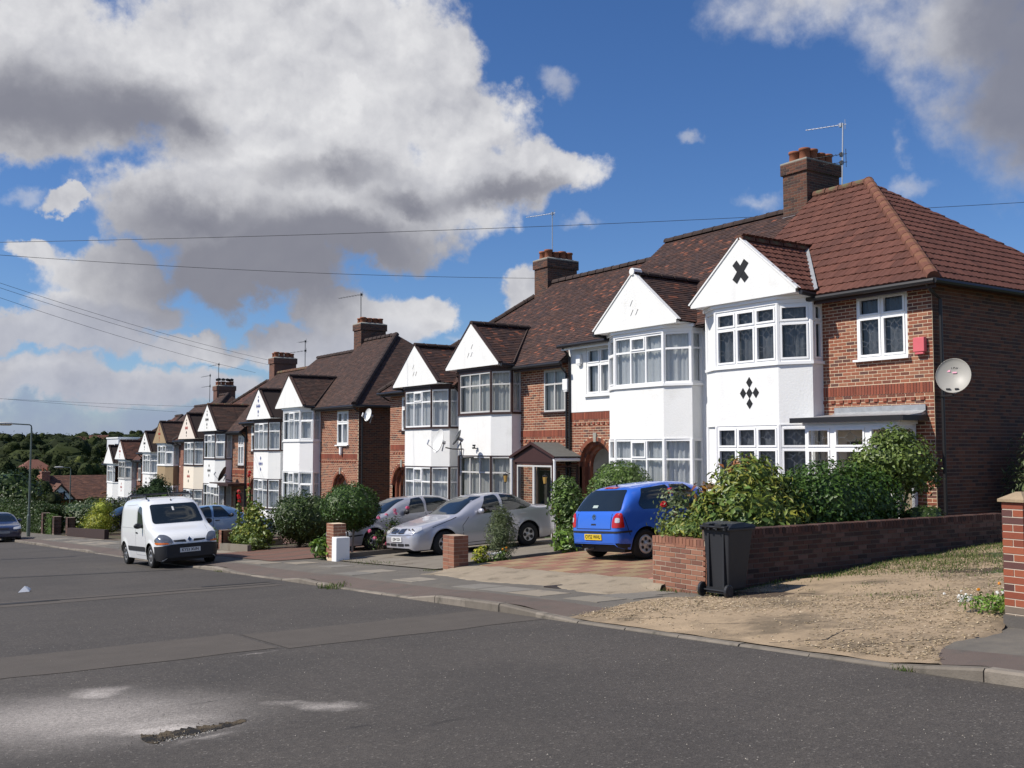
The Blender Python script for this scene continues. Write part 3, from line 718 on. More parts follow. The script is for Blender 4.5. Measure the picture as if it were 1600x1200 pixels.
        fb.add([(t0 - .05, d0 - .05, ht + .35), (t1 + .05, d0 - .05, ht + .35), (t1 + .05, d1 + .05, ht + .35), (t0 - .05, d1 + .05, ht + .35), (t0 + .2, d0 + .2, ht + .45), (t1 - .2, d0 + .2, ht + .45), (t1 - .2, d1 - .2, ht + .45), (t0 + .2, d1 - .2, ht + .45)],
               [(0, 1, 5, 4), (1, 2, 6, 5), (2, 3, 7, 6), (3, 0, 4, 7), (4, 5, 6, 7)]); fb.build('flaunching', m_flaunch, co)
        lb = X(); lb.box(t0 - .02, t1 + .02, d0 - .02, d0 + .3, 8.55, 8.85); lb.build('flashing', m_lead, co)
        pm = MB(); pm.lathe([(.15, 0), (.14, .22), (.165, .23), (.165, .29), (.12, .29), (.12, .05)], n=14, cap=False); pme = pm.mesh('chimney_pot', m_terracotta, True)
        spots = [(t0 + .24, d0 + .22 + i * (d1 - d0 - .44) / (pots - 1)) for i in range(pots)] + [(t1 - .22, d0 + .25), (t1 - .22, d1 - .3)]
        for (t, d) in spots:
            o = put('chimney_pot', pme, co, xf(t, d, ht + .38)); o.scale = (1, 1, rnd.uniform(.9, 1.15))
            if pots_cowl:
                cm_ = MB(); cm_.lathe([(.13, .36), (.16, .5), (.02, .56)], n=10); cm_.build('cowl', m_gutter, co, xf(t, d, ht + .38))
    return root, xf
# ------------------------------------------------------------------ setting: terrain, road, kerb, pavement, gardens
def sstep(a, b, v):
    t = min(1., max(0., (v - a) / (b - a))); return t * t * (3 - 2 * t)
def vnoise(x, y):
    return math.sin(x * 1.7 + y * .9) * .5 + math.sin(x * .63 - y * 1.31 + 2.) * .35 + math.sin(x * 3.1 + y * 2.7 + 1.) * .15
def terr(x, y):
    near = G * y - .22 if x < PX else gard_z(x, y) - .18
    if x < -3.4: near = G * y
    far = -5.6 - 2.4 * sstep(110, 230, y) + 7 * sstep(300, 520, y) + 8 * sstep(480, 800, y) - 6 * sstep(960, 1500, y)
    far += vnoise(x * .012, y * .012) * 1.2 * sstep(130, 300, y)
    k = sstep(85, 130, y); return near * (1 - k) + far * k
def sheet(name, xs, ys, zf, mat, kind='structure', parent=None, keep=None):
    mb = MB(); nx = len(xs)
    vs = [(x, y, zf(x, y)) for y in ys for x in xs]; fs = []
    for j in range(len(ys) - 1):
        for i in range(nx - 1):
            if keep and not keep((xs[i] + xs[i + 1]) / 2, (ys[j] + ys[j + 1]) / 2): continue
            a = j * nx + i; fs.append((a, a + 1, a + nx + 1, a + nx))
    mb.add(vs, fs); o = mb.build(name, mat, parent, smooth_=True, recalc=False)
    if kind: o['kind'] = kind
    return o
def lin(a, b, n): return [a + (b - a) * i / n for i in range(n + 1)]
m_grassland = M('rough_grass', (.05, .075, .025), .95, .3, .3, bump=.3, bsc=4)
xs = sorted(set(lin(-400, -20, 12) + lin(-20, 40, 30) + lin(40, 120, 12) + lin(120, 900, 24)))
ys = sorted(set(lin(-30, 120, 75) + lin(120, 400, 40) + lin(400, 1500, 40)))
sheet('ground', xs, ys, terr, m_grassland)

def road_mat():
    m = bpy.data.materials.new('asphalt'); m.use_nodes = True; nt = m.node_tree; nt.nodes.clear()
    co = nd(nt, 'ShaderNodeTexCoord').outputs['Object']
    big = nd(nt, 'ShaderNodeTexNoise', None, Vector=co, Scale=.5, Detail=6., Roughness=.6).outputs[0]
    mid = nd(nt, 'ShaderNodeTexNoise', None, Vector=co, Scale=9., Detail=6., Roughness=.7).outputs[0]
    fine = nd(nt, 'ShaderNodeTexVoronoi', None, Vector=co, Scale=75.)
    fv = nd(nt, 'ShaderNodeSeparateColor', None, Color=fine.outputs['Color']).outputs[0]
    c = mixc(nt, smooth(nt, big, .3, .7), (.064, .057, .050), (.083, .073, .063))
    c = mixc(nt, mth(nt, 'MULTIPLY', smooth(nt, mid, .3, .75), .5), c, (.05, .045, .041))
    f = mth(nt, 'MULTIPLY_ADD', fv, .5, .75)
    c = nd(nt, 'ShaderNodeVectorMath', {'operation': 'SCALE'}, i0=c, Scale=f).outputs[0]
    speck = smooth(nt, fv, .965, .985)
    c = mixc(nt, mth(nt, 'MULTIPLY', speck, .4), c, (.26, .24, .21))
    # chalky dust spilt around the broken patch, and older splashes
    no = nd(nt, 'ShaderNodeTexNoise', None, Vector=co, Scale=2.2, Detail=5., Roughness=.65)
    off = nd(nt, 'ShaderNodeVectorMath', {'operation': 'MULTIPLY_ADD'}, i0=no.outputs['Color'], i1=(.5, .5, 0), i2=(-.25, -.25, 0)).outputs[0]
    cw = nd(nt, 'ShaderNodeVectorMath', {'operation': 'ADD'}, i0=co, i1=off).outputs[0]
    def spot(x, y, rx, ry, rot, amt, soft=0.):
        mp = nd(nt, 'ShaderNodeMapping', {'vector_type': 'TEXTURE'}, Vector=cw, Location=(x, y, G * y), Rotation=(0, 0, R(rot)), Scale=(rx, ry, 2.))
        l = nd(nt, 'ShaderNodeVectorMath', {'operation': 'LENGTH'}, i0=mp.outputs[0]).outputs['Value']
        return mth(nt, 'MULTIPLY', smooth(nt, l, 1., soft), amt)
    d = None
    for s in ((1.95, 8.05, 1.05, .62, -38, .62), (2.15, 7.78, .55, .32, -24, .95), (1.7, 8.7, 2.0, 1.5, -38, .58), (2.2, 8.1, 1.0, .75, -30, .55), (1.3, 9.0, .9, .6, -35, .3), (2.1, 9.65, .36, .42, -12, .75), (2.05, 9.3, .8, .9, -10, .22), (3.42, 7.75, .42, .26, -50, .55),
              (3.25, 8.05, .5, .14, -50, .28), (2.05, 11.5, .5, .18, 0, .3), (1.7, 12.1, .5, .2, 0, .22), (4.0, 10.95, .35, .06, 8, .3), (2.35, 7.3, .4, .12, 20, .4)):
        v = spot(*s); d = v if d is None else mth(nt, 'MAXIMUM', d, v)
    g = mth(nt, 'MULTIPLY', d, mth(nt, 'MULTIPLY_ADD', fv, .6, .55), clamp=True)
    c = mixc(nt, g, c, (.52, .475, .43))
    st = None
    for s in ((3.3, 6.9, .18, .05, -20, .6), (3.9, 6.6, .3, .05, -10, .5), (2.75, 8.6, .12, .05, 0, .5)):
        v = spot(*s); st = v if st is None else mth(nt, 'MAXIMUM', st, v)
    c = mixc(nt, st, c, (.02, .019, .018))
    b = nd(nt, 'ShaderNodeBsdfPrincipled', None, Base_Color=c, Roughness=.85); b.inputs['Specular IOR Level'].default_value = .3
    h = mth(nt, 'MULTIPLY_ADD', mid, .5, mth(nt, 'MULTIPLY', fine.outputs['Distance'], .8))
    bp = nd(nt, 'ShaderNodeBump', None, Strength=.55, Distance=.008, Height=h); nt.links.new(bp.outputs[0], b.inputs['Normal'])
    o = nt.nodes.new('ShaderNodeOutputMaterial'); nt.links.new(b.outputs[0], o.inputs[0]); return m
m_road = road_mat()
def kerb_h(y):
    pts = [(-9, .11), (5.0, .11), (5.9, .025), (10.9, .025), (11.8, .115), (14.0, .115), (14.9, .03), (18.2, .03), (18.9, .09), (19.6, .09), (20.3, .03), (23.6, .03), (24.2, .1), (25.6, .1), (26.2, .03), (29.5, .03),
           (30.5, .1), (33, .1), (34, .03), (38, .03), (39, .1), (43, .03), (48, .1), (200, .1)]
    for (a, h0), (b, h1) in zip(pts, pts[1:]):
        if a <= y < b: return h0 + (h1 - h0) * (y - a) / (b - a)
    return .1
road = sheet('road', lin(-3.4, KX + .02, 16), sorted(set(lin(-14, 20, 68) + lin(20, 125, 50))), lambda x, y: road_z(x, y) + .0, m_road)
m_patch = M('worn_trench_patch', (.088, .076, .064), .9, .2, 3, bump=.5, bsc=120)
m_dkstrip = M('dark_strip_grey', (.03, .028, .026), .7, .2, 5)
def strip(name, pts_a, pts_b, dz, mat, parent, kind=None):
    n = len(pts_a); mb = MB()
    mb.add([(x, y, road_z(x, y) + dz) for x, y in pts_a] + [(x, y, road_z(x, y) + dz) for x, y in pts_b], [(i, i + 1, n + i + 1, n + i) for i in range(n - 1)])
    return mb.build(name, mat, parent, recalc=False)
rx = lin(-3.3, 4.35, 14); wob = lambda: rnd.uniform(-.05, .05)
strip('trench_patch', [(x, 11.12 + wob()) for x in rx], [(x, 12.72 + wob()) for x in rx], .004, m_patch, road)
rx = lin(4.42, 7.98, 8)
strip('trench_patch', [(x, 11.0 + wob()) for x in rx], [(x, 12.55 + wob()) for x in rx], .004, m_patch, road)
rx = lin(-3.3, 7.6, 20)
strip('trench_patch', [(x, 19.1 + wob() + (x > 5) * .1) for x in rx], [(x, 20.05 + wob()) for x in rx], .004, m_patch, road)
rx = lin(-3., 3.6, 9); strip('dark_strip', [(x, 19.35 + wob() * .6 + .2) for x in rx], [(x, 19.62 + wob() * .6 + .22 - max(0, x - 2) * .04) for x in rx], .009, m_dkstrip, road)
rx = lin(3.2, 7.6, 9); strip('dark_strip', [(x, 19.66 + wob() * .3) for x in rx], [(x, 19.74 + wob() * .3) for x in rx], .009, m_dkstrip, road)
rx = lin(6.3, 7.7, 4); strip('dark_strip', [(x, 20.15 + wob() * .5) for x in rx], [(x, 20.32 + wob() * .5) for x in rx], .006, m_dkstrip, road)
rx = lin(-2., 7.6, 16); strip('dark_strip', [(x, 28.1 - .3 * x + wob() * .4) for x in rx], [(x, 28.25 - .3 * x + wob() * .4) for x in rx], .005, m_dkstrip, road)  # thin dark line slanting across the road
ry = lin(12.8, 19, 8); pass
# broken patch of road: crumbled tarmac with loose stones in a torn hole
m_rubble = M('crumbled_tarmac', (.10, .08, .06), .95, .3, 30, isl=.35, pal=[(.055, .046, .034), (.085, .066, .042), (.11, .085, .055), (.04, .035, .03), (.16, .13, .09), (.07, .055, .036)], bump=.6, bsc=80)
hb = MB(); CH = []
ax = [(1.93, 7.52), (2.02, 7.66), (2.14, 7.70), (2.3, 7.66), (2.42, 7.74), (2.55, 7.79), (2.72, 7.77)]
bx = [(1.96, 7.44), (2.08, 7.43), (2.2, 7.45), (2.32, 7.49), (2.44, 7.53), (2.56, 7.6), (2.70, 7.70)]
hole = MB(); n = 30; cl = []
for i in range(n):
    t = i / (n - 1); x = 1.95 + .80 * t; y = 7.47 + .05 * math.sin(t * 5) + .26 * t * t + .02 * vnoise(t * 40, 1); w = (.115 * (1 - t) ** .55 + .02) * (1 + .55 * vnoise(t * 55, 7)) * (.3 if i in (0, n - 1) else 1); cl.append((x, y, w))
ax = [(x - .004, y + w * 1.25 + .012 * vnoise(x * 60, 3)) for x, y, w in cl]; bx = [(x + .004, y - w * .8 - .010 * vnoise(x * 70, 9)) for x, y, w in cl]
hole.add([(x, y, road_z(x, y) + .005) for x, y in ax] + [(x, y, road_z(x, y) + .004) for x, y in bx], [(i, i + 1, n + i + 1, n + i) for i in range(n - 1)])
hole.build('pothole', M('broken_tarmac', (.085, .064, .038), .95, .5, 14, bump=1., bsc=40, dirt=(.012, .011, .010), dsc=5, dth=(.44, .54)), road)
for i in range(60):      # chips of chalk along its lower lip
    k = rnd.randint(2, 17); x, y = bx[k][0] + rnd.gauss(0, .03), bx[k][1] - abs(rnd.gauss(0, .035)); r = rnd.uniform(.003, .008); z = road_z(x, y) + .003; a = rnd.random() * 6
    CH.append([(x + r * math.cos(a + q * 2.1), y + r * math.sin(a + q * 2.1), z) for q in range(3)] + [(x, y, z + r * .8)])
for i in range(420):
    t = rnd.random(); k = min(n - 2, int(t * (n - 1))); f_ = t * (n - 1) - k; s = rnd.random() ** .8
    x = (ax[k][0] * (1 - f_) + ax[k + 1][0] * f_) * s + (bx[k][0] * (1 - f_) + bx[k + 1][0] * f_) * (1 - s); y = (ax[k][1] * (1 - f_) + ax[k + 1][1] * f_) * s + (bx[k][1] * (1 - f_) + bx[k + 1][1] * f_) * (1 - s)
    if rnd.random() < .12: x += rnd.gauss(0, .12); y += rnd.gauss(0, .08)
    r = rnd.uniform(.002, .0065) * (2.2 if rnd.random() < .06 else 1) * (1.2 - .5 * t); z = road_z(x, y) + .004
    a = rnd.random() * 6.28
    P = [(x + r * math.cos(a + q * 1.57) * rnd.uniform(.7, 1.3), y + r * math.sin(a + q * 1.57) * rnd.uniform(.7, 1.3), z) for q in range(4)] + [(x + rnd.uniform(-.3, .3) * r, y + rnd.uniform(-.3, .3) * r, z + r * rnd.uniform(.7, 1.3))]
    hb.add(P, [(0, 1, 4), (1, 2, 4), (2, 3, 4), (3, 0, 4)])
tag(hb.build('loose_stones', m_rubble, road), kind='stuff')
cm_ = MB()
for q in CH: cm_.add(q, [(0, 1, 3), (1, 2, 3), (2, 0, 3)])
tag(cm_.build('chalk_chips', M('chalk', (.6, .56, .48), .9, .1, 9), road), kind='stuff')
gb_ = MB()      # grit scattered on the road
for i in range(900):
    x, y = rnd.uniform(.5, 7.9), 3.3 + 12 * rnd.random() ** 1.5; r = rnd.uniform(.003, .008); z = road_z(x, y) + .001; a = rnd.random() * 6
    gb_.add([(x + r * math.cos(a + q * 2.1), y + r * math.sin(a + q * 2.1), z) for q in range(3)] + [(x, y, z + r)], [(0, 1, 3), (1, 2, 3), (2, 0, 3)])
tag(gb_.build('grit', M('pale_grit', (.3, .27, .23), .9, .3, 10, isl=.4)), 'pale grit scattered over the dark road surface', 'grit', kind='stuff')

# kerb
m_kerb = M('kerb_stone', (.185, .16, .13), .9, .25, 7, isl=.22, bump=.5, bsc=50, dirt=(.085, .076, .06), dsc=3, dth=(.5, .72))
kerb = thing('kerb', None, None); kerb['kind'] = 'structure'
y = -6.0
while y < 75:
    L = .91 if y < 40 else 1.8; mb = MB(); g = .006
    y0, y1 = y + g, y + L - g; h0, h1 = kerb_h(y0), kerb_h(y1); j = rnd.uniform(-.012, .012); dz = rnd.uniform(-.006, .006)
    for_ = lambda x, yy, h: (x + j, yy, G * yy + h + dz)
    P = [for_(KX, y0, -.2), for_(KX + .13, y0, -.2), for_(KX + .13, y1, -.2), for_(KX, y1, -.2), for_(KX - .0, y0, h0 - .02), for_(KX + .13, y0, h0), for_(KX + .13, y1, h1), for_(KX - .0, y1, h1 - .02), for_(KX + .02, y0, h0), for_(KX + .02, y1, h1)]
    mb.add(P, [(0, 3, 2, 1), (0, 1, 5, 8, 4), (3, 7, 9, 6, 2), (1, 2, 6, 5), (0, 4, 7, 3), (4, 8, 9, 7), (8, 5, 6, 9)])
    mb.build('kerb_stone', m_kerb, kerb); y += L
# pavement
m_pave = M('grey_footway_asphalt', (.125, .113, .096), .92, .2, 2.5, bump=.5, bsc=140, dirt=(.17, .15, .12), dsc=1.2, dth=(.45, .7))
m_pinkstrip = M('pinkish_verge_asphalt', (.125, .096, .08), .92, .2, 3, bump=.6, bsc=120, dirt=(.10, .09, .076), dsc=2, dth=(.5, .7))
m_slab = M('concrete_slab', (.25, .225, .19), .9, .15, 4, isl=.12, pal=[(.24, .212, .17), (.19, .175, .15), (.27, .232, .18), (.16, .15, .13)], bump=.35, bsc=90, dirt=(.14, .13, .12), dsc=2.5, dth=(.55, .75))
def pz(x, y):
    k = min(1, max(0, (x - KX - .13) / .95)); h = kerb_h(y) - .006
    return G * y + h * (1 - k) + .11 * k
yy = sorted(set(lin(-8, 30, 152) + lin(30, 118, 60)))
pav = sheet('pavement', lin(KX + .13, PX + .1, 8), yy, pz, m_pave)
sheet('verge_strip', lin(KX + .128, KX + 1.0, 4), [y for y in yy if y < 90], lambda x, y: pz(x, y) + .004 - (.02 if x > KX + .99 else 0), m_pinkstrip, parent=pav, kind=None)
def slab(x0, x1, y0, y1, th=.005):
    mb = MB(); g = .006; tl = rnd.uniform(-.001, .003)
    c = [(x0 + g, y0 + g), (x1 - g, y0 + g), (x1 - g, y1 - g), (x0 + g, y1 - g)]
    mb.add([(x, y, pz(x, y) - .02) for x, y in c] + [(x, y, pz(x, y) + th + (tl if i < 2 else 0)) for i, (x, y) in enumerate(c)], [(4, 5, 6, 7), (0, 1, 5, 4), (1, 2, 6, 5), (2, 3, 7, 6), (3, 0, 4, 7)])
    mb.build('paving_slab', m_slab, pav)
for i in range(-6, 8):
    for j in range(3):
        y0 = i * .78 + (.3 if j % 2 else 0)
        if y0 + .78 < 5.75 + (j - 1) * .3: slab(9.0 + j * .58, 9.0 + (j + 1) * .58, y0, y0 + .78)
for (x0, x1, y0, y1) in ((9.0, 9.6, 12.6, 13.5), (9.0, 9.6, 13.5, 14.4), (9.0, 9.6, 14.4, 15.2), (9.05, 9.6, 11.3, 12.1), (9.62, 10.2, 11.2, 12.0), (10.2, 10.68, 11.4, 12.1),
                         (8.95, 9.5, 19.0, 19.9), (9.5, 10.1, 19.2, 20.0), (9.0, 9.6, 16.6, 17.4), (9.6, 10.2, 21.5, 22.3)): slab(x0, x1, y0, y1)
for i in range(26, 60):
    for j in range(3):
        if rnd.random() < .5: slab(9.0 + j * .58, 9.0 + (j + 1) * .58, i * .9, i * .9 + .9)
mc = MB(); mc.box(9.9, 10.25, 13.35, 13.75, pz(10, 13.5) - .02, pz(10, 13.5) + .012); mc.build('manhole_cover', M('rusty_iron', (.05, .04, .035), .7, .2, 9, metal=.4), pav)
# gardens
m_soil = M('garden_soil', (.085, .06, .04), .95, .3, 2.5, bump=.6, bsc=30, dirt=(.05, .075, .025), dsc=.8, dth=(.5, .6))
sheet('garden_soil', lin(PX + .08, 27, 20), sorted(set(lin(3, 40, 74) + lin(40, 100, 30))), lambda x, y: gard_z(x, y) - .012 - (.1 if x > 18.9 and y > 12 else 0), m_soil)
m_gravel = M('dry_gravel', (.335, .25, .16), .95, .35, 3., bump=.8, bsc=60, dirt=(.15, .115, .075), dsc=1.1, dth=(.44, .68))
def gz_(x, y):
    z = pz(x, y) if x < PX else gard_z(x, y) - .01
    if KX < x: z += .016 + .09 * sstep(9.8, 10.8, x) * sstep(8.6, 6.6, y) + .03 * vnoise(x * 1.5, y * 1.5) * sstep(9, 11, x) + .006 * vnoise(x * 9, y * 7)
    return z
def ge(x): return 5.35 + .38 * max(0, x - 8) ** .9 + .12 * math.sin(x * 3) if x < 10.6 else 4.2
def gu(x): return 10.75 + .25 * math.sin(x * 2.1) * (x < 10.5) + (.35 if x < 9.2 else .0) * (9.2 - x)
gx, gv = lin(KX + .10, 24, 150), lin(0, 1, 60)
def gedge(x, v):
    a = ge(x) if x < 10.4 else ge(10.4) + (4.2 - ge(10.4)) * sstep(10.5, 11.6, x); b = gu(x) if x < 10.6 else 10.86
    return a + (b - a) * v + (.03 * vnoise(x * 11, 1.) if v == 0 else 0)
gmb = MB(); gmb.add([(x, gedge(x, v), gz_(x, gedge(x, v)) - (.03 if v in (0, 1) else 0)) for v in gv for x in gx], [(j * 151 + i, j * 151 + i + 1, j * 151 + i + 152, j * 151 + i + 151) for j in range(60) for i in range(150)])
gravel = gmb.build('gravel_drive', m_gravel, smooth_=True, recalc=False); gravel['kind'] = 'structure'
m_chip = M('straw_coloured_chips', (.4, .3, .17), .9, .2, 20, isl=.3, pal=[(.40, .31, .18), (.33, .25, .15), (.46, .36, .22), (.24, .18, .11), (.2, .16, .11), (.52, .43, .3)])
cb = MB()
for i in range(24000):
    x = KX + .25 + 9.5 * rnd.random() ** 1.2; y = rnd.uniform(4.6, 10.8)
    if not (ge(x) + .05 < y < (gu(x) - .03 if x < 10.7 else 10.75)): continue
    if vnoise(x * .8 + 3, y * .9) + rnd.uniform(-.6, .6) < -.15: continue
    L, w, a = rnd.uniform(.008, .03), rnd.uniform(.003, .008), rnd.random() * 6.28; ca, sa = math.cos(a), math.sin(a); z = gz_(x, y) + .003
    t1, t2 = rnd.uniform(-.004, .008), rnd.uniform(-.004, .008)
    cb.add([(x + ca * L - sa * w, y + sa * L + ca * w, z + t1), (x + ca * L + sa * w, y + sa * L - ca * w, z + t1 + .004), (x - ca * L + sa * w, y - sa * L - ca * w, z + t2), (x - ca * L - sa * w, y - sa * L + ca * w, z + t2 + .004)], [(0, 1, 2, 3)])
tag(cb.build('gravel_chips', m_chip, gravel, recalc=False), kind='stuff')
# cracks in the crossover
ck = MB()
for pts in ([(8.3, 10.0), (8.7, 9.4), (8.6, 8.8), (8.9, 8.2)], [(8.2, 7.4), (8.6, 7.0), (8.5, 6.6), (8.9, 6.2), (9.2, 5.95)], [(8.6, 7.0), (9.0, 7.1), (9.3, 6.9)], [(8.5, 10.6), (8.9, 10.2), (9.0, 9.9)]):
    for (a, b) in zip(pts, pts[1:]):
        for i in range(6):
            p = [a[0] + (b[0] - a[0]) * i / 6 + rnd.uniform(-.02, .02), a[1] + (b[1] - a[1]) * i / 6 + rnd.uniform(-.02, .02)]; q = [a[0] + (b[0] - a[0]) * (i + 1.1) / 6, a[1] + (b[1] - a[1]) * (i + 1.1) / 6]
            w = rnd.uniform(.003, .009); ck.add([(p[0], p[1] - w, gz_(*p) + .004), (q[0], q[1] - w, gz_(*q) + .004), (q[0], q[1] + w, gz_(*q) + .004), (p[0], p[1] + w, gz_(*p) + .004)], [(0, 1, 2, 3)])
ck.build('crack', m_dkstrip, gravel, recalc=False)
# grass tufts and blades
m_blade = M('grass_blade', (.09, .13, .03), .8, .2, 6, isl=.3, pal=[(.07, .12, .025), (.10, .15, .03), (.15, .17, .05), (.055, .10, .02), (.22, .2, .09)], trans=.25)
def grass(name, label, spots, h=.06, parent=None):
    mb = MB()
    for (cx, cy, rx_, ry_, n, hh) in spots:
        for i in range(n):
            x, y = rnd.gauss(cx, rx_ * .5), rnd.gauss(cy, ry_ * .5)
            z = gz_(x, y) if (y < 10.8 and x > KX + .1) else (pz(x, y) if KX + .1 < x < PX else (gard_z(x, y) if x >= PX else road_z(x, y)))
            a = rnd.random() * 6.28; H = hh * rnd.uniform(.4, 1.2); w = rnd.uniform(.003, .007); b = rnd.uniform(.1, .7) * H
            ca, sa = math.cos(a), math.sin(a)
            mb.add([(x - sa * w, y + ca * w, z - .005), (x + sa * w, y - ca * w, z - .005), (x + ca * b * .4 + sa * w * .8, y + sa * b * .4 - ca * w * .8, z + H * .6), (x + ca * b, y + sa * b, z + H)], [(0, 1, 2), (0, 2, 3)])
    o = mb.build(name, m_blade, recalc=False); tag(o, label, 'grass', kind='stuff'); return o
gs = []
for i in range(75):
    x = rnd.uniform(11, 18); y = 6.9 + 3.9 * rnd.random() ** .8; gs.append((x, y, rnd.uniform(.1, .5), rnd.uniform(.08, .3), rnd.randint(8, 40) + int(max(0, x - 14) * 22), .02 + .03 * rnd.random()))
for i in range(26): gs.append((rnd.uniform(12, 18.4), rnd.uniform(10.2, 10.75), .5, .12, 60, .05))
for i in range(60): gs.append((rnd.uniform(13.5, 20), 8.2 + 2.5 * rnd.random() ** .6, .7, .35, 150, .045))
grass('drive_grass', 'sparse green grass tufts growing in the gravel drive', gs)
grass('kerb_grass', 'weeds growing along the foot of the kerb and walls', [(KX - .03, 17.75, .25, .3, 160, .10), (8.0, 5.65, .06, .15, 60, .05), (10.7, 11.8, .12, .6, 140, .05), (KX - .02, 24.3, .06, .3, 60, .05), (10.75, 10.8, .1, .2, 60, .06), (10.55, 18.6, .2, .3, 60, .05), (10.8, 22.0, .3, 1.4, 160, .06)])
# H1 tiled drive, raised on a rough concrete ramp
m_tbase = M('tile_bedding', (.17, .12, .085), .95, .2, 6)
m_ptile = M('drive_tile', (.38, .17, .11), .75, .12, 5, isl=.12, bump=.2, bsc=80)
TA = [(.25, .128, .082), (.215, .112, .074)]; TB = [(.29, .205, .115), (.26, .185, .105)]
m_tred = M('red_drive_tile', (.33, .14, .09), .8, .15, 5, isl=.14, pal=TA, bump=.2, bsc=80); m_tbuff = M('buff_drive_tile', (.4, .29, .15), .8, .15, 5, isl=.14, pal=TB, bump=.2, bsc=80); m_tpink = M('pink_drive_tile', (.5, .22, .17), .8, .1, 5, isl=.1)
dz_ = lambda x, y: gard_z(x, y) + .085
drive = sheet('tiled_drive', lin(11.15, 18.0, 16), lin(12.15, 18.15, 14), lambda x, y: dz_(x, y) - .008, m_tbase)
mb = MB(); mb.add([(11.15, 12.15, dz_(11.15, 12.15) - .008), (11.15, 18.15, dz_(11.15, 18.15) - .008), (11.15, 18.15, -1.2), (11.15, 12.15, -1.2)], [(0, 1, 2, 3)]); mb.build('drive_edge', m_tbase, drive)
ts = .455; g = .006
for i in range(15):
    for j in range(13):
        x0, y0 = 11.17 + i * ts, 12.18 + j * ts
        c = [(x0 + g, y0 + g), (x0 + ts - g, y0 + g), (x0 + ts - g, y0 + ts - g), (x0 + g, y0 + ts - g)]; d = rnd.uniform(0, .003)
        mb = MB(); mb.add([(x, y, dz_(x, y) + d) for x, y in c] + [(x, y, dz_(x, y) - .02) for x, y in c], [(0, 1, 2, 3), (4, 5, 1, 0), (7, 4, 0, 3), (5, 6, 2, 1), (6, 7, 3, 2)])
        mb.build('paving_tile', (m_tred if (i + j) % 2 else (m_tpink if i == 0 and j < 2 else m_tbuff)) if not (i == 1 and j == 0) else m_tpink, drive, recalc=False)
m_ramp = M('rough_concrete', (.29, .24, .175), .95, .25, 5, bump=1., bsc=40, dirt=(.17, .14, .1), dsc=2.5, dth=(.5, .7))
def rz(x, y):
    k = sstep(9.85 + .25 * math.sin(y * 1.9) * .5, 11.15, x); b = pz(min(x, 10.79), y); k *= sstep(11.8, 12.35, y) if x < 10.66 else 1
    return b * (1 - k) + (dz_(11.15, y) - .006) * k + .012 * vnoise(x * 5, y * 5) * (k > .02) + (.006 if k > .01 else -.02)
sheet('drive_ramp', lin(9.8, 11.16, 24), lin(11.8, 18.0, 62), rz, m_ramp, parent=None)
m_conc = M('old_concrete', (.20, .175, .14), .95, .2, 3, bump=.4, bsc=60, dirt=(.12, .095, .07), dsc=1.5, dth=(.5, .7))
m_block = M('red_block_paving', (.22, .10, .07), .9, .2, 6, bump=.4, bsc=60, brick=((.17, .088, .064), (.14, .076, .056), (.1, .08, .062)))
sheet('concrete_drive', lin(10.72, 17.9, 14), lin(18.75, 24.0, 10), lambda x, y: gard_z(x, y) + .012, m_conc)
sheet('block_drive', lin(9.6, 17.9, 14), lin(25.2, 30.6, 10), lambda x, y: (gard_z(x, y) if x > PX else pz(x, y)) + .014, m_block)
sheet('block_drive', lin(10.3, 17.9, 14), lin(33.2, 40.2, 10), lambda x, y: (gard_z(x, y) if x > PX else pz(x, y)) + .014, m_block)
sheet('concrete_drive', lin(10.72, 17.9, 14), lin(44, 47, 6), lambda x, y: gard_z(x, y) + .012, m_conc)
# ------------------------------------------------------------------ the terrace
def put_text(cu, parent):
    t = bpy.data.objects.new('t', cu); COL.objects.link(t); bpy.context.view_layer.update()
    me = bpy.data.meshes.new_from_object(t.evaluated_get(bpy.context.evaluated_depsgraph_get())); bpy.data.objects.remove(t)
    return put('lettering', me, parent)
def deco_x(root, X, c, go, sg):
    b = X(); z = 6.18
    for s in (-1, 1):
        L, w = .29, .085; dx, dz = math.cos(R(40)) * 1, math.sin(R(50))
        d = Vector((s * .64, 0, .77)); n = Vector((.77, 0, -s * .64))
        p = Vector((c + .03, -go - .012 - (.003 if s > 0 else 0), z))
        b.prism([p + d * L + n * w, p + d * L - n * w, p - d * L - n * w, p - d * L + n * w], (0, .011, 0))
    b.build('painted_cross', m_blackpaint, root)
    b = X(); z = 3.30; k = .155
    for (i, j) in ((0, 0), (1, 0), (-1, 0), (0, 1), (0, -1)):
        q = (c + .1 + i * .2, -.745, z + j * .25)
        b.prism([(q[0] - k * .62, q[1], q[2]), (q[0], q[1], q[2] - k * .82), (q[0] + k * .62, q[1], q[2]), (q[0], q[1], q[2] + k * .82)], (0, .012, 0))
    b.build('painted_diamonds', m_blackpaint, root)
def deco_slash(root, X, c, go, sg):
    b = X()
    for (i, j) in ((.06, .06), (-.16, -.2), (.04, -.2)):
        x, z = c + i, 6.1 + j; b.prism([(x - .05 * -sg, -go - .012, z - .06), (x - .05 * -sg + .012, -go - .012, z - .06), (x + .05 * -sg + .012, -go - .012, z + .09), (x + .05 * -sg, -go - .012, z + .09)], (0, .013, 0))
    b.build('relief_strokes', m_paint_grey, root)
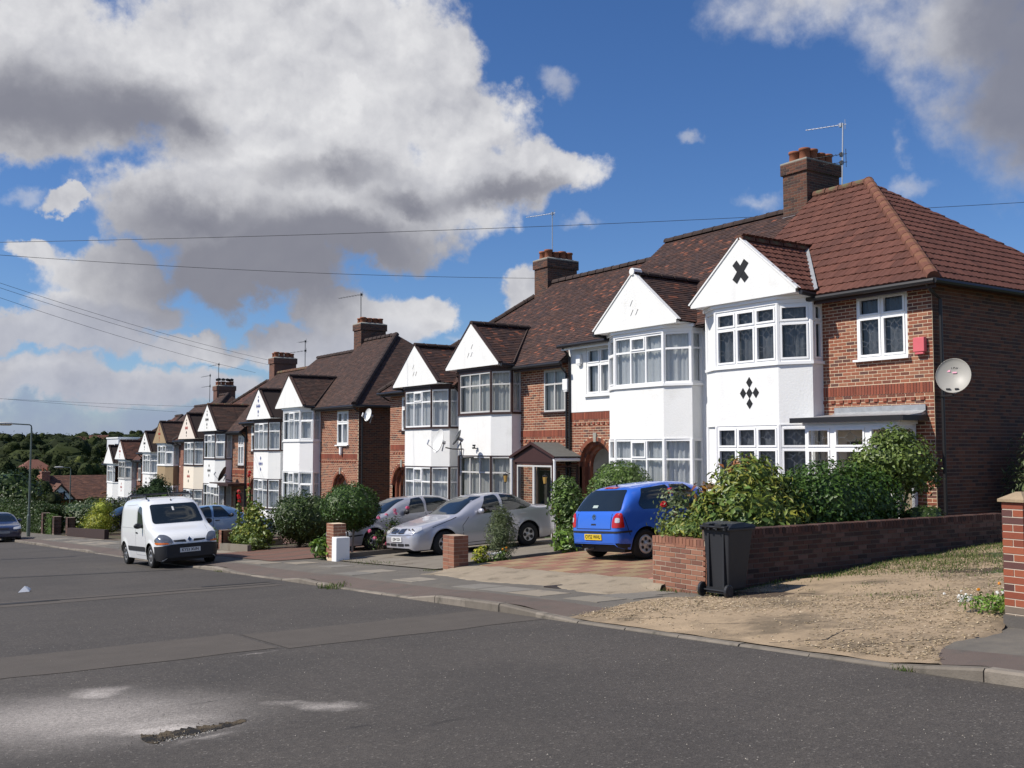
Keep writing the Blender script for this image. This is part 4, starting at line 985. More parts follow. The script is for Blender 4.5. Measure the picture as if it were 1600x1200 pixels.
def deco_dia(mat, low=True, mid=None):
    def f(root, X, c, go, sg):
        b = X(); k = .1; b2 = X()
        for z, d in [(6.12, -go - .012)] + ([(3.28, -.745)] if low else []):
            for (i, j) in ((0, 0), (1, 0), (-1, 0), (0, 1.35), (0, -1.35), (0, 2.3), (0, -2.3)):
                if abs(j) > 2 and z < 5: continue
                q = (c + i * .19, d, z + j * .2); w = k * (1 if abs(j) < 2 else .6)
                (b2 if mid and j == 0 else b).prism([(q[0] - w * .8, q[1], q[2]), (q[0], q[1], q[2] - w), (q[0] + w * .8, q[1], q[2]), (q[0], q[1], q[2] + w)], (0, .013, 0))
        b.build('painted_diamonds', mat, root)
        if b2.v: b2.build('painted_diamonds', mid, root)
    return f
m_cream_g = M('cream_paint', (.74, .66, .58), .8, .05, 2)
h1, x1 = house('end house with black cross on white gable and leaded white windows', 18.65, -1, 5.20, W=6.18, c=1.75, near=3, panel=m_render, frame=m_upvc, tiles=m_tile_new, tstyle='interlock', hip=1.75,
      door='porch_flat', dwin=(4.34, 5.60, 3.93, 5.32), lead=True, curtain=m_panetone, brickmode='parts', side=True, deco=deco_x, roofmat_ridge=m_ridge)
h2, x2 = house('white rendered house with brick entrance arch and white ball finial', 18.65, 1, 4.92, W=6.10, c=2.1, near=2, panel=m_render, frame=m_upvc, tiles=m_tile_old, chim=True, door='arch', ta=4.87,
      dwin=(4.0, 5.24, 3.86, 5.26), uprender=True, deco=deco_slash, roofmat_ridge=m_ridge_dk, finial=True, pots=4)
h3, x3 = house('brick house with brown gabled glass porch and grey bay windows', 30.95, -1, 4.43, W=6.2, c=1.95, near=2, panel=m_render, frame=m_paint_grey, trim=m_brown, tiles=m_tile_old, door='porch_gable',
      dwin=(4.88, 6.0, 3.92, 5.22), curtain=m_curtain_w, deco=deco_slash, roofmat_ridge=m_ridge_dk, sashes=False)
h4, x4 = house('red brick house with satellite dishes by its white bay', 30.95, 1, 4.03, W=5.6, c=1.98, near=2, panel=m_render, frame=m_upvc, trim=m_brown, tiles=m_tile_old, chim=True, hip=1.2, door='arch', ta=4.62,
      dwin=(3.75, 4.6, 3.9, 5.2), deco=deco_slash, roofmat_ridge=m_ridge_dk)
h5, x5 = house('end house with dark hipped roof above brick side wall', 47.04, -1, 3.65, W=7.6, c=2.0, near=2, panel=m_render_rough, frame=m_upvc, tiles=m_tile_brown, hip=3.3, door='arch', ta=5.8,
      dwin=(5.45, 6.6, 3.75, 5.2), side=True, roofmat_ridge=m_ridge_dk)
h6, x6 = house('white bay house with blue diamonds behind the red hollyhocks', 47.04, 1, 3.22, W=6.05, c=1.93, near=1, panel=m_render, frame=m_upvc, trim=m_brown, tiles=m_tile_brown, chim=True, door='arch',
      deco=deco_dia(m_bluepaint), roofmat_ridge=m_ridge_dk)
h7, x7 = house('brick house with flat porch canopy beside its white bay', 59.0, -1, 2.76, W=5.95, c=1.95, near=1, panel=m_render, frame=m_upvc, trim=m_brown, tiles=m_tile_brown, door='canopy', dwin=(4.6, 5.5, 3.6, 5.2),
      deco=deco_dia(m_blackpaint), roofmat_ridge=m_ridge)
h8, x8 = house('cream house with small red diamonds on its gable', 59.0, 1, 2.36, W=6.1, c=1.9, near=1, panel=m_render_cream, gable=m_cream_g, frame=m_upvc, trim=m_brown, tiles=m_tile_red, chim=True, door='arch', brickmode='tex',
      hip=1.8, deco=deco_dia(m_blackpaint, mid=m_redpaint), roofmat_ridge=m_ridge_dk)
h9, x9 = house('tan pebbledashed house with red mark on its gable', 75.0, -1, 2.19, W=6.15, c=1.95, dx=1.7, near=1, panel=m_render_tan, gable=m_render_tan, frame=m_upvc, tiles=m_tile_brown, door='arch', brickmode='tex', hip=1.8,
      deco=deco_dia(m_redpaint, low=False), roofmat_ridge=m_ridge_dk, side=True)
h10, x10 = house('small white house next to the tan gabled one', 75.0, 1, 1.56, W=6.15, c=1.95, dx=1.7, near=1, panel=m_render, frame=m_upvc, tiles=m_tile_brown, chim=True, door='arch', brickmode='tex', deco=deco_dia(m_blackpaint), roofmat_ridge=m_ridge_dk, pots_cowl=True)
h11, x11 = house('furthest white gabled house in the row, grey bay windows', 87.1, -1, .98, W=6.15, c=1.95, dx=1.9, near=1, panel=m_render, frame=m_paint_grey, tiles=m_tile_red, door='arch', brickmode='tex', hip=1.8, deco=deco_dia(m_redpaint), roofmat_ridge=m_ridge_dk)
h12, x12 = house('last house of the row, mostly hidden', 87.1, 1, .6, W=6.15, c=1.95, dx=1.9, near=0, panel=m_render, frame=m_upvc, tiles=m_tile_brown, door='arch', brickmode='tex', roofmat_ridge=m_ridge_dk, hip=1.8)

# H1 glazed porch with flat black canopy
def porch_flat():
    X = lambda: MB(x1); t0, t1, d = 3.42, 5.70, -.62
    b = X(); b.prism([(t0 - .25, d - .16, 2.60), (t1 + .30, d - .16, 2.60), (t1 + .30, .0, 2.70), (t0 - .1, .0, 2.70)], (0, 0, .05)); po = b.build('porch', m_lead, h1)
    b = X(); b.box(t0 - .28, t1 + .34, d - .24, d - .15, 2.56, 2.67); b.box(t1 + .25, t1 + .34, d - .149, -.02, 2.56, 2.67); b.build('gutter', m_gutter, po)
    b = X(); b.prism([(te_ := t0 + .3, -.02, 2.66), (t1 + .3, -.02, 2.66), (t1 + .3, -.03, 2.90), (te_, -.03, 2.90)], (0, -.02, 0)); b.prism([(te_, -.03, 2.78), (t1 + .3, -.03, 2.78), (t1 + .3, -.22, 2.69), (te_, -.22, 2.69)], (0, 0, .012)); b.build('flashing', m_lead, po)
    b = X(); b.box(t0 - .12, t1 + .1, d, -.02, 2.50, 2.598); b.build('fascia', m_upvc, po)
    segs = [((t0 - .02, d), (t0 + .72, d), 1), ((t0 + .72, d), (t0 + 1.62, d), 1), ((t0 + 1.62, d), (t1, d), 1), ((t1, d), (t1 + .02, -.02), 1)]
    for i, (A, B_, n) in enumerate(segs):
        f, L = segf(A, B_); g = lambda u, n, h, f=f: x1(*f(u, n, h))
        window(h1, g, L, .0, 2.5, n, .80, m_upvc, None, sash=(0,), topsash=(0,), lead=True, near=2, fw=.07, name='door' if i == 1 else 'porch_window')
    b = X(); b.box(4.0, 5.3, .25, .30, -.3, 2.15); b.build('inner_door', M('dim_hall_door', (.12, .07, .04), .6), h1)
    b = X(); b.box(t0 - .1, t1 + .1, d - .05, -.02, -.6, -.003); b.build('porch_step', m_conc, h1)
porch_flat()
def porch_gable():
    X = lambda: MB(x3); t0, t1, d = 4.62, 6.62, -.95; c = (t0 + t1) / 2
    b = X(); b.prism([(t0 - .05, d, 2.36), (t1 + .08, d, 2.36), (t1 + .08, d, 2.56), (c, d, 2.92), (t0 - .05, d, 2.56)], (0, .06, 0)); po = b.build('porch', m_maroon, h3)
    b = X(); 
    for s in (-1, 1): b.prism([(c, d - .06, 2.94), (c + s * 1.16, d - .06, 2.52), (c + s * 1.16, -.01, 2.52), (c, -.01, 2.94)], (0, 0, .03))
    b.build('porch_roof', M('grey_felt', (.12, .12, .11), .9, .2, 5, bump=.3), po)
    b = X()
    for s in (-1, 1): b.prism([(c, d - .085, 2.90), (c + s * 1.18, d - .085, 2.47), (c + s * 1.18, d - .085, 2.55), (c, d - .085, 2.985)], (0, .024, 0))
    b.build('bargeboard', m_maroon, po)
    b = X(); b.tube((t1 + .12, d - .05, 2.45), (t1 + .12, -.05, 2.45), .05, 8); b.tube((t0 - .12, d - .05, 2.45), (t0 - .12, -.05, 2.45), .05, 8)
    b.tube((t1 + .12, d - .02, 2.45), (t1 + .12, d - .02, 0), .04, 8); b.tube((t0 - .12, d - .02, 2.45), (t0 - .12, d - .02, 0), .04, 8); b.build('white_downpipe', m_upvc, po)
    b = X(); b.box(t0, t0 + .10, d + .02, d + .1, -.2, 2.36); b.box(t1 - .08, t1 + .02, d + .02, d + .1, -.2, 2.36); b.box(t0, t1, d + .02, d + .1, -.3, .08); b.box(t0, t1, d + .02, d + .1, 2.30, 2.36); b.build('frame', m_maroon, po)
    for (a, b2, n) in ((t0 + .1, t0 + .98, 'porch_window'), (t0 + .98, t1 - .08, 'door')):
        f, L = segf((a, d + .06), (b2, d + .06)); g = lambda u, n_, h, f=f: x3(*f(u, n_, h))
        w = window(h3, g, L, .1, 2.28, 1, .22, m_paint_grey, None, near=2, fw=.05, name=n)
    for s, a in ((1, t1 + .01), (-1, t0)):
        f, L = segf((a, d + .1), (a, -.02)) if s > 0 else segf((a, -.02), (a, d + .1)); g = lambda u, n_, h, f=f: x3(*f(u, n_, h))
        window(h3, g, L, .9, 2.28, 1, None, m_brown, None, near=2, fw=.05, name='porch_window')
        b = X(); b.box(a - .04, a + .04, d + .1, -.02, -.3, .895); b.build('porch_wall', m_brick, h3)
    b = X(); b.box(4.45, 5.7, .25, .30, -.3, 2.1); b.build('inner_door', M('dark_hall', (.03, .028, .025), .6), h3)
porch_gable()
def canopy():
    X = lambda: MB(x7); b = X(); b.box(2.9, 6.0, -1.0, -.02, 2.52, 2.66); po = b.build('porch_canopy', m_brown, h7)
    b = X(); b.box(2.85, 4.3, -1.03, -1.005, 2.4, 2.6); b.build('fascia', m_upvc, po)
    b = X(); b.box(4.5, 5.5, .02, .06, 0, 2.2); b.build('door', M('red_brown_door', (.10, .03, .02), .4), h7)
    f, L = segf((3.6, -.95), (4.45, -.95)); window(h7, lambda u, n, h: x7(*f(u, n, h)), L, 0, 2.5, 2, .8, m_upvc, None, near=1, name='porch_window')
canopy()
# fixings on the fronts
def alarm(label, h, xf, t, z, mat, w=.2, hh=.28):
    b = MB(); b.box(-.10, 0, -w / 2, w / 2, -hh / 2, hh / 2); b.box(-.085, -.01, -w / 2 + .03, w / 2 - .03, -hh / 2 - .05, -hh / 2 - .001)
    o = b.build('alarm_box', mat); p = h.location + xf(t, -.03, z); o.location = p
    md = o.modifiers.new('b', 'BEVEL'); md.width = .012; md.segments = 2
    return tag(o, label, 'alarm box')
alarm('faded pink alarm box on brick beside the leaded window', h1, x1, 5.93, 4.13, M('faded_pink', (.62, .13, .15), .5), .26, .3)
alarm('white alarm box near the top corner of rendered wall', h2, x2, 5.52, 4.95, m_upvc)
alarm('white alarm box on brick between grey window and drainpipe', h3, x3, 6.12, 4.72, m_upvc, .24, .34)
alarm('small white box under the brick house window', h5, x5, 6.0, 3.5, m_upvc, .14, .3)
def lantern(label, t, z):
    r = thing('wall_lantern', label, 'lantern', h3.location + x3(t, -.98, z))
    b = MB(); b.tube((.05, 0, .0), (-.12, 0, .06), .012, 6); b.lathe([(.0, .02), (.09, -.03), (.08, -.05)], (-.13, 0, 0), 6); b.lathe([(.05, -.25), (.02, -.28)], (-.13, 0, 0), 6); b.build('bracket', m_black, r)
    b = MB(); b.lathe([(.075, -.05), (.045, -.25)], (-.13, 0, 0), 6); b.build('lamp_glass', M('amber_glass', (.45, .28, .08), .2, .1), r)
lantern('black lantern with amber glass right of the porch door', 6.45, 2.0); lantern('black lantern with amber glass at left of porch', 4.36, 2.0)
def dish(label, loc, aim, r, mat, pole=None, arm=True, text=None, lnb=True):
    root = thing('satellite_dish', label, 'satellite dish', loc); r *= .94
    aim = Vector(aim).normalized(); q = aim.to_track_quat('Z', 'Y').to_matrix().to_4x4()
    if abs(aim.z) < .99:
        side = Vector((0, 0, 1)).cross(aim).normalized(); up = aim.cross(side); q = Matrix((side, up, aim)).transposed().to_4x4()
    b = MB(); prof = [(0.001, 0)] + [(r * k / 7, .28 * r * (k / 7) ** 2) for k in range(1, 8)]; b.lathe(prof + [(r * 1.02, .28 * r + .012), (r * 1.02, .27 * r - .012)] + [(r * k / 7, .28 * r * (k / 7) ** 2 - .012) for k in range(7, 0, -1)], n=36, cap=False)
    o = b.build('reflector', mat, root, smooth_=True); o.matrix_local = q @ Matrix.Diagonal((.94, 1.06, 1, 1))
    b = MB()
    if arm:
        e = Vector((0, -r * .55, r * 1.25)); b.tube((0, -r * .95, .22 * r), e, .012, 6)
        if lnb: b.tube(e, e + Vector((0, .16, -.02)), .03, 8, r2=.035)
    b.tube((0, 0, -.01), (0, 0, -.16), .06, 8); b.tube((0, -.05, -.12), (0, -.3, -.12), .025, 8)
    o = b.build('bracket', m_metal if mat is not m_black else m_black, root); o.matrix_local = q
    if pole:
        b = MB(); b.path([Vector(p) - Vector(loc) for p in pole], .022, 6); b.build('pole', m_gutter, root)
    if text:
        cu = bpy.data.curves.new('lettering', 'FONT'); cu.body = text; cu.size = .085; cu.align_x = 'CENTER'; cu.extrude = .001; cu.materials.append(m_blackpaint)
        t = put_text(cu, root); t.matrix_local = q @ Matrix.Translation((.05, .17, .032))
        b = MB(); b.box(-.13, -.07, .11, .15, .022, .026); b.box(-.03, .05, .08, .11, .02, .024); o = b.build('pink_mark', M('pink_print', (.75, .35, .45), .6), root); o.matrix_local = q
        b = MB(); b.box(-.13, -.05, -r * .86, -r * .78, .20 * r, .20 * r + .03); b.box(.03, .1, -r * .86, -r * .78, .20 * r, .20 * r + .03); o = b.build('clamp', m_black, root); o.matrix_local = q
    return root
m_dish = M('dish_shade_grey', (.36, .345, .31), .45, .05, 3); m_dishw = M('dish_white', (.74, .74, .72), .45, .05, 3); m_dishdk = M('dish_dark', (.05, .055, .06), .5, .1, 3)  # the first grey puts the corner dish's part shade into its colour
dish('large round satellite dish on a pole at the end house corner', (18.5, 11.83, 3.09), (-.86, -.40, .32), .36, m_dish, pole=[(18.62, 11.93, 2.75), (18.85, 12.3, 2.75), (18.95, 12.44, 2.75)], text='TRIAX', arm=False)
dish('white satellite dish with long arm beside the white bay', (17.55, 30.35, 1.95), (-.97, .10, .25), .40, m_dishw, pole=[(17.65, 30.2, 1.75), (17.75, 29.9, 1.7), (18.05, 29.7, 1.7)])
dish('small dark satellite dish in front of the grey bay', (17.35, 28.85, 2.05), (-.8, .35, .45), .27, m_dishdk, arm=False, pole=[(17.4, 28.8, 1.9), (17.45, 28.8, 1.42), (17.9, 28.8, 1.42)])
dish('white satellite dish on shaded side of the red brick house', (18.95, 38.75, 3.12), (-.97, -.10, .25), .27, m_dishw, pole=[(19.05, 38.85, 2.95), (19.2, 39.4, 2.95)])
dish('dark satellite dish above the flat porch canopy', (18.1, 54.6, .35), (-.7, .5, .4), .42, m_dishdk, pole=[(18.2, 54.6, .1), (18.6, 54.5, 0.)])
b = MB(); b.box(-.1, .0, -.05, .05, -.02, .02); b.tube((-.1, 0, 0), (-.16, .02, .1), .03, 8); b.box(-.24, -.12, -.07, .07, .1, .18); b.box(-.2, -.1, .06, .16, -.02, .06)
o = b.build('security_light', m_black); o.location = (18.05, 28.85, 1.72); o.scale = (.6, .6, .7); tag(o, 'dark security light on the white bay panel', 'security light')

# chimneys carry aerials
def aerial(label, base, top, booms, mat=m_metal, tilt=0):
    r = thing('tv_aerial', label, 'aerial', base); B0 = Vector(base); b = MB(); b.tube((0, 0, 0), Vector(top) - B0, .02, 6); b.build('mast', mat, r)
    for (z, d, L, n, el) in booms:
        d = Vector(d).normalized(); p = Vector((0, 0, z)) + (Vector(top) - B0) * 0; b = MB(); s = d.cross(Vector((0, 0, 1))).normalized()
        b.tube(p - d * .15, p + d * L, .010, 5); b.box(-.04, .04, -.04, .04, z - .06, z + .05)
        for i in range(n):
            q = p + d * (L * (i + .5) / n); e = el * (1 - .3 * i / n); b.tube(q - s * e, q + s * e, .005, 4)
        b.tube(p - d * .12 + Vector((0, 0, .14)), p - d * .12 - Vector((0, 0, .14)), .008, 4); b.build('boom', mat if z > 1 else m_wire, r)
    return r
aerial('tall aerial with two booms beside the nearest chimney', (23.2, 18.05, 8.9), (23.2, 17.98, 10.72), [(1.78, (-.35, 1, .04), 1.0, 9, .13), (.95, (-.45, 1, 0), .95, 10, .10), (.72, (-.45, .8, 0), .5, 4, .08)])
aerial('thin aerial on second chimney from the right', (23.2, 31.6, 8.6), (23.2, 31.6, 10.86), [(2.22, (-.2, 1, .05), 1.4, 10, .16)])
aerial('thin aerial on the chimney above the dark hipped roof', (23.2, 48.5, 7.6), (23.2, 48.54, 9.9), [(2.2, (-.2, 1, 0), 2.0, 8, .2)], m_wire)
aerial('aerial with double crossbars on the fourth chimney', (23.2, 55.9, 6.0), (23.2, 55.92, 8.05), [(1.45, (-.1, 1, 0), 2.6, 6, .2), (2.0, (0, 1, 0), 1.0, 3, .25)], m_wire)
aerial('slender aerial behind the furthest chimney', (24.2, 74.6, 5.5), (24.2, 74.6, 8.1), [(2.5, (0, 1, 0), 2.2, 5, .2)], m_wire)
aerial('stubby aerial clipped to far side of furthest chimney', (24.2, 76.6, 5.3), (24.2, 76.6, 7.4), [(2.0, (0, 1, 0), 2.2, 5, .2), (1.2, (0, 1, 0), 2.0, 4, .2)], m_wire)
# overhead cables
def cable(label, A, B_, sag, r=.008):
    A, B_ = Vector(A), Vector(B_); b = MB(); n = 40
    b.path([A.lerp(B_, i / n) - Vector((0, 0, sag * 4 * (i / n) * (1 - i / n))) for i in range(n + 1)], r, 5)
    o = b.build('overhead_cable', m_wire); tag(o, label, 'cable', 'overhead cables')
def pole(label, x, y, top):
    z = terr(x, y); b = MB(); b.tube((x, y, z - .5), (x, y, top), .14, 10, r2=.09); b.box(x - .5, x + .5, y - .05, y + .05, top - .5, top - .4)
    tag(b.build('telegraph_pole', M('creosoted_pole', (.08, .06, .045), .9, .2, 6)), label, 'pole')
pole('tall dark wooden telegraph pole across the street', -3.8, 40, 10.5); pole('second wooden telegraph pole further down the street', -3.8, 80, 6.7)
P1 = (-3.8, 40, 0)
cable('long cable crossing the sky and passing behind the nearest chimney', (-3.8, 40, 7.9), (42, 9.6, 10.3), .5)
cable('cable running down to the second chimney from the right', (-3.8, 40, 8.5), (23.0, 32.2, 8.35), .35)
for i, (dz, E) in enumerate(((10.3, (22.9, 59.3, 7.0)), (10.15, (22.9, 59.5, 6.75)), (9.95, (22.8, 63., 6.6)))):
    cable(('upper', 'middle', 'lowest')[i] + ' of three close cables running to the chimney above the cream house', (-3.8, 40, dz), E, .5)
for i, (dz, E) in enumerate(((6.5, (24.8, 87.2, 4.9)), (5.9, (24.8, 76, 4.9)))):
    cable(('upper', 'lower')[i] + ' of two thin cables over the far end of the row', (-3.8, 80, dz), E, .2)

# ------------------------------------------------------------------ walls and piers
def brick_wall(label, name, segs, h_of, base_of, mat, mortar, individual=300, coping=True, thick=.215):
    """segs: (A,B) plan lines, outer face on the right-hand side of A->B"""
    root = thing(name, label, 'wall', (segs[0][0][0], segs[0][0][1], base_of(*segs[0][0]))); o3 = root.location
    cnt = 0; jb = MB(); unit = None; core = MB()
    for (A, B_) in segs:
        A, B_ = Vector(A), Vector(B_); d = (B_ - A); L = d.length; d.normalize(); n = Vector((d.y, -d.x)); top = h_of(A)
        f = lambda u, k, z: (A.x + d.x * u + n.x * k - o3.x, A.y + d.y * u + n.y * k - o3.y, z - o3.z)
        zb = min(base_of(A.x, A.y), base_of(B_.x, B_.y)) - .25
        core.box(.0, L, -thick + .005, -.006, zb, top - .01, f=f)
        q = bricks_in(0, L, top - .075 * math.ceil((top - zb) / .075), top - (.105 if coping else 0), ph=.05)
        for (a, b, h0, h1) in q:
            z = f((a + b) / 2, 0, h1); 
            if z[2] + o3.z < base_of(z[0] + o3.x, z[1] + o3.y) - .02: continue
            if cnt < individual and b - a > .19:
                if unit is None:
                    ub = MB(); ub.box(-.1075, .1075, .0, .05, -.0325, .0325); unit = ub.mesh('brick', mat)
                c = f((a + b) / 2, rnd.uniform(-.004, .004), (h0 + h1) / 2)
                o = put('brick', unit, root, c, (rnd.uniform(-.006, .006), 0, math.atan2(d.y, d.x))); cnt += 1; o.scale = ((b - a) / .215, 1, (h1 - h0) / .065)
            else: jb.box(a, b, -.05, rnd.uniform(-.004, .004), h0, h1, f=f)
        for (a, b, h0, h1) in bricks_in(0, L, zb, top - (.105 if coping else 0)): jb.box(a, b, -thick, -thick + .05, h0, h1, f=f)
        if coping:
            x = .0
            while x < L - .04:
                jb.box(x + .004, min(L, x + .068), -thick - .004, .004, top - .103, top + rnd.uniform(-.003, .003), f=f); x += .075
    core.build('wall_core', mortar, root)
    tag(jb.build('brickwork', mat, root), kind='stuff'); return root
# the brick unit's outer face is +y in its own frame, so mirror it for walls whose outer side is right of A->B
def wall_h1():
    b1 = brick_wall('low pinkish brick wall end facing the pavement beside the bin', 'garden_wall', [((10.78, 12.08), (10.78, 10.93))], lambda A: .335, lambda x, y: gard_z(x, y), m_brick_pink, M('pale_mortar', (.36, .28, .21), .95, .2, 6))
    b2 = brick_wall('long low brick boundary wall in shade beside the gravel drive', 'garden_wall', [((10.9, 10.90), (18.6, 10.90))], lambda A: .47, lambda x, y: gard_z(x, y), m_brick_wall, M('shade_toned_mortar', (.10, .082, .066), .95, .25, 6), 280)  # mortar darkened too, the shade of this face put into its colour
    # brick ends of the front piece
    b = MB(); 
    for k in range(12):
        z = .335 - .105 - k * .075; b.box(0.006, .21, -.012, .05, z - .07, z - .005)
    o = b.build('brickwork', m_brick_pink, b1); o.location = (-.0, 10.93 - 12.08 - .0, -b1.location.z); tag(o, kind='stuff')
wall_h1()
def pier(label, x, y, z0, h, wx, wy, mat=m_brick, mortar=None, cap='flat', white=None, name='brick_pier', each=True, grey=0):
    root = thing(name, label, 'pier', (x, y, z0)); b = MB(); b.box(-wx / 2 + .004, wx / 2 - .004, -wy / 2 + .004, wy / 2 - .004, -.3, h - .005); b.build('pier_core', mortar or m_mortar, root)
    ch = .0775; n = int(h / ch); sh = {}; jb = MB()
    for k in range(n):
        z = h - (k + 1) * ch + .006; zz = z + ch - .012
        if grey and k >= n - grey: m_ = m_mortar_grey
        else: m_ = mat
        for (w, f, L) in ((wy, 0, wy), (wx, 1, wx), (wy, 2, wy), (wx, 3, wx)):
            if L < .3: cuts = [(0, L)] if k % 2 == 0 else [(0, L / 2 - .005), (L / 2 + .005, L)]
            else: cuts = [(0, .212), (.222, L)] if k % 2 == 0 else [(0, L - .222), (L - .212, L)]
            for (a, c) in cuts:
                mid, hw = (a + c) / 2 - L / 2, (c - a) / 2
                if each and f in (0, 3):
                    key = (round(hw, 3), f, m_.name)
                    if key not in sh:
                        ub = MB(); e = .05
                        if f == 0: ub.box(-.0, e, -hw, hw, 0, ch - .012)
                        else: ub.box(-hw, hw, 0, e, 0, ch - .012)
                        sh[key] = ub.mesh('brick', m_)
                    put('brick', sh[key], root, (-wx / 2 - rnd.uniform(0, .002), mid, z) if f == 0 else (mid, -wy / 2 - rnd.uniform(0, .002), z))
                else:
                    if f == 0: jb.box(-wx / 2, -wx / 2 + .05, mid - hw, mid + hw, z, zz)
                    elif f == 2: jb.box(wx / 2 - .05, wx / 2, mid - hw, mid + hw, z, zz)
                    elif f == 1: jb.box(mid - hw, mid + hw, wy / 2 - .05, wy / 2, z, zz)
                    else: jb.box(mid - hw, mid + hw, -wy / 2, -wy / 2 + .05, z, zz)
    if jb.v: tag(jb.build('brickwork', mat, root), kind='stuff')
    if cap == 'pyramid':
        b = MB(); e = .03; P = [(-wx / 2 - e, -wy / 2 - e), (wx / 2 + e, -wy / 2 - e), (wx / 2 + e, wy / 2 + e), (-wx / 2 - e, wy / 2 + e)]
        b.add([(p[0], p[1], h + .001) for p in P] + [(p[0], p[1], h + .03) for p in P] + [(p[0] * .2, p[1] * .2, h + .105) for p in P], [(0, 3, 2, 1)] + [(i, (i + 1) % 4, 4 + (i + 1) % 4, 4 + i) for i in range(4)] + [(4 + i, 4 + (i + 1) % 4, 8 + (i + 1) % 4, 8 + i) for i in range(4)] + [(8, 9, 10, 11)])
        b.build('cap_stone', M('sandy_cap', (.33, .25, .16), .95, .25, 9, bump=.6, bsc=50), root)
        b = MB(); b.box(-wx / 2 - .012, wx / 2 + .012, -wy / 2 - .012, wy / 2 + .012, -.25, .10); b.build('footing', M('grey_footing', (.11, .10, .09), .95, .25, 6, bump=.5, bsc=40), root)
    if white:
        b = MB(); x0, x1, y0, y1, z1 = white; b.box(x0, x1, y0, y1, -.2, z1); o = b.build('white_panel', m_upvc, root); md = o.modifiers.new('b', 'BEVEL'); md.width = .02; md.segments = 2
    return root
pier('red brick gate pier with pyramid stone cap by white flowers', 10.55, 6.02, -.17, 1.28, .33, .23, cap='pyramid', grey=2,
     mat=M('strong_red_brick', (.34, .08, .04), .8, .15, 12, isl=.1, pal=[(.27, .075, .038), (.23, .062, .034), (.30, .088, .044), (.105, .046, .04), (.25, .07, .037)], bump=.3, bsc=80), mortar=M('cream_mortar', (.62, .53, .42), .95, .1, 9))
pier('short brick pier at the edge of tiled drive', 10.85, 18.15, gard_z(10.8, 18.1), .72, .34, .44, mat=m_brick_pink, mortar=M('pale_mortar2', (.36, .28, .21), .95, .2, 6))
pier('brick pier with white painted panel beside big leaved plant', 10.85, 24.0, gard_z(10.8, 23.7), .90, .34, .42, mat=m_brick_pink, mortar=m_mortar, white=(-.22, .15, -.50, -.222, .58))
for i, (x, y, h, l) in enumerate(((11.05, 33.0, .62, 'low pale pier at the blue car drive'), (11.2, 58.6, .95, 'brick pier beside the lime bush'), (11.0, 61.2, 1.0, 'broad brick pier right of the hedge gateway'), (11.0, 64.6, 1.2, 'brown brick pier at the hedge end'))):
    pier(l, x, y, gard_z(x, y), h, .4, .6 if i else .35, mat=m_brick_wall if i else m_brick_pink, mortar=m_mortar_grey, each=False)
# low concrete edgings in the front gardens
def edging(label, pts, h=.12, w=.10, mat=None, dz=0):
    b = MB()
    for (a, c) in zip(pts, pts[1:]):
        d = (Vector(c) - Vector(a)).normalized() * .5; n = Vector((-d.y, d.x)) * w
        P = [Vector(a) + n, Vector(a) - n, Vector(c) - n, Vector(c) + n]
        b.add([(p.x, p.y, gard_z(p.x, p.y) - .15 + dz) for p in P] + [(p.x, p.y, gard_z(p.x, p.y) + h + dz) for p in P], [(0, 3, 2, 1), (4, 5, 6, 7), (0, 1, 5, 4), (1, 2, 6, 5), (2, 3, 7, 6), (3, 0, 4, 7)])
    tag(b.build('garden_edging', mat or m_conc), label, 'edging')
edging('low concrete edging between silver saloon and flower bed', [(11.1, 18.6), (17.6, 18.6)], .10)
edging('low concrete edging in front of the rose bed', [(10.95, 24.2), (17.5, 24.3)], .12)
edging('low concrete kerb round the dark dome bush bed', [(10.9, 30.4), (10.9, 33.0), (13, 33.1)], .2, .12)
edging('low garden wall in front of the blue hatchback', [(10.95, 33.4), (10.95, 36.6)], .16, .2, m_brick_wall)
edging('low wall under the golden bush', [(10.95, 49.2), (10.95, 57.6)], .42, .2, m_brick_wall)
b = MB(); b.box(21.6, 21.75, 12.0, 12.15, -.6, 1.6); b.prism([(21.6, 12.0, 1.601), (21.75, 12.0, 1.601), (21.75, 12.15, 1.601), (21.6, 12.15, 1.601)], (.02, .02, .06)); tag(b.build('concrete_post', M('concrete_post', (.33, .3, .24), .9, .2, 6)), 'weathered concrete fence post behind the grey green shrub', 'post')
b = MB(); b.box(18.75, 19.15, 10.42, 10.66, -.4, .78); b.box(18.73, 19.17, 10.40, 10.68, .781, .82); tag(b.build('meter_box', m_upvc), 'white meter box standing past the end of boundary wall', 'meter box')
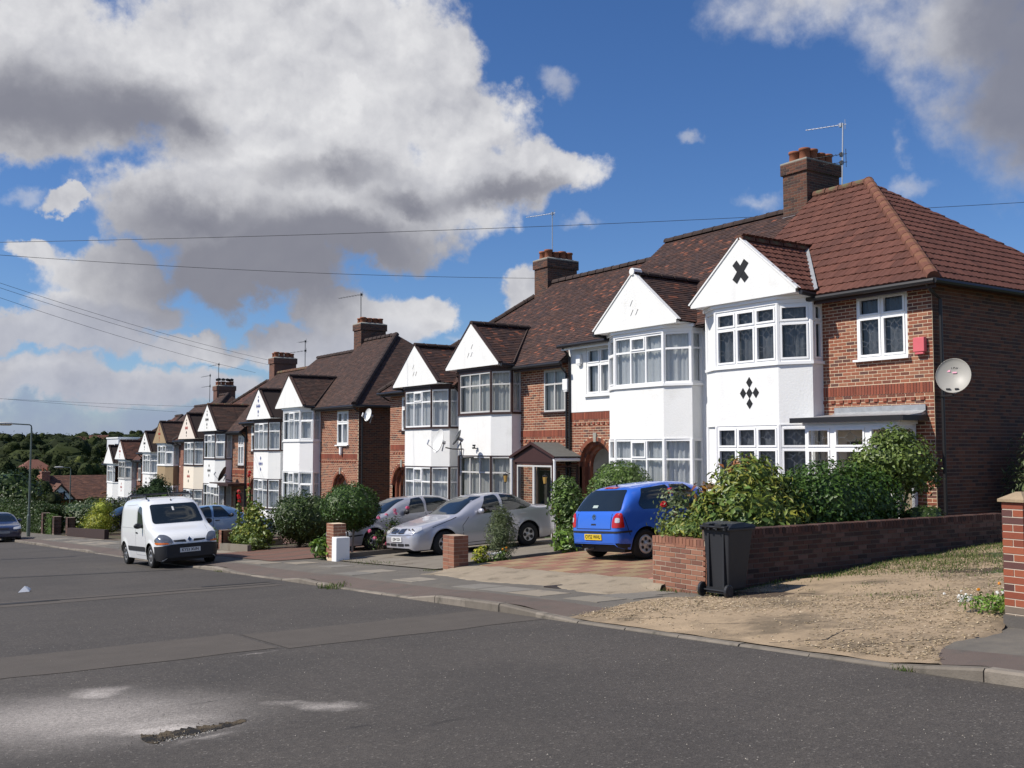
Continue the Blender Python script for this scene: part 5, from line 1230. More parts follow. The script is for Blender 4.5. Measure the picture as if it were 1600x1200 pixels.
# wheelie bin
def bin_():
    r = thing('wheelie_bin', 'dark grey wheeled bin standing by the brick wall', 'bin', (10.66, 10.60, pz(10.5, 10.5) - .015), R(5)); r.scale = (.84, .84, 1.0)
    m = M('dark_grey_plastic', (.026, .027, .031), .5, .08, 12, spec=.3, bump=.08, bsc=160); md = M('black_lid', (.022, .023, .026), .38, .08, 9)
    b = MB(); y0, y1, Y0, Y1 = -.23, .23, -.285, .285
    P = [(.05, y0, .1), (.50, y0, .1), (.50, y1, .1), (.05, y1, .1), (.0, Y0, .98), (.66, Y0, .98), (.66, Y1, .98), (.0, Y1, .98)]
    b.add(P, [(0, 3, 2, 1), (4, 5, 6, 7), (0, 1, 5, 4), (1, 2, 6, 5), (2, 3, 7, 6), (3, 0, 4, 7)]); o = b.build('body', m, r); k = o.modifiers.new('b', 'BEVEL'); k.width = .035; k.segments = 3
    b = MB(); b.box(-.03, .70, -.305, .305, .945, .985); o = b.build('rim', m, r); k = o.modifiers.new('b', 'BEVEL'); k.width = .012; k.segments = 2
    b = MB(); 
    for s in (-1, 1): b.box(-.012, .03, s * .16 - .02, s * .16 + .02, .12, .9)
    b.build('back_rib', m, r)
    b = MB(); L = [(-.02, .99), (.10, 1.045), (.40, 1.06), (.68, 1.02), (.72, .992)]
    for (a, c) in zip(L, L[1:]): b.add([(a[0], -.31, .988), (c[0], -.31, .988), (c[0], .31, .988), (a[0], .31, .988), (a[0], -.285, a[1]), (c[0], -.285, c[1]), (c[0], .285, c[1]), (a[0], .285, a[1])], [(4, 5, 6, 7), (0, 1, 5, 4), (2, 3, 7, 6), (3, 0, 4, 7), (1, 2, 6, 5)])
    for s in (-1, 1): b.box(-.10, .06, s * .13 - .07, s * .13 + .07, 1.0, 1.045)
    o = b.build('lid', md, r); k = o.modifiers.new('b', 'BEVEL'); k.width = .01; k.segments = 2
    b = MB(); b.tube((-.085, -.27, 1.0), (-.085, .27, 1.0), .016, 8)
    for s in (-1, -.33, .33, 1): b.box(-.09, .02, s * .25 - .018, s * .25 + .018, .955, 1.015)
    b.build('handle', md, r)
    b = MB(); b.tube((-.03, -.30, .10), (-.03, .30, .10), .014, 8); b.box(-.02, .10, -.2, .2, .06, .14); b.build('axle', md, r)
    for s in (-1, 1):
        b = MB(); y = s * .285; b.lathe([(.03, y - .028), (.085, y - .03), (.10, y - .022), (.10, y + .022), (.085, y + .03), (.03, y + .028)], (-.03, 0, .10), 20, 'y'); w = b.build('wheel', md, r, smooth_=False)
        b = MB(); b.lathe([(.0, y + s * .034), (.05, y + s * .036), (.06, y + s * .03)], (-.03, 0, .10), 16, 'y'); b.build('hub', m, w)
bin_()
# lamp posts
m_post = M('green_grey_post', (.13, .16, .14), .5, .1, 4)
def lamp(label, x, y, z0, h, reach, s=1.):
    r = thing('street_lamp', label, 'street lamp', (x, y, z0)); b = MB(); b.tube((0, 0, -.3), (0, 0, 1.1), .10 * s, 10); b.tube((0, 0, 1.1), (0, 0, 1.2), .10 * s, 10, r2=.06 * s); b.tube((0, 0, 1.2), (0, 0, h - .15), .06 * s, 10, r2=.045 * s)
    b.path([(0, 0, h - .15), (-.02, 0, h - .05), (-.1, 0, h), (-reach, -.05, h + .04)], .035 * s, 8); b.build('post', m_post, r)
    b = MB(); b.lathe([(.02, -reach + .1), (.10, -reach), (.13, -reach - .3), (.10, -reach - .6), (.02, -reach - .72)], (0, -.05, h + .05), 10, 'x'); o = b.build('lantern', M('lamp_hood', (.5, .5, .48), .5), r, smooth_=True); o.scale = (1, 1, .6); o.location = (0, 0, (h + .05) * .4)
    b = MB(); b.lathe([(.02, -reach + .05), (.09, -reach - .05), (.09, -reach - .5), (.02, -reach - .6)], (0, -.05, h - .01), 10, 'x'); o = b.build('lamp_bowl', M('amber_bowl', (.5, .4, .25), .3), r, smooth_=True); o.scale = (1, 1, .6); o.location = (0, 0, (h - .01) * .4)
lamp('tall green street lamp by the parked dark car', 9.37, 59.98, pave_z(0, 59.98), 5.95, 1.0)
lamp('distant small street lamp in front of the brown bungalow roof', 19.0, 100, -4.9, 5.0, .7)
# litter
b = MB(); b.add([(0, 0, 0), (.16, .02, .0), (.2, .14, .03), (.06, .16, .0), (.1, .08, .09), (.15, .1, .07)], [(0, 1, 4), (1, 2, 5), (1, 5, 4), (2, 3, 5), (3, 4, 5), (3, 0, 4)]); o = b.build('paper_litter', m_upvc); o.location = (3.3, 22.1, road_z(3, 22.1) + .005); o.scale = (1.3, 1.3, 1.2); tag(o, 'crumpled white paper lying on the road', 'litter')
# ------------------------------------------------------------------ vehicles
def carpaint(name, col, metal=.0, rough=.28):
    return M(name, col, rough, .03, 3, metal=metal, spec=.5, coat=.8)
m_cglass = M('car_glass', (.012, .016, .016), .04, .3, 2.5, spec=.9)
m_tyre = M('tyre_rubber', (.018, .018, .018), .8, .15, 9)
m_alloy = M('wheel_silver', (.55, .55, .56), .32, .08, 6, metal=.5)
m_lens_r = M('red_lens', (.42, .012, .012), .12, .1, 9, spec=.6)
m_lens_w = M('clear_lens', (.62, .62, .62), .12, .2, 22, spec=.8, metal=.3)
m_lens_o = M('orange_lens', (.6, .14, .02), .15, .1, 9, spec=.6)
m_plate_y = M('yellow_plate', (.70, .50, .03), .4, .03, 3); m_plate_w = M('white_plate', (.72, .72, .70), .4, .03, 3)
m_chrome = M('chrome', (.6, .6, .6), .12, .03, 3, metal=1.)
m_trim = M('black_trim', (.022, .022, .024), .5, .1, 5)
m_seam = M('panel_gap', (.01, .01, .011), .8, .1, 5)
def pch(pts):
    xs = np.array([p[0] for p in pts], float); ys = np.array([p[1] for p in pts], float); h = np.diff(xs); d = np.diff(ys) / h; m = np.zeros(len(xs)); m[0], m[-1] = d[0], d[-1]
    for i in range(1, len(xs) - 1):
        m[i] = 0 if d[i - 1] * d[i] <= 0 else 2 * d[i - 1] * d[i] / (d[i - 1] + d[i])
    def f(x):
        i = int(min(len(h) - 1, max(0, np.searchsorted(xs, x) - 1))); t = (x - xs[i]) / h[i]; t2, t3 = t * t, t * t * t
        return float((2 * t3 - 3 * t2 + 1) * ys[i] + (t3 - 2 * t2 + t) * h[i] * m[i] + (-2 * t3 + 3 * t2) * ys[i + 1] + (t3 - t2) * h[i] * m[i + 1])
    return f
def round_poly(P, r, n=4):
    out = []; N_ = len(P)
    for i in range(N_):
        p, a, b = Vector(P[i]), Vector(P[i - 1]), Vector(P[(i + 1) % N_]); da, db = (a - p), (b - p); k = min(r, da.length * .45, db.length * .45)
        q0, q1 = p + da.normalized() * k, p + db.normalized() * k
        for j in range(n + 1):
            t = j / n; out.append(tuple(q0 * (1 - t) ** 2 + p * 2 * t * (1 - t) + q1 * t * t))
    return out
class Car:
    def __init__(s, name, label, cat, sp, paint, pos, rz, slope=(.046, G), group=None):
        s.sp = sp; s.root = thing(name, label, cat, pos, rz, group); L = sp['L']
        n = Vector((-slope[0], -slope[1], 1)).normalized(); x = Vector((math.cos(rz), math.sin(rz), 0)); x = (x - n * x.dot(n)).normalized(); y = n.cross(x)
        m = Matrix((x, y, n)).transposed().to_4x4(); m.translation = Vector(pos); s.root.matrix_world = m
        top, belt, wid, zb, nn = (pch(sp[k]) for k in ('top', 'belt', 'wid', 'zb', 'n'))
        st = sorted(set([round(v, 4) for v in (0, .008, .02, .04, .065, .1, .14)] + [round(L - v, 4) for v in (0, .008, .02, .04, .065, .1, .14)] + [round(.14 + i * (L - .28) / 100, 4) for i in range(101)]))
        NL, NU = 10, 16; vs, fs = [], []; ring = 2 * (NL + NU) - 1
        for x_ in st:
            b, t, w = belt(x_), top(x_), wid(x_); t = max(t, b + .01); z0 = zb(x_); ar = 0
            for ws in sp['wheels']:
                if abs(x_ - ws) < sp['ra']: z0 = max(z0, sp['rw'] + math.sqrt(sp['ra'] ** 2 - (x_ - ws) ** 2))
            z0 = min(z0, b - .03); half = []
            for k in range(NL):
                z = z0 + (b - z0) * k / (NL - 1); q = (z - .2) / (b - .2 + 1e-6)
                bul = 1 - .055 * max(0, .5 - q) ** 2 * 4 - .018 * max(0, q - .72) ** 2 * 12
                for ws in sp['wheels']:       # flared arches
                    r = math.hypot(x_ - ws, z - sp['rw']); bul += .022 * math.exp(-((r - sp['ra'] - .01) / .05) ** 2)
                half.append((w * bul, z))
            e = nn(x_); w1 = half[-1][0]
            for k in range(1, NU + 1):
                ph = math.pi / 2 * k / NU; c_, s_ = max(0, math.cos(ph)) ** (2 / e), math.sin(ph) ** (2 / e); z = b + (t - b) * s_
                half.append((w1 * c_ * (1 - sp['tum'] * (z - b)), z))
            vs += [(x_, y_, z) for y_, z in half] + [(x_, -y_, z) for y_, z in half[-2::-1]]
        for i in range(len(st) - 1):
            for k in range(ring - 1):
                a = i * ring + k; fs.append((a, a + 1, a + ring + 1, a + ring))
        for base in (0, (len(st) - 1) * ring):
            for k in range(ring // 2): fs.append((base + k, base + k + 1, base + ring - 2 - k, base + ring - 1 - k) if k + 1 != ring - 2 - k else (base + k, base + k + 1, base + ring - 1 - k))
        s.bvh = BVHTree.FromPolygons(vs, fs); mb = MB(); mb.add(vs, fs); o = mb.build('body', paint, s.root, smooth_=True); s.body = o
        bm = bmesh.new(); bm.from_mesh(o.data)
        for e in bm.edges:
            if len(e.link_faces) == 2 and e.calc_face_angle(0) > R(38): e.smooth = False
        bm.to_mesh(o.data); bm.free()
        mb = MB(); W2 = sp['W'] / 2 - .17; mb.box(.22, L - .22, -W2, W2, .17, .62); mb.build('underbody', m_trim, s.root)
        wm = None
        for i, ws in enumerate(sp['wheels']):
            for sd in (-1, 1):
                r, tw = sp['rw'], .19; y = sd * (sp['W'] / 2 - .115)
                mb = MB(); mb.lathe([(.55 * r, y - tw / 2), (.9 * r, y - tw / 2), (r * .985, y - tw * .36), (r, y - tw * .2), (r, y + tw * .2), (r * .985, y + tw * .36), (.9 * r, y + tw / 2), (.66 * r, y + tw / 2), (.62 * r, y + tw * .3), (.62 * r, y - tw * .3), (.55 * r, y - tw / 2)], (ws, 0, r), 28, 'y', cap=False)
                w = mb.build('wheel', m_tyre, s.root, smooth_=True)
                mb = MB(); rr = .64 * r; o_ = y + sd * tw * .40
                mb.lathe([(.001, o_ + sd * .008), (.2 * rr, o_ + sd * .008), (.25 * rr, o_ - sd * .004), (.72 * rr, o_ + sd * .004), (.78 * rr, o_ + sd * .010), (1.02 * rr, o_ + sd * .002), (1.04 * rr, o_ - sd * .03)], (ws, 0, r), 28, 'y', cap=False); h = mb.build('hubcap', sp.get('rim', m_alloy), w, smooth_=True)
                mb = MB(); nh = sp.get('spokes', 7)
                for k in range(nh):
                    a = 2 * math.pi * (k + .5) / nh; c = (ws + math.cos(a) * rr * .56, r + math.sin(a) * rr * .56)
                    mb.lathe([(.0, o_ + sd * .0105), (sp.get('hole', .05), o_ + sd * .0105)], (c[0], 0, c[1]), 8, 'y', cap=False)
                mb.build('wheel_slots', m_trim, w)
    def decal(s, name, poly, axis, mat, off=.006, r=.03, res=.07, parent=None, cast=None):
        P = round_poly(poly, r) if r else [tuple(p) for p in poly]; V2 = [Vector(p) for p in P]; n = len(V2)
        xs_ = [p.x for p in V2]; ys_ = [p.y for p in V2]; g = []
        x = min(xs_) + res / 2
        while x < max(xs_):
            y = min(ys_) + res / 2
            while y < max(ys_): g.append(Vector((x, y))); y += res
            x += res
        # interior grid points only, away from the outline
        def inside(p):
            c = False
            for i in range(n):
                a, b = V2[i], V2[i - 1]
                if (a.y > p.y) != (b.y > p.y) and p.x < (b.x - a.x) * (p.y - a.y) / (b.y - a.y) + a.x: c = not c
            return c
        g = [p for p in g if inside(p) and min((p - q).length for q in V2) > res * .35]
        ed = []; pts = V2[:]; loop = []
        for i in range(n):     # split long edges
            a, b = V2[i], V2[(i + 1) % n]; loop.append(i); k = int((b - a).length / res)
            for j in range(1, k + 1): loop.append(len(pts)); pts.append(a.lerp(b, j / (k + 1)))
        nb = len(pts); pts += g
        res_ = delaunay_2d_cdt(pts, [], [loop], 1, 1e-5); v2, fc = res_[0], res_[2]
        vs = []; ok = []
        for p in v2:
            o, d = {'L': ((p.x, -4, p.y), (0, 1, 0)), 'R': ((p.x, 4, p.y), (0, -1, 0)), 'F': ((-4, p.x, p.y), (1, 0, 0)), 'B': ((9, p.x, p.y), (-1, 0, 0)), 'T': ((p.x, p.y, 5), (0, 0, -1))}[axis]
            if cast: d = tuple(Vector(cast).normalized()); o = tuple(Vector({'L': (p.x, -.8, p.y), 'R': (p.x, .8, p.y), 'F': (0, p.x, p.y), 'B': (s.sp['L'], p.x, p.y), 'T': (p.x, p.y, 1.4)}[axis]) - Vector(d) * 3)
            h = s.bvh.ray_cast(o, d)
            if h[0] is None: vs.append((0, 0, 0)); ok.append(False); continue
            nn = h[1] if h[1].dot(Vector(d)) < 0 else -h[1]
            vs.append(tuple(h[0] - Vector(d) * .2 * off + nn * off)); ok.append(True)
        mb = MB(); mb.add(vs, [f for f in fc if all(ok[i] for i in f)])
        o = mb.build(name, mat, parent or s.root, smooth_=True, recalc=False); return o
    def line(s, name, pts, axis, w=.012, mat=None, parent=None, off=.004):
        mb = MB()
        P = [Vector(p) for p in pts]; Q = []
        for a, b in zip(P, P[1:]):
            k = max(1, int((b - a).length / .06)); Q += [a.lerp(b, j / k) for j in range(k)]
        Q.append(P[-1]); vs = []
        for i, p in enumerate(Q):
            d = (Q[min(i + 1, len(Q) - 1)] - Q[max(i - 1, 0)]).normalized(); n = Vector((-d.y, d.x)) * w / 2
            for q in (p + n, p - n):
                o, dd = {'L': ((q.x, -4, q.y), (0, 1, 0)), 'R': ((q.x, 4, q.y), (0, -1, 0)), 'F': ((-4, q.x, q.y), (1, 0, 0)), 'B': ((9, q.x, q.y), (-1, 0, 0)), 'T': ((q.x, q.y, 5), (0, 0, -1))}[axis]
                h = s.bvh.ray_cast(o, dd)
                if h[0] is None: return
                nn = h[1] if h[1].dot(Vector(dd)) < 0 else -h[1]; vs.append(tuple(h[0] + nn * off))
        mb.add(vs, [(2 * i, 2 * i + 1, 2 * i + 3, 2 * i + 2) for i in range(len(Q) - 1)])
        return mb.build(name, mat or m_seam, parent or s.root, recalc=False)
    def hit(s, o, d):
        return s.bvh.ray_cast(Vector(o), Vector(d))
    def plate(s, text, axis, z, mat, w=.52, h=.112, y=0.):
        hh = s.hit((-4, y, z) if axis == 'F' else (9, y, z), (1, 0, 0) if axis == 'F' else (-1, 0, 0)); x = hh[0].x; sg = -1 if axis == 'F' else 1
        mb = MB(); mb.box(x - .01, x + .01, y - w / 2, y + w / 2, z - h / 2, z + h / 2) if axis == 'F' else mb.box(x - .01, x + .018, y - w / 2, y + w / 2, z - h / 2, z + h / 2)
        o = mb.build('number_plate', mat, s.root)
        if axis == 'F': o.location.x = -.012
        cu = bpy.data.curves.new('plate_lettering', 'FONT'); cu.body = text; cu.size = .098; cu.align_x = 'CENTER'; cu.align_y = 'CENTER'; cu.extrude = .001; cu.offset = .002; cu.space_character = 1.02; cu.materials.append(m_blackpaint)
        t = put_text(cu, o); t.matrix_local = Matrix.Translation((x + sg * (.0115 if axis == 'F' else .0195), y, z)) @ Euler((R(90), 0, R(-90 if axis == 'F' else 90))).to_matrix().to_4x4(); t.scale = (.92, 1, 1)
    def mirror(s, sd, x, z, mat, size=.2):
        h = s.hit((x, sd * 4, z), (0, -sd, 0)); y = h[0].y if h[0] else sd * .7
        mb = MB(); mb.lathe([(.02, -.05), (.075, -.035), (.09, 0.), (.08, .035), (.03, .06)], (0, 0, 0), 12, 'x'); o = mb.build('door_mirror', mat, s.root, smooth_=True); o.location = (x, y + sd * .12, z + .04); o.scale = (1.0, 1.25, .85)
        mb = MB(); mb.box(-.02, .02, -.1, .02, -.045, -.01) if sd > 0 else mb.box(-.02, .02, -.02, .1, -.045, -.01); mb.build('mirror_arm', m_trim, o)
    def handle(s, sd, x, z, mat):
        h = s.hit((x, sd * 4, z), (0, -sd, 0)); mb = MB(); mb.box(x - .09, x + .09, h[0].y - .005, h[0].y + .005 + 0, z - .018, z + .018); o = mb.build('door_handle', mat, s.root); o.location.y = sd * .016
        md = o.modifiers.new('b', 'BEVEL'); md.width = .008; md.segments = 2
    def badge(s, axis, z, r, kind):
        hh = s.hit((-4, 0, z) if axis == 'F' else (9, 0, z), (1, 0, 0) if axis == 'F' else (-1, 0, 0)); x = hh[0].x; sg = -1 if axis == 'F' else 1; n = hh[1]
        mb = MB()
        if kind == 'ring':
            mb.lathe([(r * .86, 0), (r * .86, .008), (r, .008), (r, 0), (r * .86, 0)], (0, 0, 0), 20, 'x', cap=False)
            def bar(p, q, w=.09):
                p, q = Vector(p) * r, Vector(q) * r; d = (q - p).normalized(); m = Vector((-d.y, d.x)) * w * r
                mb.add([(.006, *(p + m)), (.006, *(p - m)), (.006, *(q - m)), (.006, *(q + m))], [(0, 1, 2, 3)])
            for p, q in (((-.4, .85), (0, .12)), ((.4, .85), (0, .12)), ((-.85, .3), (-.38, -.75)), ((.85, .3), (.38, -.75)), ((-.38, -.75), (0, 0)), ((.38, -.75), (0, 0))): bar(p, q)
            b2 = MB(); b2.lathe([(.0, .002), (r * .86, .002)], (0, 0, 0), 20, 'x', cap=False)
        else:
            b2 = MB()
            for k in (1., .55):
                pts = [(0, r * 1.0 * k), (r * .72 * k, 0), (0, -r * 1.0 * k), (-r * .72 * k, 0)]
                (mb if k == 1. else b2).prism([(.0, *p) for p in pts], (.012 if k == 1. else .014, 0, 0))
        ang = Matrix.Rotation(0, 4, 'Z') if axis == 'B' else Matrix.Rotation(math.pi, 4, 'Z'); M_ = Matrix.Translation((x + sg * .005, 0, z)) @ ang
        tl = math.atan2(n.z, abs(n.x)) ; M_ = M_ @ Matrix.Rotation(-tl, 4, 'Y')
        o = mb.build('badge', m_chrome, s.root); o.matrix_local = M_
        q = b2.build('badge_field', m_trim, o)
    def aerial(s, x, z=None, L=.35, back=1.):
        h = s.hit((x, 0, 5), (0, 0, -1)); mb = MB(); mb.tube(h[0] - Vector((0, 0, .01)), h[0] + Vector((.02, 0, .03)), .018, 8); mb.tube(h[0] + Vector((.02, 0, .03)), h[0] + Vector((.02 + L * .7 * back, 0, .03 + L * .7)), .005, 5); mb.build('aerial', m_trim, s.root)

m_blue = carpaint('bright_blue_paint', (.030, .125, .56)); m_silver = carpaint('silver_paint', (.52, .52, .56), .45, .32); m_silver2 = carpaint('grey_silver_paint', (.44, .44, .47), .42, .32)
m_white = carpaint('van_white_paint', (.80, .81, .81)); m_pale = carpaint('pale_blue_paint', (.16, .29, .48), .2); m_navy = carpaint('navy_paint', (.02, .025, .06)); m_blk = carpaint('black_car_paint', (.012, .012, .014))
POLO = dict(L=3.9, W=1.65, wheels=(.79, 3.25), rw=.295, ra=.345, tum=.23, spokes=6, hole=.032,
    top=[(0, .52), (.03, .62), (.12, .71), (.3, .78), (.9, .93), (1.0, .965), (1.6, 1.36), (1.9, 1.435), (2.35, 1.465), (2.9, 1.445), (3.3, 1.40), (3.42, 1.36), (3.62, 1.16), (3.76, .98), (3.82, .93), (3.86, .80), (3.885, .66), (3.9, .56)],
    belt=[(0, .48), (.12, .60), (.35, .68), (.9, .82), (1.6, .87), (3.0, .93), (3.55, .95), (3.78, .88), (3.86, .70), (3.9, .5)],
    wid=[(0, .56), (.06, .66), (.2, .74), (.5, .795), (1.2, .82), (2.4, .825), (3.1, .82), (3.5, .795), (3.75, .75), (3.85, .70), (3.9, .62)], zb=[(0, .26), (.1, .2), (.5, .2), (3.4, .2), (3.7, .24), (3.85, .28), (3.9, .34)], n=[(0, 2.6), (.9, 2.8), (1.5, 4.2), (3.0, 4.6), (3.6, 4.0), (3.9, 3.)])
BORA = dict(L=4.38, W=1.735, wheels=(.87, 3.38), rw=.31, ra=.365, tum=.24, spokes=5, hole=.05,
    top=[(0, .54), (.03, .64), (.12, .72), (.3, .78), (1.05, .93), (1.2, .965), (1.9, 1.34), (2.25, 1.42), (2.65, 1.446), (3.05, 1.40), (3.65, 1.11), (3.8, 1.055), (4.2, 1.03), (4.32, .95), (4.36, .72), (4.38, .58)],
    belt=[(0, .5), (.12, .62), (.35, .70), (1.05, .86), (1.9, .90), (3.4, .95), (4.1, .94), (4.3, .85), (4.36, .62), (4.38, .5)],
    wid=[(0, .58), (.06, .69), (.2, .78), (.55, .84), (1.3, .86), (2.6, .867), (3.5, .855), (4.1, .81), (4.3, .74), (4.38, .64)], zb=[(0, .26), (.1, .2), (.5, .2), (3.9, .2), (4.2, .25), (4.38, .34)], n=[(0, 2.6), (1.0, 3.), (1.8, 4.), (3.0, 4.2), (3.7, 3.4), (4.38, 3.)])
MEG = dict(L=4.13, W=1.70, wheels=(.83, 3.40), rw=.30, ra=.355, tum=.24, spokes=5, hole=.05,
    top=[(0, .52), (.03, .61), (.12, .69), (.35, .78), (1.0, .96), (1.12, .995), (1.85, 1.37), (2.15, 1.425), (2.6, 1.44), (3.2, 1.40), (3.7, 1.2), (3.92, 1.0), (4.03, .93), (4.1, .75), (4.13, .58)],
    belt=[(0, .48), (.12, .59), (.4, .69), (1.0, .86), (1.9, .90), (3.3, .96), (3.85, .93), (4.05, .8), (4.13, .52)],
    wid=[(0, .52), (.06, .64), (.2, .74), (.55, .82), (1.3, .845), (2.6, .85), (3.4, .835), (3.85, .78), (4.13, .62)], zb=[(0, .26), (.1, .2), (.5, .2), (3.7, .2), (4.0, .26), (4.13, .34)], n=[(0, 2.4), (1.0, 2.8), (1.8, 4.), (3.2, 4.2), (4.13, 3.)])
VAN = dict(L=4.0, W=1.66, wheels=(.74, 3.34), rw=.30, ra=.355, tum=.13, spokes=8, hole=.04,
    top=[(0, .62), (.03, .70), (.12, .80), (.3, .90), (.82, 1.06), (.92, 1.12), (1.5, 1.64), (1.75, 1.75), (2.1, 1.80), (2.8, 1.82), (3.7, 1.80), (3.9, 1.74), (3.97, 1.55), (3.985, 1.1), (4.0, .8)],
    belt=[(0, .52), (.12, .68), (.35, .80), (.82, .96), (1.5, 1.02), (3.6, 1.04), (3.9, 1.02), (4.0, .7)],
    wid=[(0, .58), (.06, .68), (.2, .755), (.5, .81), (1.2, .83), (3.5, .83), (3.85, .80), (3.97, .76), (4.0, .72)], zb=[(0, .26), (.1, .19), (.5, .2), (3.6, .22), (3.9, .27), (4.0, .34)], n=[(0, 2.6), (.8, 2.8), (1.4, 4.6), (2.2, 6.5), (4.0, 6.5)])
def std_parts(c, sd, W, paint, win, glass=None):
    """common fittings: glass, seams, mirrors; W = outline dictionary"""
    for ax, k in (('L', -1), ('R', 1)):
        for poly in W['side']: c.decal('side_window', poly, ax, m_cglass, .008, .05)
        if W.get('trimline'): c.line('side_trim', W['trimline'], ax, .035, W.get('trimmat', paint), off=.012)
        for l in W['seams']: c.line('door_gap', l, ax, .012)
        c.mirror(k, *W['mirror'], W.get('mirmat', paint))
        for (x, z) in W['handles']: c.handle(k, x, z, W.get('hmat', paint))
    c.decal('windscreen', W['screen'], 'F', m_cglass, .007, .06)
    c.decal('rear_window', W['rear'], 'B', m_cglass, .007, .06)
pz_d = lambda x, y: gard_z(x, y)
# blue hatchback, rear to the street
px_, py_ = 12.62, 15.82
c = Car('blue_hatchback', 'bright blue three door hatchback, rear to the street, on tiled drive', 'car', POLO, m_blue, (px_ + 3.9, py_, dz_(px_ + 2, py_) + .09), math.pi)
std_parts(c, 1, dict(side=[[(1.58, .92), (2.44, .945), (2.42, 1.395), (1.98, 1.375)], [(2.50, .945), (3.28, .97), (3.36, 1.08), (3.16, 1.355), (2.48, 1.395)]], seams=[[(1.33, .3), (1.30, .6), (1.42, .86)], [(2.47, .28), (2.50, .6), (2.47, .9)], [(1.35, .28), (2.46, .28)], [(3.62, .5), (3.72, .85)]],
    mirror=(1.55, .93), handles=[(2.32, .82)], screen=[(-.60, 1.02), (.60, 1.02), (.52, 1.33), (-.52, 1.33)], rear=[(-.69, .965), (.69, .965), (.54, 1.35), (-.54, 1.35)], trimline=[(1.2, .55), (2.9, .55)]), m_blue, None)
for s in (-1, 1):
    c.decal('tail_light', [(s * .56, .655), (s * .715, .655), (s * .722, .80), (s * .70, .93), (s * .625, .925), (s * .565, .82)], 'B', m_lens_r, .008, .03, .03)
    c.decal('tail_light', [(3.73, .655), (3.845, .655), (3.84, .80), (3.80, .92), (3.75, .93)], 'R' if s > 0 else 'L', m_lens_r, .008, .02, .03)
    c.decal('reverse_lens', [(s * .64, .75), (s * .72, .75), (s * .72, .84), (s * .64, .84)], 'B', m_lens_w, .011, .02, .03)
c.decal('bumper_strip', [(-.72, .555), (.72, .555), (.72, .59), (-.72, .59)], 'B', m_trim, .010, .0, .05)
for ax in 'LR': c.decal('bumper_strip', [(3.58, .555), (3.87, .555), (3.87, .59), (3.58, .59)], ax, m_trim, .010, 0, .05); c.decal('lower_bumper', [(3.55, .20), (3.9, .30), (3.9, .36), (3.6, .33)], ax, m_trim, .006, 0, .05)
c.decal('lower_bumper', [(-.70, .30), (.70, .30), (.70, .365), (-.70, .365)], 'B', m_trim, .006, 0, .06)
c.line('tailgate_gap', [(-.53, .97), (-.525, .63), (.525, .63), (.53, .97)], 'B', .014)
c.plate('OY52 WHU', 'B', .475, m_plate_y); c.badge('B', .86, .055, 'ring')
c.decal('tailgate_handle', [(-.08, .70), (.08, .70), (.07, .73), (-.07, .73)], 'B', m_trim, .004, .01, .03)
c.decal('brake_light', [(-.20, 1.375), (.20, 1.375), (.20, 1.40), (-.20, 1.40)], 'B', m_lens_r, .008, 0, .04)
c.decal('paper_sticker', [(-.17, 1.02), (-.02, 1.02), (-.02, 1.07), (-.17, 1.07)], 'B', M('pale_sticker', (.35, .42, .4), .6), .010, 0, .05)
c.aerial(3.2, L=.12); h = MB(); h.tube((3.6, -.3, .24), (3.88, -.32, .22), .025, 8); h.build('exhaust', m_metal, c.root)
for s in (-1, 1): c.decal('headlight', [(s * .40, .58), (s * .70, .60), (s * .70, .72), (s * .45, .70)], 'F', m_lens_w, .006, .05, .04)
# silver saloon
px_, py_ = 11.95, 22.75
c = Car('silver_saloon', 'silver four door saloon facing the street between brick piers', 'car', BORA, m_silver, (px_, py_, pz_d(px_ + 2, py_) - .10), 0)
std_parts(c, -1, dict(side=[[(1.88, .945), (2.57, .965), (2.55, 1.395), (2.22, 1.365)], [(2.64, .965), (3.34, .985), (3.56, 1.05), (3.12, 1.335), (2.66, 1.395)]], seams=[[(1.42, .3), (1.40, .7), (1.60, .90)], [(2.60, .28), (2.62, .7), (2.60, .95)], [(1.44, .27), (3.0, .27)], [(3.0, .30), (3.35, .75), (3.40, .97)], [(.55, .72), (1.25, .92)]],
    mirror=(1.90, .98), handles=[(2.44, .84), (3.22, .86)], screen=[(-.70, .985), (.70, .985), (.58, 1.375), (-.58, 1.375)], rear=[(-.6, 1.10), (.6, 1.10), (.5, 1.35), (-.5, 1.35)], trimline=[(1.2, .55), (3.0, .55)]), m_silver, None)
for s in (-1, 1):
    c.decal('headlight', [(s * .40, .60), (s * .74, .62), (s * .80, .70), (s * .70, .76), (s * .42, .735)], 'F', m_lens_w, .008, .04, .03)
    for k, rr in ((.52, .055), (.64, .06)):
        h = c.hit((-4, s * k, .68), (1, 0, 0)); mb = MB(); mb.lathe([(.0, 0), (rr * .7, .004), (rr, -.004)], (0, 0, 0), 14, 'x', cap=False); o = mb.build('lamp_bowl', m_chrome, c.root); o.location = h[0] + Vector((-.014, 0, 0))
    c.decal('grille', [(s * .05, .60), (s * .34, .61), (s * .34, .725), (s * .10, .715)], 'F', m_trim, .006, .02, .03)
    c.decal('tail_light', [(4.22, .72), (4.36, .72), (4.34, .93), (4.24, .95)], 'R' if s > 0 else 'L', m_lens_r, .008, .02, .03)
    for z in (.635, .66, .685, .71): c.line('grille_bar', [(s * .10, z - .005), (s * .33, z)], 'F', .007, m_chrome, off=.012)
    c.decal('lower_grille', [(s * .03, .30), (s * .34, .30), (s * .36, .37), (s * .03, .37)], 'F', m_trim, .006, .03, .04); c.decal('lower_grille', [(s * .39, .31), (s * .60, .32), (s * .60, .37), (s * .40, .37)], 'F', m_trim, .006, .02, .04)
c.line('bumper_gap', [(-.7, .575), (-.3, .565), (.3, .565), (.7, .575)], 'F', .012)
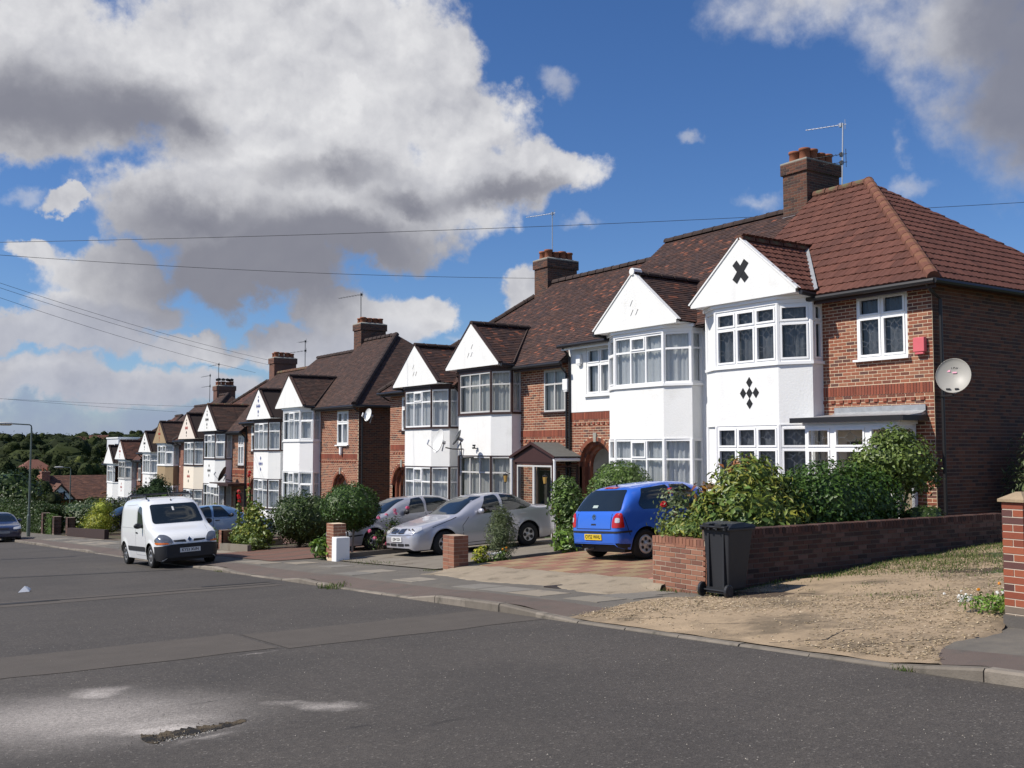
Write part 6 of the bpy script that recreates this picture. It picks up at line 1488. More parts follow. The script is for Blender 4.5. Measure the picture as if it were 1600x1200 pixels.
c.plate('LS04 OZA', 'F', .47, m_plate_w); c.badge('F', .665, .055, 'ring')
# second silver car
px_, py_ = 12.15, 26.95
c = Car('silver_hatchback', 'grey silver hatchback parked beyond the saloon behind ball shaped tree', 'car', MEG, m_silver2, (px_, py_, pz_d(px_ + 2, py_) - .10), R(2))
std_parts(c, -1, dict(side=[[(1.86, .95), (2.53, .965), (2.51, 1.39), (2.18, 1.36)], [(2.60, .965), (3.38, .99), (3.58, 1.07), (3.14, 1.335), (2.62, 1.39)]], seams=[[(1.40, .3), (1.38, .7), (1.58, .90)], [(2.55, .28), (2.57, .7), (2.55, .95)], [(1.42, .27), (3.0, .27)]],
    mirror=(1.86, .97), handles=[(2.40, .84), (3.1, .86)], screen=[(-.68, 1.015), (.68, 1.015), (.57, 1.375), (-.57, 1.375)], rear=[(-.6, 1.02), (.6, 1.02), (.5, 1.33), (-.5, 1.33)], mirmat=m_trim), m_silver2, None)
for s in (-1, 1):
    c.decal('headlight', [(s * .34, .58), (s * .62, .60), (s * .74, .70), (s * .66, .735), (s * .40, .68)], 'F', m_lens_w, .008, .03, .03)
    c.decal('bumper_strip', [(.10, .44), (.48, .46), (.48, .50), (.10, .48)], 'R' if s > 0 else 'L', m_trim, .01, 0, .05)
c.decal('bumper_strip', [(-.6, .44), (.6, .44), (.6, .485), (-.6, .485)], 'F', m_trim, .01, 0, .05); c.decal('lower_grille', [(-.3, .30), (.3, .30), (.32, .38), (-.32, .38)], 'F', m_trim, .006, .03, .05)
c.badge('F', .62, .05, 'diamond'); c.plate('KN02 RVE', 'F', .40, m_plate_w) if False else None
# white van half on the pavement
vx, vy = 8.0, 26.6
c = Car('white_van', 'small white panel van parked half on the pavement', 'van', VAN, m_white, (vx, vy, G * vy + .025), R(90), slope=(.04, G))
for ax, k in (('L', -1), ('R', 1)):
    c.decal('side_window', [(1.32, 1.02), (1.98, 1.04), (2.02, 1.50), (1.92, 1.60), (1.72, 1.56)], ax, m_cglass, .008, .08)
    for l in ([(1.12, .35), (1.08, .75), (1.25, 1.0)], [(2.10, .32), (2.12, 1.0), (2.08, 1.62)], [(1.14, .32), (2.10, .32)], [(2.2, 1.02), (3.9, 1.04)], [(3.3, 1.62), (2.2, 1.64)]): c.line('door_gap', l, ax, .012, M('white_gap', (.35, .35, .36), .6))
    c.decal('rubbing_strip', [(1.14, .42), (2.9, .42), (2.9, .54), (1.14, .54)], ax, m_trim, .012, .02, .06)
    c.decal('bumper_side', [(.0, .2), (.36, .2), (.36, .54), (.0, .56)], ax, m_trim, .012, .0, .04)
    c.decal('wheel_arch_trim', [(3.74, .22), (3.98, .3), (3.98, .55), (3.72, .5)], ax, m_trim, .010, .0, .05)
    c.mirror(k, 1.42, 1.05, m_trim); c.handle(k, 1.96, .90, m_trim)
    o = c.decal('headlight', [(k * .42, .62), (k * .62, .60), (k * .78, .62), (k * .80, .74), (k * .70, .86), (k * .54, .84), (k * .44, .74)], 'F', M('grey_lens', (.20, .21, .23), .1, .3, 14, metal=.5, spec=.8), .008, .06, .03)
    c.decal('indicator', [(k * .50, .605), (k * .78, .61), (k * .795, .665), (k * .56, .645)], 'F', m_lens_o, .011, .02, .03)
    c.decal('grille', [(k * .09, .64), (k * .40, .66), (k * .42, .70), (k * .11, .705)], 'F', m_trim, .006, .02, .03)
c.decal('front_bumper', [(-.80, .26), (.80, .26), (.80, .56), (.4, .60), (-.4, .60), (-.80, .56)], 'F', m_trim, .012, .0, .05)
c.decal('windscreen', [(-.66, 1.12), (.66, 1.12), (.60, 1.62), (-.60, 1.62)], 'F', m_cglass, .008, .08)
c.decal('rear_window', [(-.6, 1.1), (.6, 1.1), (.56, 1.6), (-.56, 1.6)], 'B', m_cglass, .008, .08)
c.decal('tax_disc', [(.02, 1.44), (.07, 1.44), (.07, 1.54), (.02, 1.54)], 'F', m_plate_w, .012, 0, .05)
c.badge('F', .70, .075, 'diamond'); c.plate('KY53 XUN', 'F', .44, m_plate_w)
c.line('bonnet_gap', [(-.55, .86), (-.62, 1.02)], 'F', .01, M('white_gap2', (.35, .35, .36), .6)); c.aerial(1.62, L=.35)
for k in (-1, 1):
    mb = MB(); mb.path([(1.75, k * .60, 1.78), (1.9, k * .60, 1.86), (3.7, k * .60, 1.87), (3.8, k * .6, 1.78)], .022, 8); mb.build('roof_rail', m_trim, c.root)
for x in (2.05, 2.75, 3.45):
    mb = MB(); mb.tube((x, -.62, 1.90), (x, .62, 1.90), .022, 8); mb.build('roof_bar', m_trim, c.root)
    for y in (-.25, .05): pass
# pale blue hatchback behind the van
px_, py_ = 10.95, 39.6
c = Car('pale_blue_hatchback', 'pale blue hatchback on the drive behind the white van', 'car', MEG, m_pale, (px_ + 4.13, py_, pz_d(px_ + 2, py_) + .08), math.pi)
std_parts(c, 1, dict(side=[[(1.86, .95), (2.53, .965), (2.51, 1.39), (2.18, 1.36)], [(2.60, .965), (3.38, .99), (3.58, 1.07), (3.14, 1.335), (2.62, 1.39)]], seams=[[(1.40, .3), (1.38, .7), (1.58, .90)], [(2.55, .28), (2.57, .7), (2.55, .95)]],
    mirror=(1.86, .97), handles=[(2.40, .84)], screen=[(-.68, 1.015), (.68, 1.015), (.57, 1.375), (-.57, 1.375)], rear=[(-.6, 1.02), (.6, 1.02), (.5, 1.33), (-.5, 1.33)], hmat=m_trim, mirmat=m_trim, trimline=[(1.2, .6), (3.0, .6)]), m_pale, None)
# dark car at the left edge
px_, py_ = 7.55, 55.2
c = Car('dark_saloon', 'dark navy saloon parked at the kerb by the lamp post', 'car', BORA, m_navy, (px_, py_, G * py_ + .0), R(90), slope=(0, G))
std_parts(c, 1, dict(side=[[(1.88, .945), (2.57, .965), (2.55, 1.395), (2.22, 1.365)], [(2.64, .965), (3.34, .985), (3.56, 1.05), (3.12, 1.335), (2.66, 1.395)]], seams=[[(1.42, .3), (1.40, .7), (1.60, .90)]], mirror=(1.9, .98), handles=[], screen=[(-.70, .985), (.70, .985), (.58, 1.375), (-.58, 1.375)], rear=[(-.6, 1.10), (.6, 1.10), (.5, 1.35), (-.5, 1.35)]), m_navy, None)
for s in (-1, 1): c.decal('headlight', [(s * .40, .60), (s * .74, .62), (s * .80, .70), (s * .70, .74), (s * .42, .71)], 'F', m_lens_w, .008, .04, .04)
c.decal('grille', [(-.2, .60), (.2, .60), (.22, .68), (-.22, .68)], 'F', m_trim, .006, .02, .05); c.decal('number_plate', [(-.26, .42), (.26, .42), (.26, .53), (-.26, .53)], 'F', M('dull_plate', (.3, .3, .3), .5), .012, 0, .08)
# cars on the far drives
c = Car('black_car', 'black hatchback half hidden behind the golden bush', 'car', MEG, m_blk, (12.6, 60.2, gard_z(13, 60.2)), R(10))
std_parts(c, -1, dict(side=[[(1.86, .95), (2.53, .965), (2.51, 1.39), (2.18, 1.36)], [(2.60, .965), (3.38, .99), (3.58, 1.07), (3.14, 1.335), (2.62, 1.39)]], seams=[], mirror=(1.86, .97), handles=[], screen=[(-.68, 1.015), (.68, 1.015), (.57, 1.375), (-.57, 1.375)], rear=[(-.6, 1.02), (.6, 1.02), (.5, 1.33), (-.5, 1.33)]), m_blk, None)
for s in (-1, 1): c.decal('headlight', [(s * .34, .58), (s * .62, .60), (s * .74, .70), (s * .66, .735), (s * .40, .68)], 'F', m_lens_w, .008, .03, .05)
# ------------------------------------------------------------------ planting
def leafmat(name, pal, rough=.45, trans=.12, spec=.35):
    return M(name, pal[0], rough, .12, 4, isl=.22, pal=pal, trans=trans, spec=spec)
L_dark = leafmat('dark_leaf', [(0.0347, 0.0603, 0.0118), (0.0440, 0.0742, 0.0148), (0.0266, 0.0464, 0.0098), (0.0560, 0.0905, 0.0178)])
L_mid = leafmat('mid_green_leaf', [(0.0759, 0.1320, 0.0269), (0.0986, 0.1650, 0.0336), (0.0607, 0.1056, 0.0224), (0.1290, 0.1980, 0.0392)])
L_hedge = leafmat('hedge_leaf', [(0.0386, 0.0860, 0.0117), (0.0514, 0.1055, 0.0156), (0.0295, 0.0642, 0.0098), (0.0707, 0.1285, 0.0195)])
L_privet = leafmat('privet_leaf', [(0.0910, 0.1373, 0.0270), (0.1138, 0.1662, 0.0344), (0.0683, 0.1011, 0.0221), (0.1517, 0.2023, 0.0430)])
L_yell = leafmat('yellow_green_leaf', [(0.1408, 0.1830, 0.0299), (0.1830, 0.2253, 0.0359), (0.0986, 0.1478, 0.0263), (0.2394, 0.2394, 0.0359), (0.1126, 0.1690, 0.0359)])
L_gold = leafmat('golden_leaf', [(0.3000, 0.3150, 0.0255), (0.2400, 0.2850, 0.0281), (0.3600, 0.3450, 0.0319), (0.1650, 0.2250, 0.0255)])
L_red = leafmat('reddish_leaf', [(.20, .07, .03), (.26, .10, .03), (.16, .09, .03), (.30, .16, .04)])
L_grey = leafmat('grey_green_leaf', [(0.1276, 0.1620, 0.0688), (0.1063, 0.1418, 0.0574), (0.1559, 0.1958, 0.0861), (0.0851, 0.1148, 0.0459)])
L_lime = leafmat('broad_lime_leaf', [(0.1356, 0.2320, 0.0370), (0.1755, 0.2755, 0.0431), (0.1037, 0.1885, 0.0308)], .35)
L_far = leafmat('far_tree_leaf', [(0.0243, 0.0331, 0.0110), (0.0303, 0.0414, 0.0125), (0.0192, 0.0276, 0.0094), (0.0385, 0.0506, 0.0141)], .8, .1, .1)
L_far2 = leafmat('far_light_leaf', [(0.0908, 0.1080, 0.0281), (0.1155, 0.1320, 0.0331), (0.0743, 0.0930, 0.0255)], .8, .1, .1)
L_far3 = leafmat('far_conifer_leaf', [(0.0257, 0.0468, 0.0199), (0.0343, 0.0585, 0.0221), (0.0200, 0.0390, 0.0166)], .8, .05, .1)
m_stem = M('woody_stem', (.10, .075, .05), .9, .25, 9); m_bark = M('tree_bark', (.07, .055, .042), .95, .3, 5, bump=.5, bsc=20)
m_petal_r = M('red_petal', (.60, .02, .025), .5, .1, 9, isl=.15, trans=.3); m_petal_p = M('pink_petal', (.72, .16, .28), .5, .1, 9, isl=.2, trans=.3); m_petal_w = M('white_petal', (.8, .8, .76), .6, .05, 9, trans=.2); m_petal_o = M('orange_petal', (.75, .30, .02), .5, .1, 9, trans=.2); m_petal_y = M('yellow_petal', (.72, .52, .03), .5, .1, 9, trans=.2)
def leaves(name, mat, blobs, n, size, parent, seed=1, aspect=.5, droop=.0, flat=.0, shell=.55, up=.25, bumpy=.22, origin=(0, 0, 0)):
    rng = np.random.default_rng(seed); B = np.array(blobs, float); vol = (B[:, 3] * B[:, 4] + B[:, 4] * B[:, 5] + B[:, 3] * B[:, 5]); k = rng.choice(len(B), n, p=vol / vol.sum())
    d = rng.normal(size=(n, 3)); d /= np.linalg.norm(d, axis=1, keepdims=True)
    r = shell + (1 - shell) * rng.random(n) ** .55
    bump = 1 + bumpy * (np.sin(d[:, 0] * 7 + k * 1.7) * np.cos(d[:, 2] * 6 + k) * .6 + np.sin(d[:, 1] * 11 + k * 2.3) * .4) + bumpy * .35 * rng.normal(size=n)
    c = B[k, :3] + d * (r * bump)[:, None] * B[k, 3:6]
    nr = d + rng.normal(size=(n, 3)) * .5; nr[:, 2] += up; nr /= np.linalg.norm(nr, axis=1, keepdims=True)
    t = np.cross(nr, rng.normal(size=(n, 3))); t /= np.linalg.norm(t, axis=1, keepdims=True); t[:, 2] -= droop; t /= np.linalg.norm(t, axis=1, keepdims=True)
    b = np.cross(nr, t); s = size * rng.uniform(.6, 1.35, n)[:, None]
    p0 = c - t * s * .5; p1 = c + b * s * aspect * .5 + nr * s * .06; p2 = c + t * s * .5 - nr * s * .08; p3 = c - b * s * aspect * .5 + nr * s * .06
    V = np.stack([p0, p1, p2, p3], 1).reshape(-1, 3) - np.array(origin)
    me = bpy.data.meshes.new(name); me.vertices.add(4 * n); me.vertices.foreach_set('co', V.ravel()); me.loops.add(6 * n); me.polygons.add(2 * n)
    i = np.arange(n)[:, None] * 4; me.loops.foreach_set('vertex_index', (i + np.array([[0, 1, 2, 0, 2, 3]])).ravel().astype(np.int32))
    me.polygons.foreach_set('loop_start', np.arange(2 * n, dtype=np.int32) * 3)
    me.update(calc_edges=True); me.materials.append(mat)
    return put(name, me, parent)
def core(parent, blobs, mat, origin, k=.72, name='inner_foliage'):
    bm = bmesh.new()
    for (x, y, z, a, b, c) in blobs:
        r = bmesh.ops.create_icosphere(bm, subdivisions=2, radius=1)
        for v in r['verts']:
            q = v.co.copy(); w = k * (1 + .12 * vnoise(q.x * 5 + x, q.y * 5 + q.z * 4)); v.co = Vector((x + q.x * a * w - origin[0], y + q.y * b * w - origin[1], z + q.z * c * w - origin[2]))
    me = bpy.data.meshes.new(name); bm.to_mesh(me); bm.free(); me.materials.append(mat); return put(name, me, parent)
SEED = [100]
def shrub(label, x, y, blobs, n, size, mat, name='shrub', cat='shrub', aspect=.5, stem=True, group=None, extra=(), k=.72, z=None, shell=.55, bumpy=.22, up=.25, droop=0., coremat=None):
    """blobs relative to the plant's foot: (dx,dy,h,rx,ry,rz)"""
    SEED[0] += 1; z = gard_z(x, y) if z is None else z; root = thing(name, label, cat, (x, y, z), 0, group)
    leaves('foliage', mat, blobs, n, size, root, SEED[0], aspect, shell=shell, bumpy=bumpy, up=up, droop=droop)
    if k: core(root, blobs, coremat or mat, (0, 0, 0), k)
    for i, (m2, bl2, n2, s2, nm) in enumerate(extra): leaves(nm, m2, bl2, n2, s2, root, SEED[0] + 500 + i, .6)
    if stem:
        mb = MB(); rr = random.Random(SEED[0])
        for b in blobs[:3]:
            for q in range(3): mb.path([(rr.uniform(-.06, .06), rr.uniform(-.06, .06), -.08), (b[0] * .4 + rr.uniform(-.1, .1), b[1] * .4 + rr.uniform(-.1, .1), b[2] * .45), (b[0] + rr.uniform(-.2, .2) * b[3], b[1] + rr.uniform(-.2, .2) * b[4], b[2])], .02, 5, rad=[.03, .022, .012])
        mb.build('stem', m_stem, root)
    return root
def flower_heads(root, mat, pts, r, name='flower'):
    rr = random.Random(len(pts)); mb = MB()
    for p in pts:
        if r >= .06: mb = MB()
        for q in range(9):
            a = rr.random() * 6.28; e = rr.uniform(-.5, 1.2); d = Vector((math.cos(a) * math.cos(e), math.sin(a) * math.cos(e), math.sin(e))); t = d.orthogonal().normalized(); u = d.cross(t); c = Vector(p) + d * r * .55
            mb.add([c - t * r * .5, c + u * r * .5, c + t * r * .5, c - u * r * .5], [(0, 1, 2, 3)])
        if r >= .06: mb.build(name, mat, root, recalc=False)
    if r < .06: tag(mb.build(name, mat, root, recalc=False), kind='stuff')
# front garden of the end house
shrub('yellow green rhododendron with reddish leaves behind the bin', 13.1, 12.2, [(0, 0, 1.0, .95, .75, .8), (-.5, .35, .75, .7, .6, .58), (.2, -.4, .7, .8, .55, .62), (.1, .1, 1.55, .6, .55, .42)], 5200, .14, L_yell, aspect=.34,
      extra=[(L_red, [(-.5, .6, 1.2, .35, .3, .3), (.1, .2, 1.6, .5, .4, .35)], 160, .14, 'reddish_leaves'), (L_mid, [(-.3, 0, .8, .9, .8, .7)], 900, .13, 'lower_leaves')], droop=.1, k=.66)
shrub('large rounded dark green hedge bush under the end house window', 14.9, 12.05, [(0, 0, .92, 1.35, .80, .86), (.8, -.1, .90, 1.0, .70, .78), (-.75, .1, .82, .75, .66, .74)], 15000, .08, L_hedge, aspect=.5, bumpy=.07, shell=.72, name='hedge_bush', k=.72)
shrub('clipped privet tree with glossy leaves in front of the porch', 17.0, 12.15, [(0, 0, 1.66, .78, .76, .56), (-.25, .3, 1.45, .55, .5, .45), (.25, -.2, 1.4, .58, .5, .45), (0, 0, 2.02, .42, .42, .3)], 4800, .09, L_privet, aspect=.55, name='privet_tree', cat='tree', k=.6, bumpy=.15)
shrub('small clipped dark dome near the end house downpipe', 16.7, 11.35, [(0, 0, .42, .5, .42, .42)], 1500, .05, L_dark, bumpy=.05, shell=.8, k=.9, name='box_dome')
shrub('low pale leafed plants spilling over pinkish brick wall', 11.15, 11.75, [(0, 0, .86, .35, .5, .18), (.35, .35, .8, .4, .4, .25), (.3, -.3, .8, .4, .4, .2)], 1300, .085, L_yell, aspect=.4, k=.6)
r = shrub('red rose bush between rhododendron and blue car', 12.15, 12.95, [(0, 0, .85, .45, .4, .45), (.1, .2, 1.25, .35, .3, .3)], 700, .07, L_grey, aspect=.6, k=.3, name='rose_bush')
flower_heads(r, m_petal_r, [(-.2, .15, 1.2), (.1, .3, 1.42)], .085)
# between the drives
shrub('round clipped dome bush behind the blue car', 17.0, 20.25, [(0, 0, 1.2, .86, .84, .86)], 6000, .075, L_mid, bumpy=.06, shell=.8, k=.86, name='dome_bush')
shrub('tall leafy laurel left of the blue car', 15.2, 20.1, [(0, 0, 1.0, .46, .5, .5), (.05, -.1, .5, .42, .46, .4), (0, .1, 1.4, .32, .35, .36)], 2300, .12, L_mid, aspect=.42, k=.5, name='laurel')
shrub('feathery rosemary bush in front of silver saloon', 12.5, 18.95, [(0, 0, .55, .34, .36, .5), (.05, .08, .85, .26, .28, .35)], 3400, .085, L_grey, aspect=.14, k=.5, up=1.2, name='rosemary')
shrub('broad leafed green plants beside the tiled drive', 14.0, 18.62, [(0, 0, .28, .35, .28, .28), (.7, .1, .35, .45, .3, .33), (1.5, .2, .3, .4, .3, .3)], 600, .16, L_lime, aspect=.5, k=.3, stem=False)
r = shrub('small yellow variegated plant by the brick pier', 11.7, 18.55, [(0, 0, .2, .18, .16, .2)], 260, .08, L_gold, k=0, stem=False)
r = shrub('white and orange bedding flowers beside rosemary', 12.0, 18.45, [(0, 0, .12, .25, .14, .12), (.25, 0, .16, .16, .12, .15)], 260, .06, L_mid, k=0, stem=False, name='bedding_flowers', cat='flowers')
flower_heads(r, m_petal_w, [(-.15 + .06 * i, .03 * math.sin(i * 5), .22 + .02 * math.sin(i * 3)) for i in range(6)], .04); flower_heads(r, m_petal_o, [(.2, 0, .3), (.32, .03, .32), (.27, -.05, .27)], .035)
# rose bed and ball tree
r = shrub('pink rose bush in front of the two silver cars', 12.3, 24.45, [(0, 0, .35, .4, .3, .3), (.4, .0, .5, .4, .25, .3), (.3, -.1, .8, .3, .2, .2)], 420, .065, L_dark, aspect=.6, k=.3, name='rose_bush')
flower_heads(r, m_petal_p, [(-.1, -.1, .95), (.25, -.35, 1.15), (.05, -.25, 1.02), (.65, -.3, 1.2), (-.25, .1, .6), (.4, -.1, 1.05), (-.3, -.3, .45), (.0, -.4, .3)], .075)
def ball_tree():
    x, y = 12.0, 26.0 - .35; z = gard_z(x, y); r = thing('ball_tree', 'ball shaped clipped tree on thin stems by the brick pier', 'tree', (x, y, z)); B = [(0, 0, 1.26, .80, .84, .66), (.15, .1, 1.2, .75, .7, .58)]
    leaves('crown', L_hedge, B, 6800, .075, r, 77, .5, shell=.8, bumpy=.07); core(r, B, L_dark, (0, 0, 0), .86)
    mb = MB()
    for i, (a, b) in enumerate(((-.12, .05), (.1, .0), (0, .15))): mb.path([(a * .6, b * .6, -.1), (a, b, .5), (a * 2.5, b * 2.5, 1.2)], .03, 6, rad=[.035, .03, .02])
    mb.build('trunk', M('pale_bark', (.25, .22, .18), .9, .2, 9), r)
ball_tree()
shrub('dark rounded bush behind the ball tree', 12.6, 30.7, [(0, 0, .9, .95, .95, .85), (.3, -.4, .85, .75, .7, .75)], 7000, .085, L_dark, bumpy=.12, shell=.72, k=.82, name='dome_bush')
shrub('dark bush at the foot of the end house side passage', 16.5, 37.6, [(0, 0, .9, .9, 1.0, .75), (.2, 1.2, .7, .7, .8, .6)], 3000, .10, L_dark, k=.75)
shrub('low dark edging plants under the dark dome bush', 11.2, 31.5, [(0, -.6, .3, .3, .6, .28), (0, .5, .35, .3, .7, .3), (.1, 1.5, .3, .3, .6, .3)], 1500, .075, L_privet, k=.5, stem=False)
def bigleaf():
    x, y = 10.78, 24.55; z = pz(10.6, y); r = thing('broad_leaf_plant', 'bright green broad leaf plant at foot of the white panelled pier', 'plant', (x, y, z)); rr = random.Random(4); mb = MB()
    for i in range(95):
        a = rr.random() * 6.28; e = rr.random(); R_ = .42 * math.sqrt(rr.random()); c = Vector((math.cos(a) * R_ * .8, math.sin(a) * R_ * 1.1, .12 + .5 * rr.random() * (1 - R_ * .8))); L = rr.uniform(.13, .22); d = Vector((math.cos(a), math.sin(a), rr.uniform(-.5, .9))).normalized(); s = d.cross(Vector((0, 0, 1))).normalized() * L * .42; u = s.cross(d).normalized() * L * .12
        mb.add([c - d * L * .5, c - d * .1 * L + s + u, c + d * .25 * L + s * .8 + u, c + d * L * .5 - u, c + d * .25 * L - s * .8 + u, c - d * .1 * L - s + u], [(0, 1, 2, 3), (0, 3, 4, 5)])
    mb.build('leaf_rosette', L_lime, r, recalc=False); leaves('inner_foliage', L_mid, [(0, 0, .3, .3, .4, .3)], 200, .14, r, 9)
bigleaf()
# hollyhocks
def hollyhock(label, x, y, h, pts, n=260):
    z = gard_z(x, y); r = thing('hollyhock', label, 'flower', (x, y, z)); mb = MB(); mb.path([(0, 0, 0), (.03, 0, h * .5), (0, .02, h)], .015, 6); mb.build('stem', L_mid, r)
    leaves('foliage', L_yell, [(0, 0, h * .25, .28, .28, h * .26), (0, 0, h * .6, .12, .12, h * .25)], n, .11, r, int(h * 100), .8, shell=.1); flower_heads(r, m_petal_r, [(.03 * math.sin(i * 4), .04 * math.cos(i * 3), h * p) for i, p in enumerate(pts)], .085)
hollyhock('tallest red hollyhock before the blue diamond house', 11.4, 31.9, 2.45, (.83, .95, .99)); hollyhock('shorter red hollyhock left of the tallest one', 11.35, 32.7, 1.9, (.9, .97, .8, .86)); 
shrub('loose yellowing shrub beside the hollyhocks', 11.5, 31.4, [(0, 0, .75, .5, .7, .7), (-.2, .4, .45, .4, .6, .45), (0, -.4, .35, .4, .5, .35), (0, .3, 1.2, .3, .4, .35)], 1500, .12, L_yell, aspect=.6, k=.35, shell=.3)
shrub('low mixed green plants in front of the pale blue car', 11.2, 35.2, [(0, -.9, .35, .3, .6, .3), (0, 0, .4, .3, .7, .32), (0, .9, .36, .3, .7, .3)], 1200, .07, L_privet, k=.5, stem=False)
shrub('dark conifer standing before the cream house', 15.2, 57.0, [(0, 0, 1.3, 1.5, 1.5, 1.2), (0, 0, 2.0, 1.0, 1.0, .85), (.1, .2, 2.6, .45, .5, .5), (-.5, .9, 2.1, .5, .5, .5)], 4600, .20, L_far3, name='conifer', cat='tree', aspect=.28, k=.7, bumpy=.4)
shrub('low yellow bush standing in for a yellow car beyond the pale blue one', 14.6, 46.5, [(0, 0, .9, 1.5, .6, .55)], 1200, .1, L_gold, k=.6)  # leafy yellow shape used in place of the car there
shrub('golden lime bush beside the white van', 12.4, 57.2, [(0, 0, .7, .9, .95, .75), (.1, .1, 1.3, .6, .6, .6), (-.2, -.5, .5, .6, .6, .5)], 3600, .10, L_gold, k=.7, aspect=.45, name='golden_bush')
shrub('small green bush at gate beside the golden bush', 11.9, 58.8, [(0, 0, .35, .4, .5, .35)], 600, .09, L_gold, k=.6)
shrub('bushy white rose in front of the furthest white house', 14.2, 66.0, [(0, 0, 1.0, 1.0, 1.2, .9), (0, 1.3, 1.2, .9, .9, .8)], 1700, .12, L_dark, k=.5)
shrub('small light green bush behind the van roof', 14.2, 52.0, [(0, 0, 1.3, .4, .4, .7)], 500, .12, L_lime, k=.5)
shrub('grey green shrub rising behind the right brick pier', 21.3, 11.55, [(0, 0, 1.1, .9, .7, 1.0), (-.4, .1, .7, .6, .5, .6), (.5, -.2, 1.7, .6, .6, .7)], 3400, .13, L_grey, aspect=.16, k=.6, up=.9)
r = shrub('clump of white alyssum and orange flowers by right gate pier', 10.75, 6.55, [(0, 0, .1, .22, .28, .1), (-.1, -.25, .14, .18, .2, .13)], 700, .045, L_lime, aspect=.5, k=0, stem=False, z=gz_(10.7, 6.55), name='flower_clump', cat='flowers')
flower_heads(r, m_petal_w, [(rnd.gauss(-.05, .1), .24 + rnd.gauss(0, .06), .14 + rnd.uniform(-.06, .04)) for i in range(26)] + [(rnd.gauss(0, .05), -.2 + rnd.gauss(0, .04), .24) for i in range(8)], .022); flower_heads(r, m_petal_o, [(0, .1, .24), (.25, .0, .3)], .028)
# hedges on the far left
def hedge(label, x0, x1, y0, y1, h, n, mat, size=.09):
    z = gard_z((x0 + x1) / 2, (y0 + y1) / 2); r = thing('hedge', label, 'hedge', (x0, y0, z)); rng = np.random.default_rng(int(y0 * 7)); L, W = y1 - y0, x1 - x0
    mb = MB(); k = .12
    ny, nx = max(2, int(L / .8)), 3; mb.box(k, W - k, k, L - k, -.2, h - k); mb.build('inner_foliage', mat, r)
    V = []; nn = rng.integers(0, 3, n); c = np.stack([rng.random(n) * W, rng.random(n) * L, rng.random(n) * h], 1); j = rng.normal(size=n) * .05
    c[nn == 0, 0] = j[nn == 0]; c[nn == 1, 2] = h + j[nn == 1]; c[nn == 2, 1] = j[nn == 2]
    c[:, 2] += G * c[:, 1] * 0 + np.sin(c[:, 1] * 1.3) * .06 * (nn == 1)
    d = rng.normal(size=(n, 3)); t = np.cross(d, rng.normal(size=(n, 3))); t /= np.linalg.norm(t, axis=1, keepdims=True); d /= np.linalg.norm(d, axis=1, keepdims=True); b = np.cross(d, t); s = size * rng.uniform(.6, 1.4, n)[:, None]
    V = np.stack([c - t * s * .5, c + b * s * .3, c + t * s * .5, c - b * s * .3], 1).reshape(-1, 3); me = bpy.data.meshes.new('foliage'); me.from_pydata(V.tolist(), [], [(4 * i, 4 * i + 1, 4 * i + 2, 4 * i + 3) for i in range(n)]); me.materials.append(mat); put('foliage', me, r)
    return r
hedge('long clipped green hedge beyond the lamp post', 11.3, 12.6, 78, 100, 2.3, 9000, L_dark, .13)
hedge('lower dark hedge between the lamp post and brown pier', 11.0, 12.2, 65.6, 77, 1.75, 6500, L_dark, .12)
hedge('short hedge end beside the timber gate', 10.9, 11.4, 63.0, 64.0, 1.0, 700, L_mid, .09)
shrub('bulky dark shrub behind the brown gate piers', 14.0, 70, [(0, 0, 1.0, 1.6, 3.0, .9), (.5, -3, .9, 1.2, 1.6, .85), (1.5, 2.5, 1.1, 1.8, 2.0, .9)], 5200, .2, L_dark, k=.8)
shrub('dark green shrubs in front of the brown bungalow', 17.5, 84, [(0, 0, 1.0, 2.0, 3.2, .9), (1.8, -2.5, 1.05, 1.6, 2.0, .9)], 6500, .2, L_dark, k=.8)
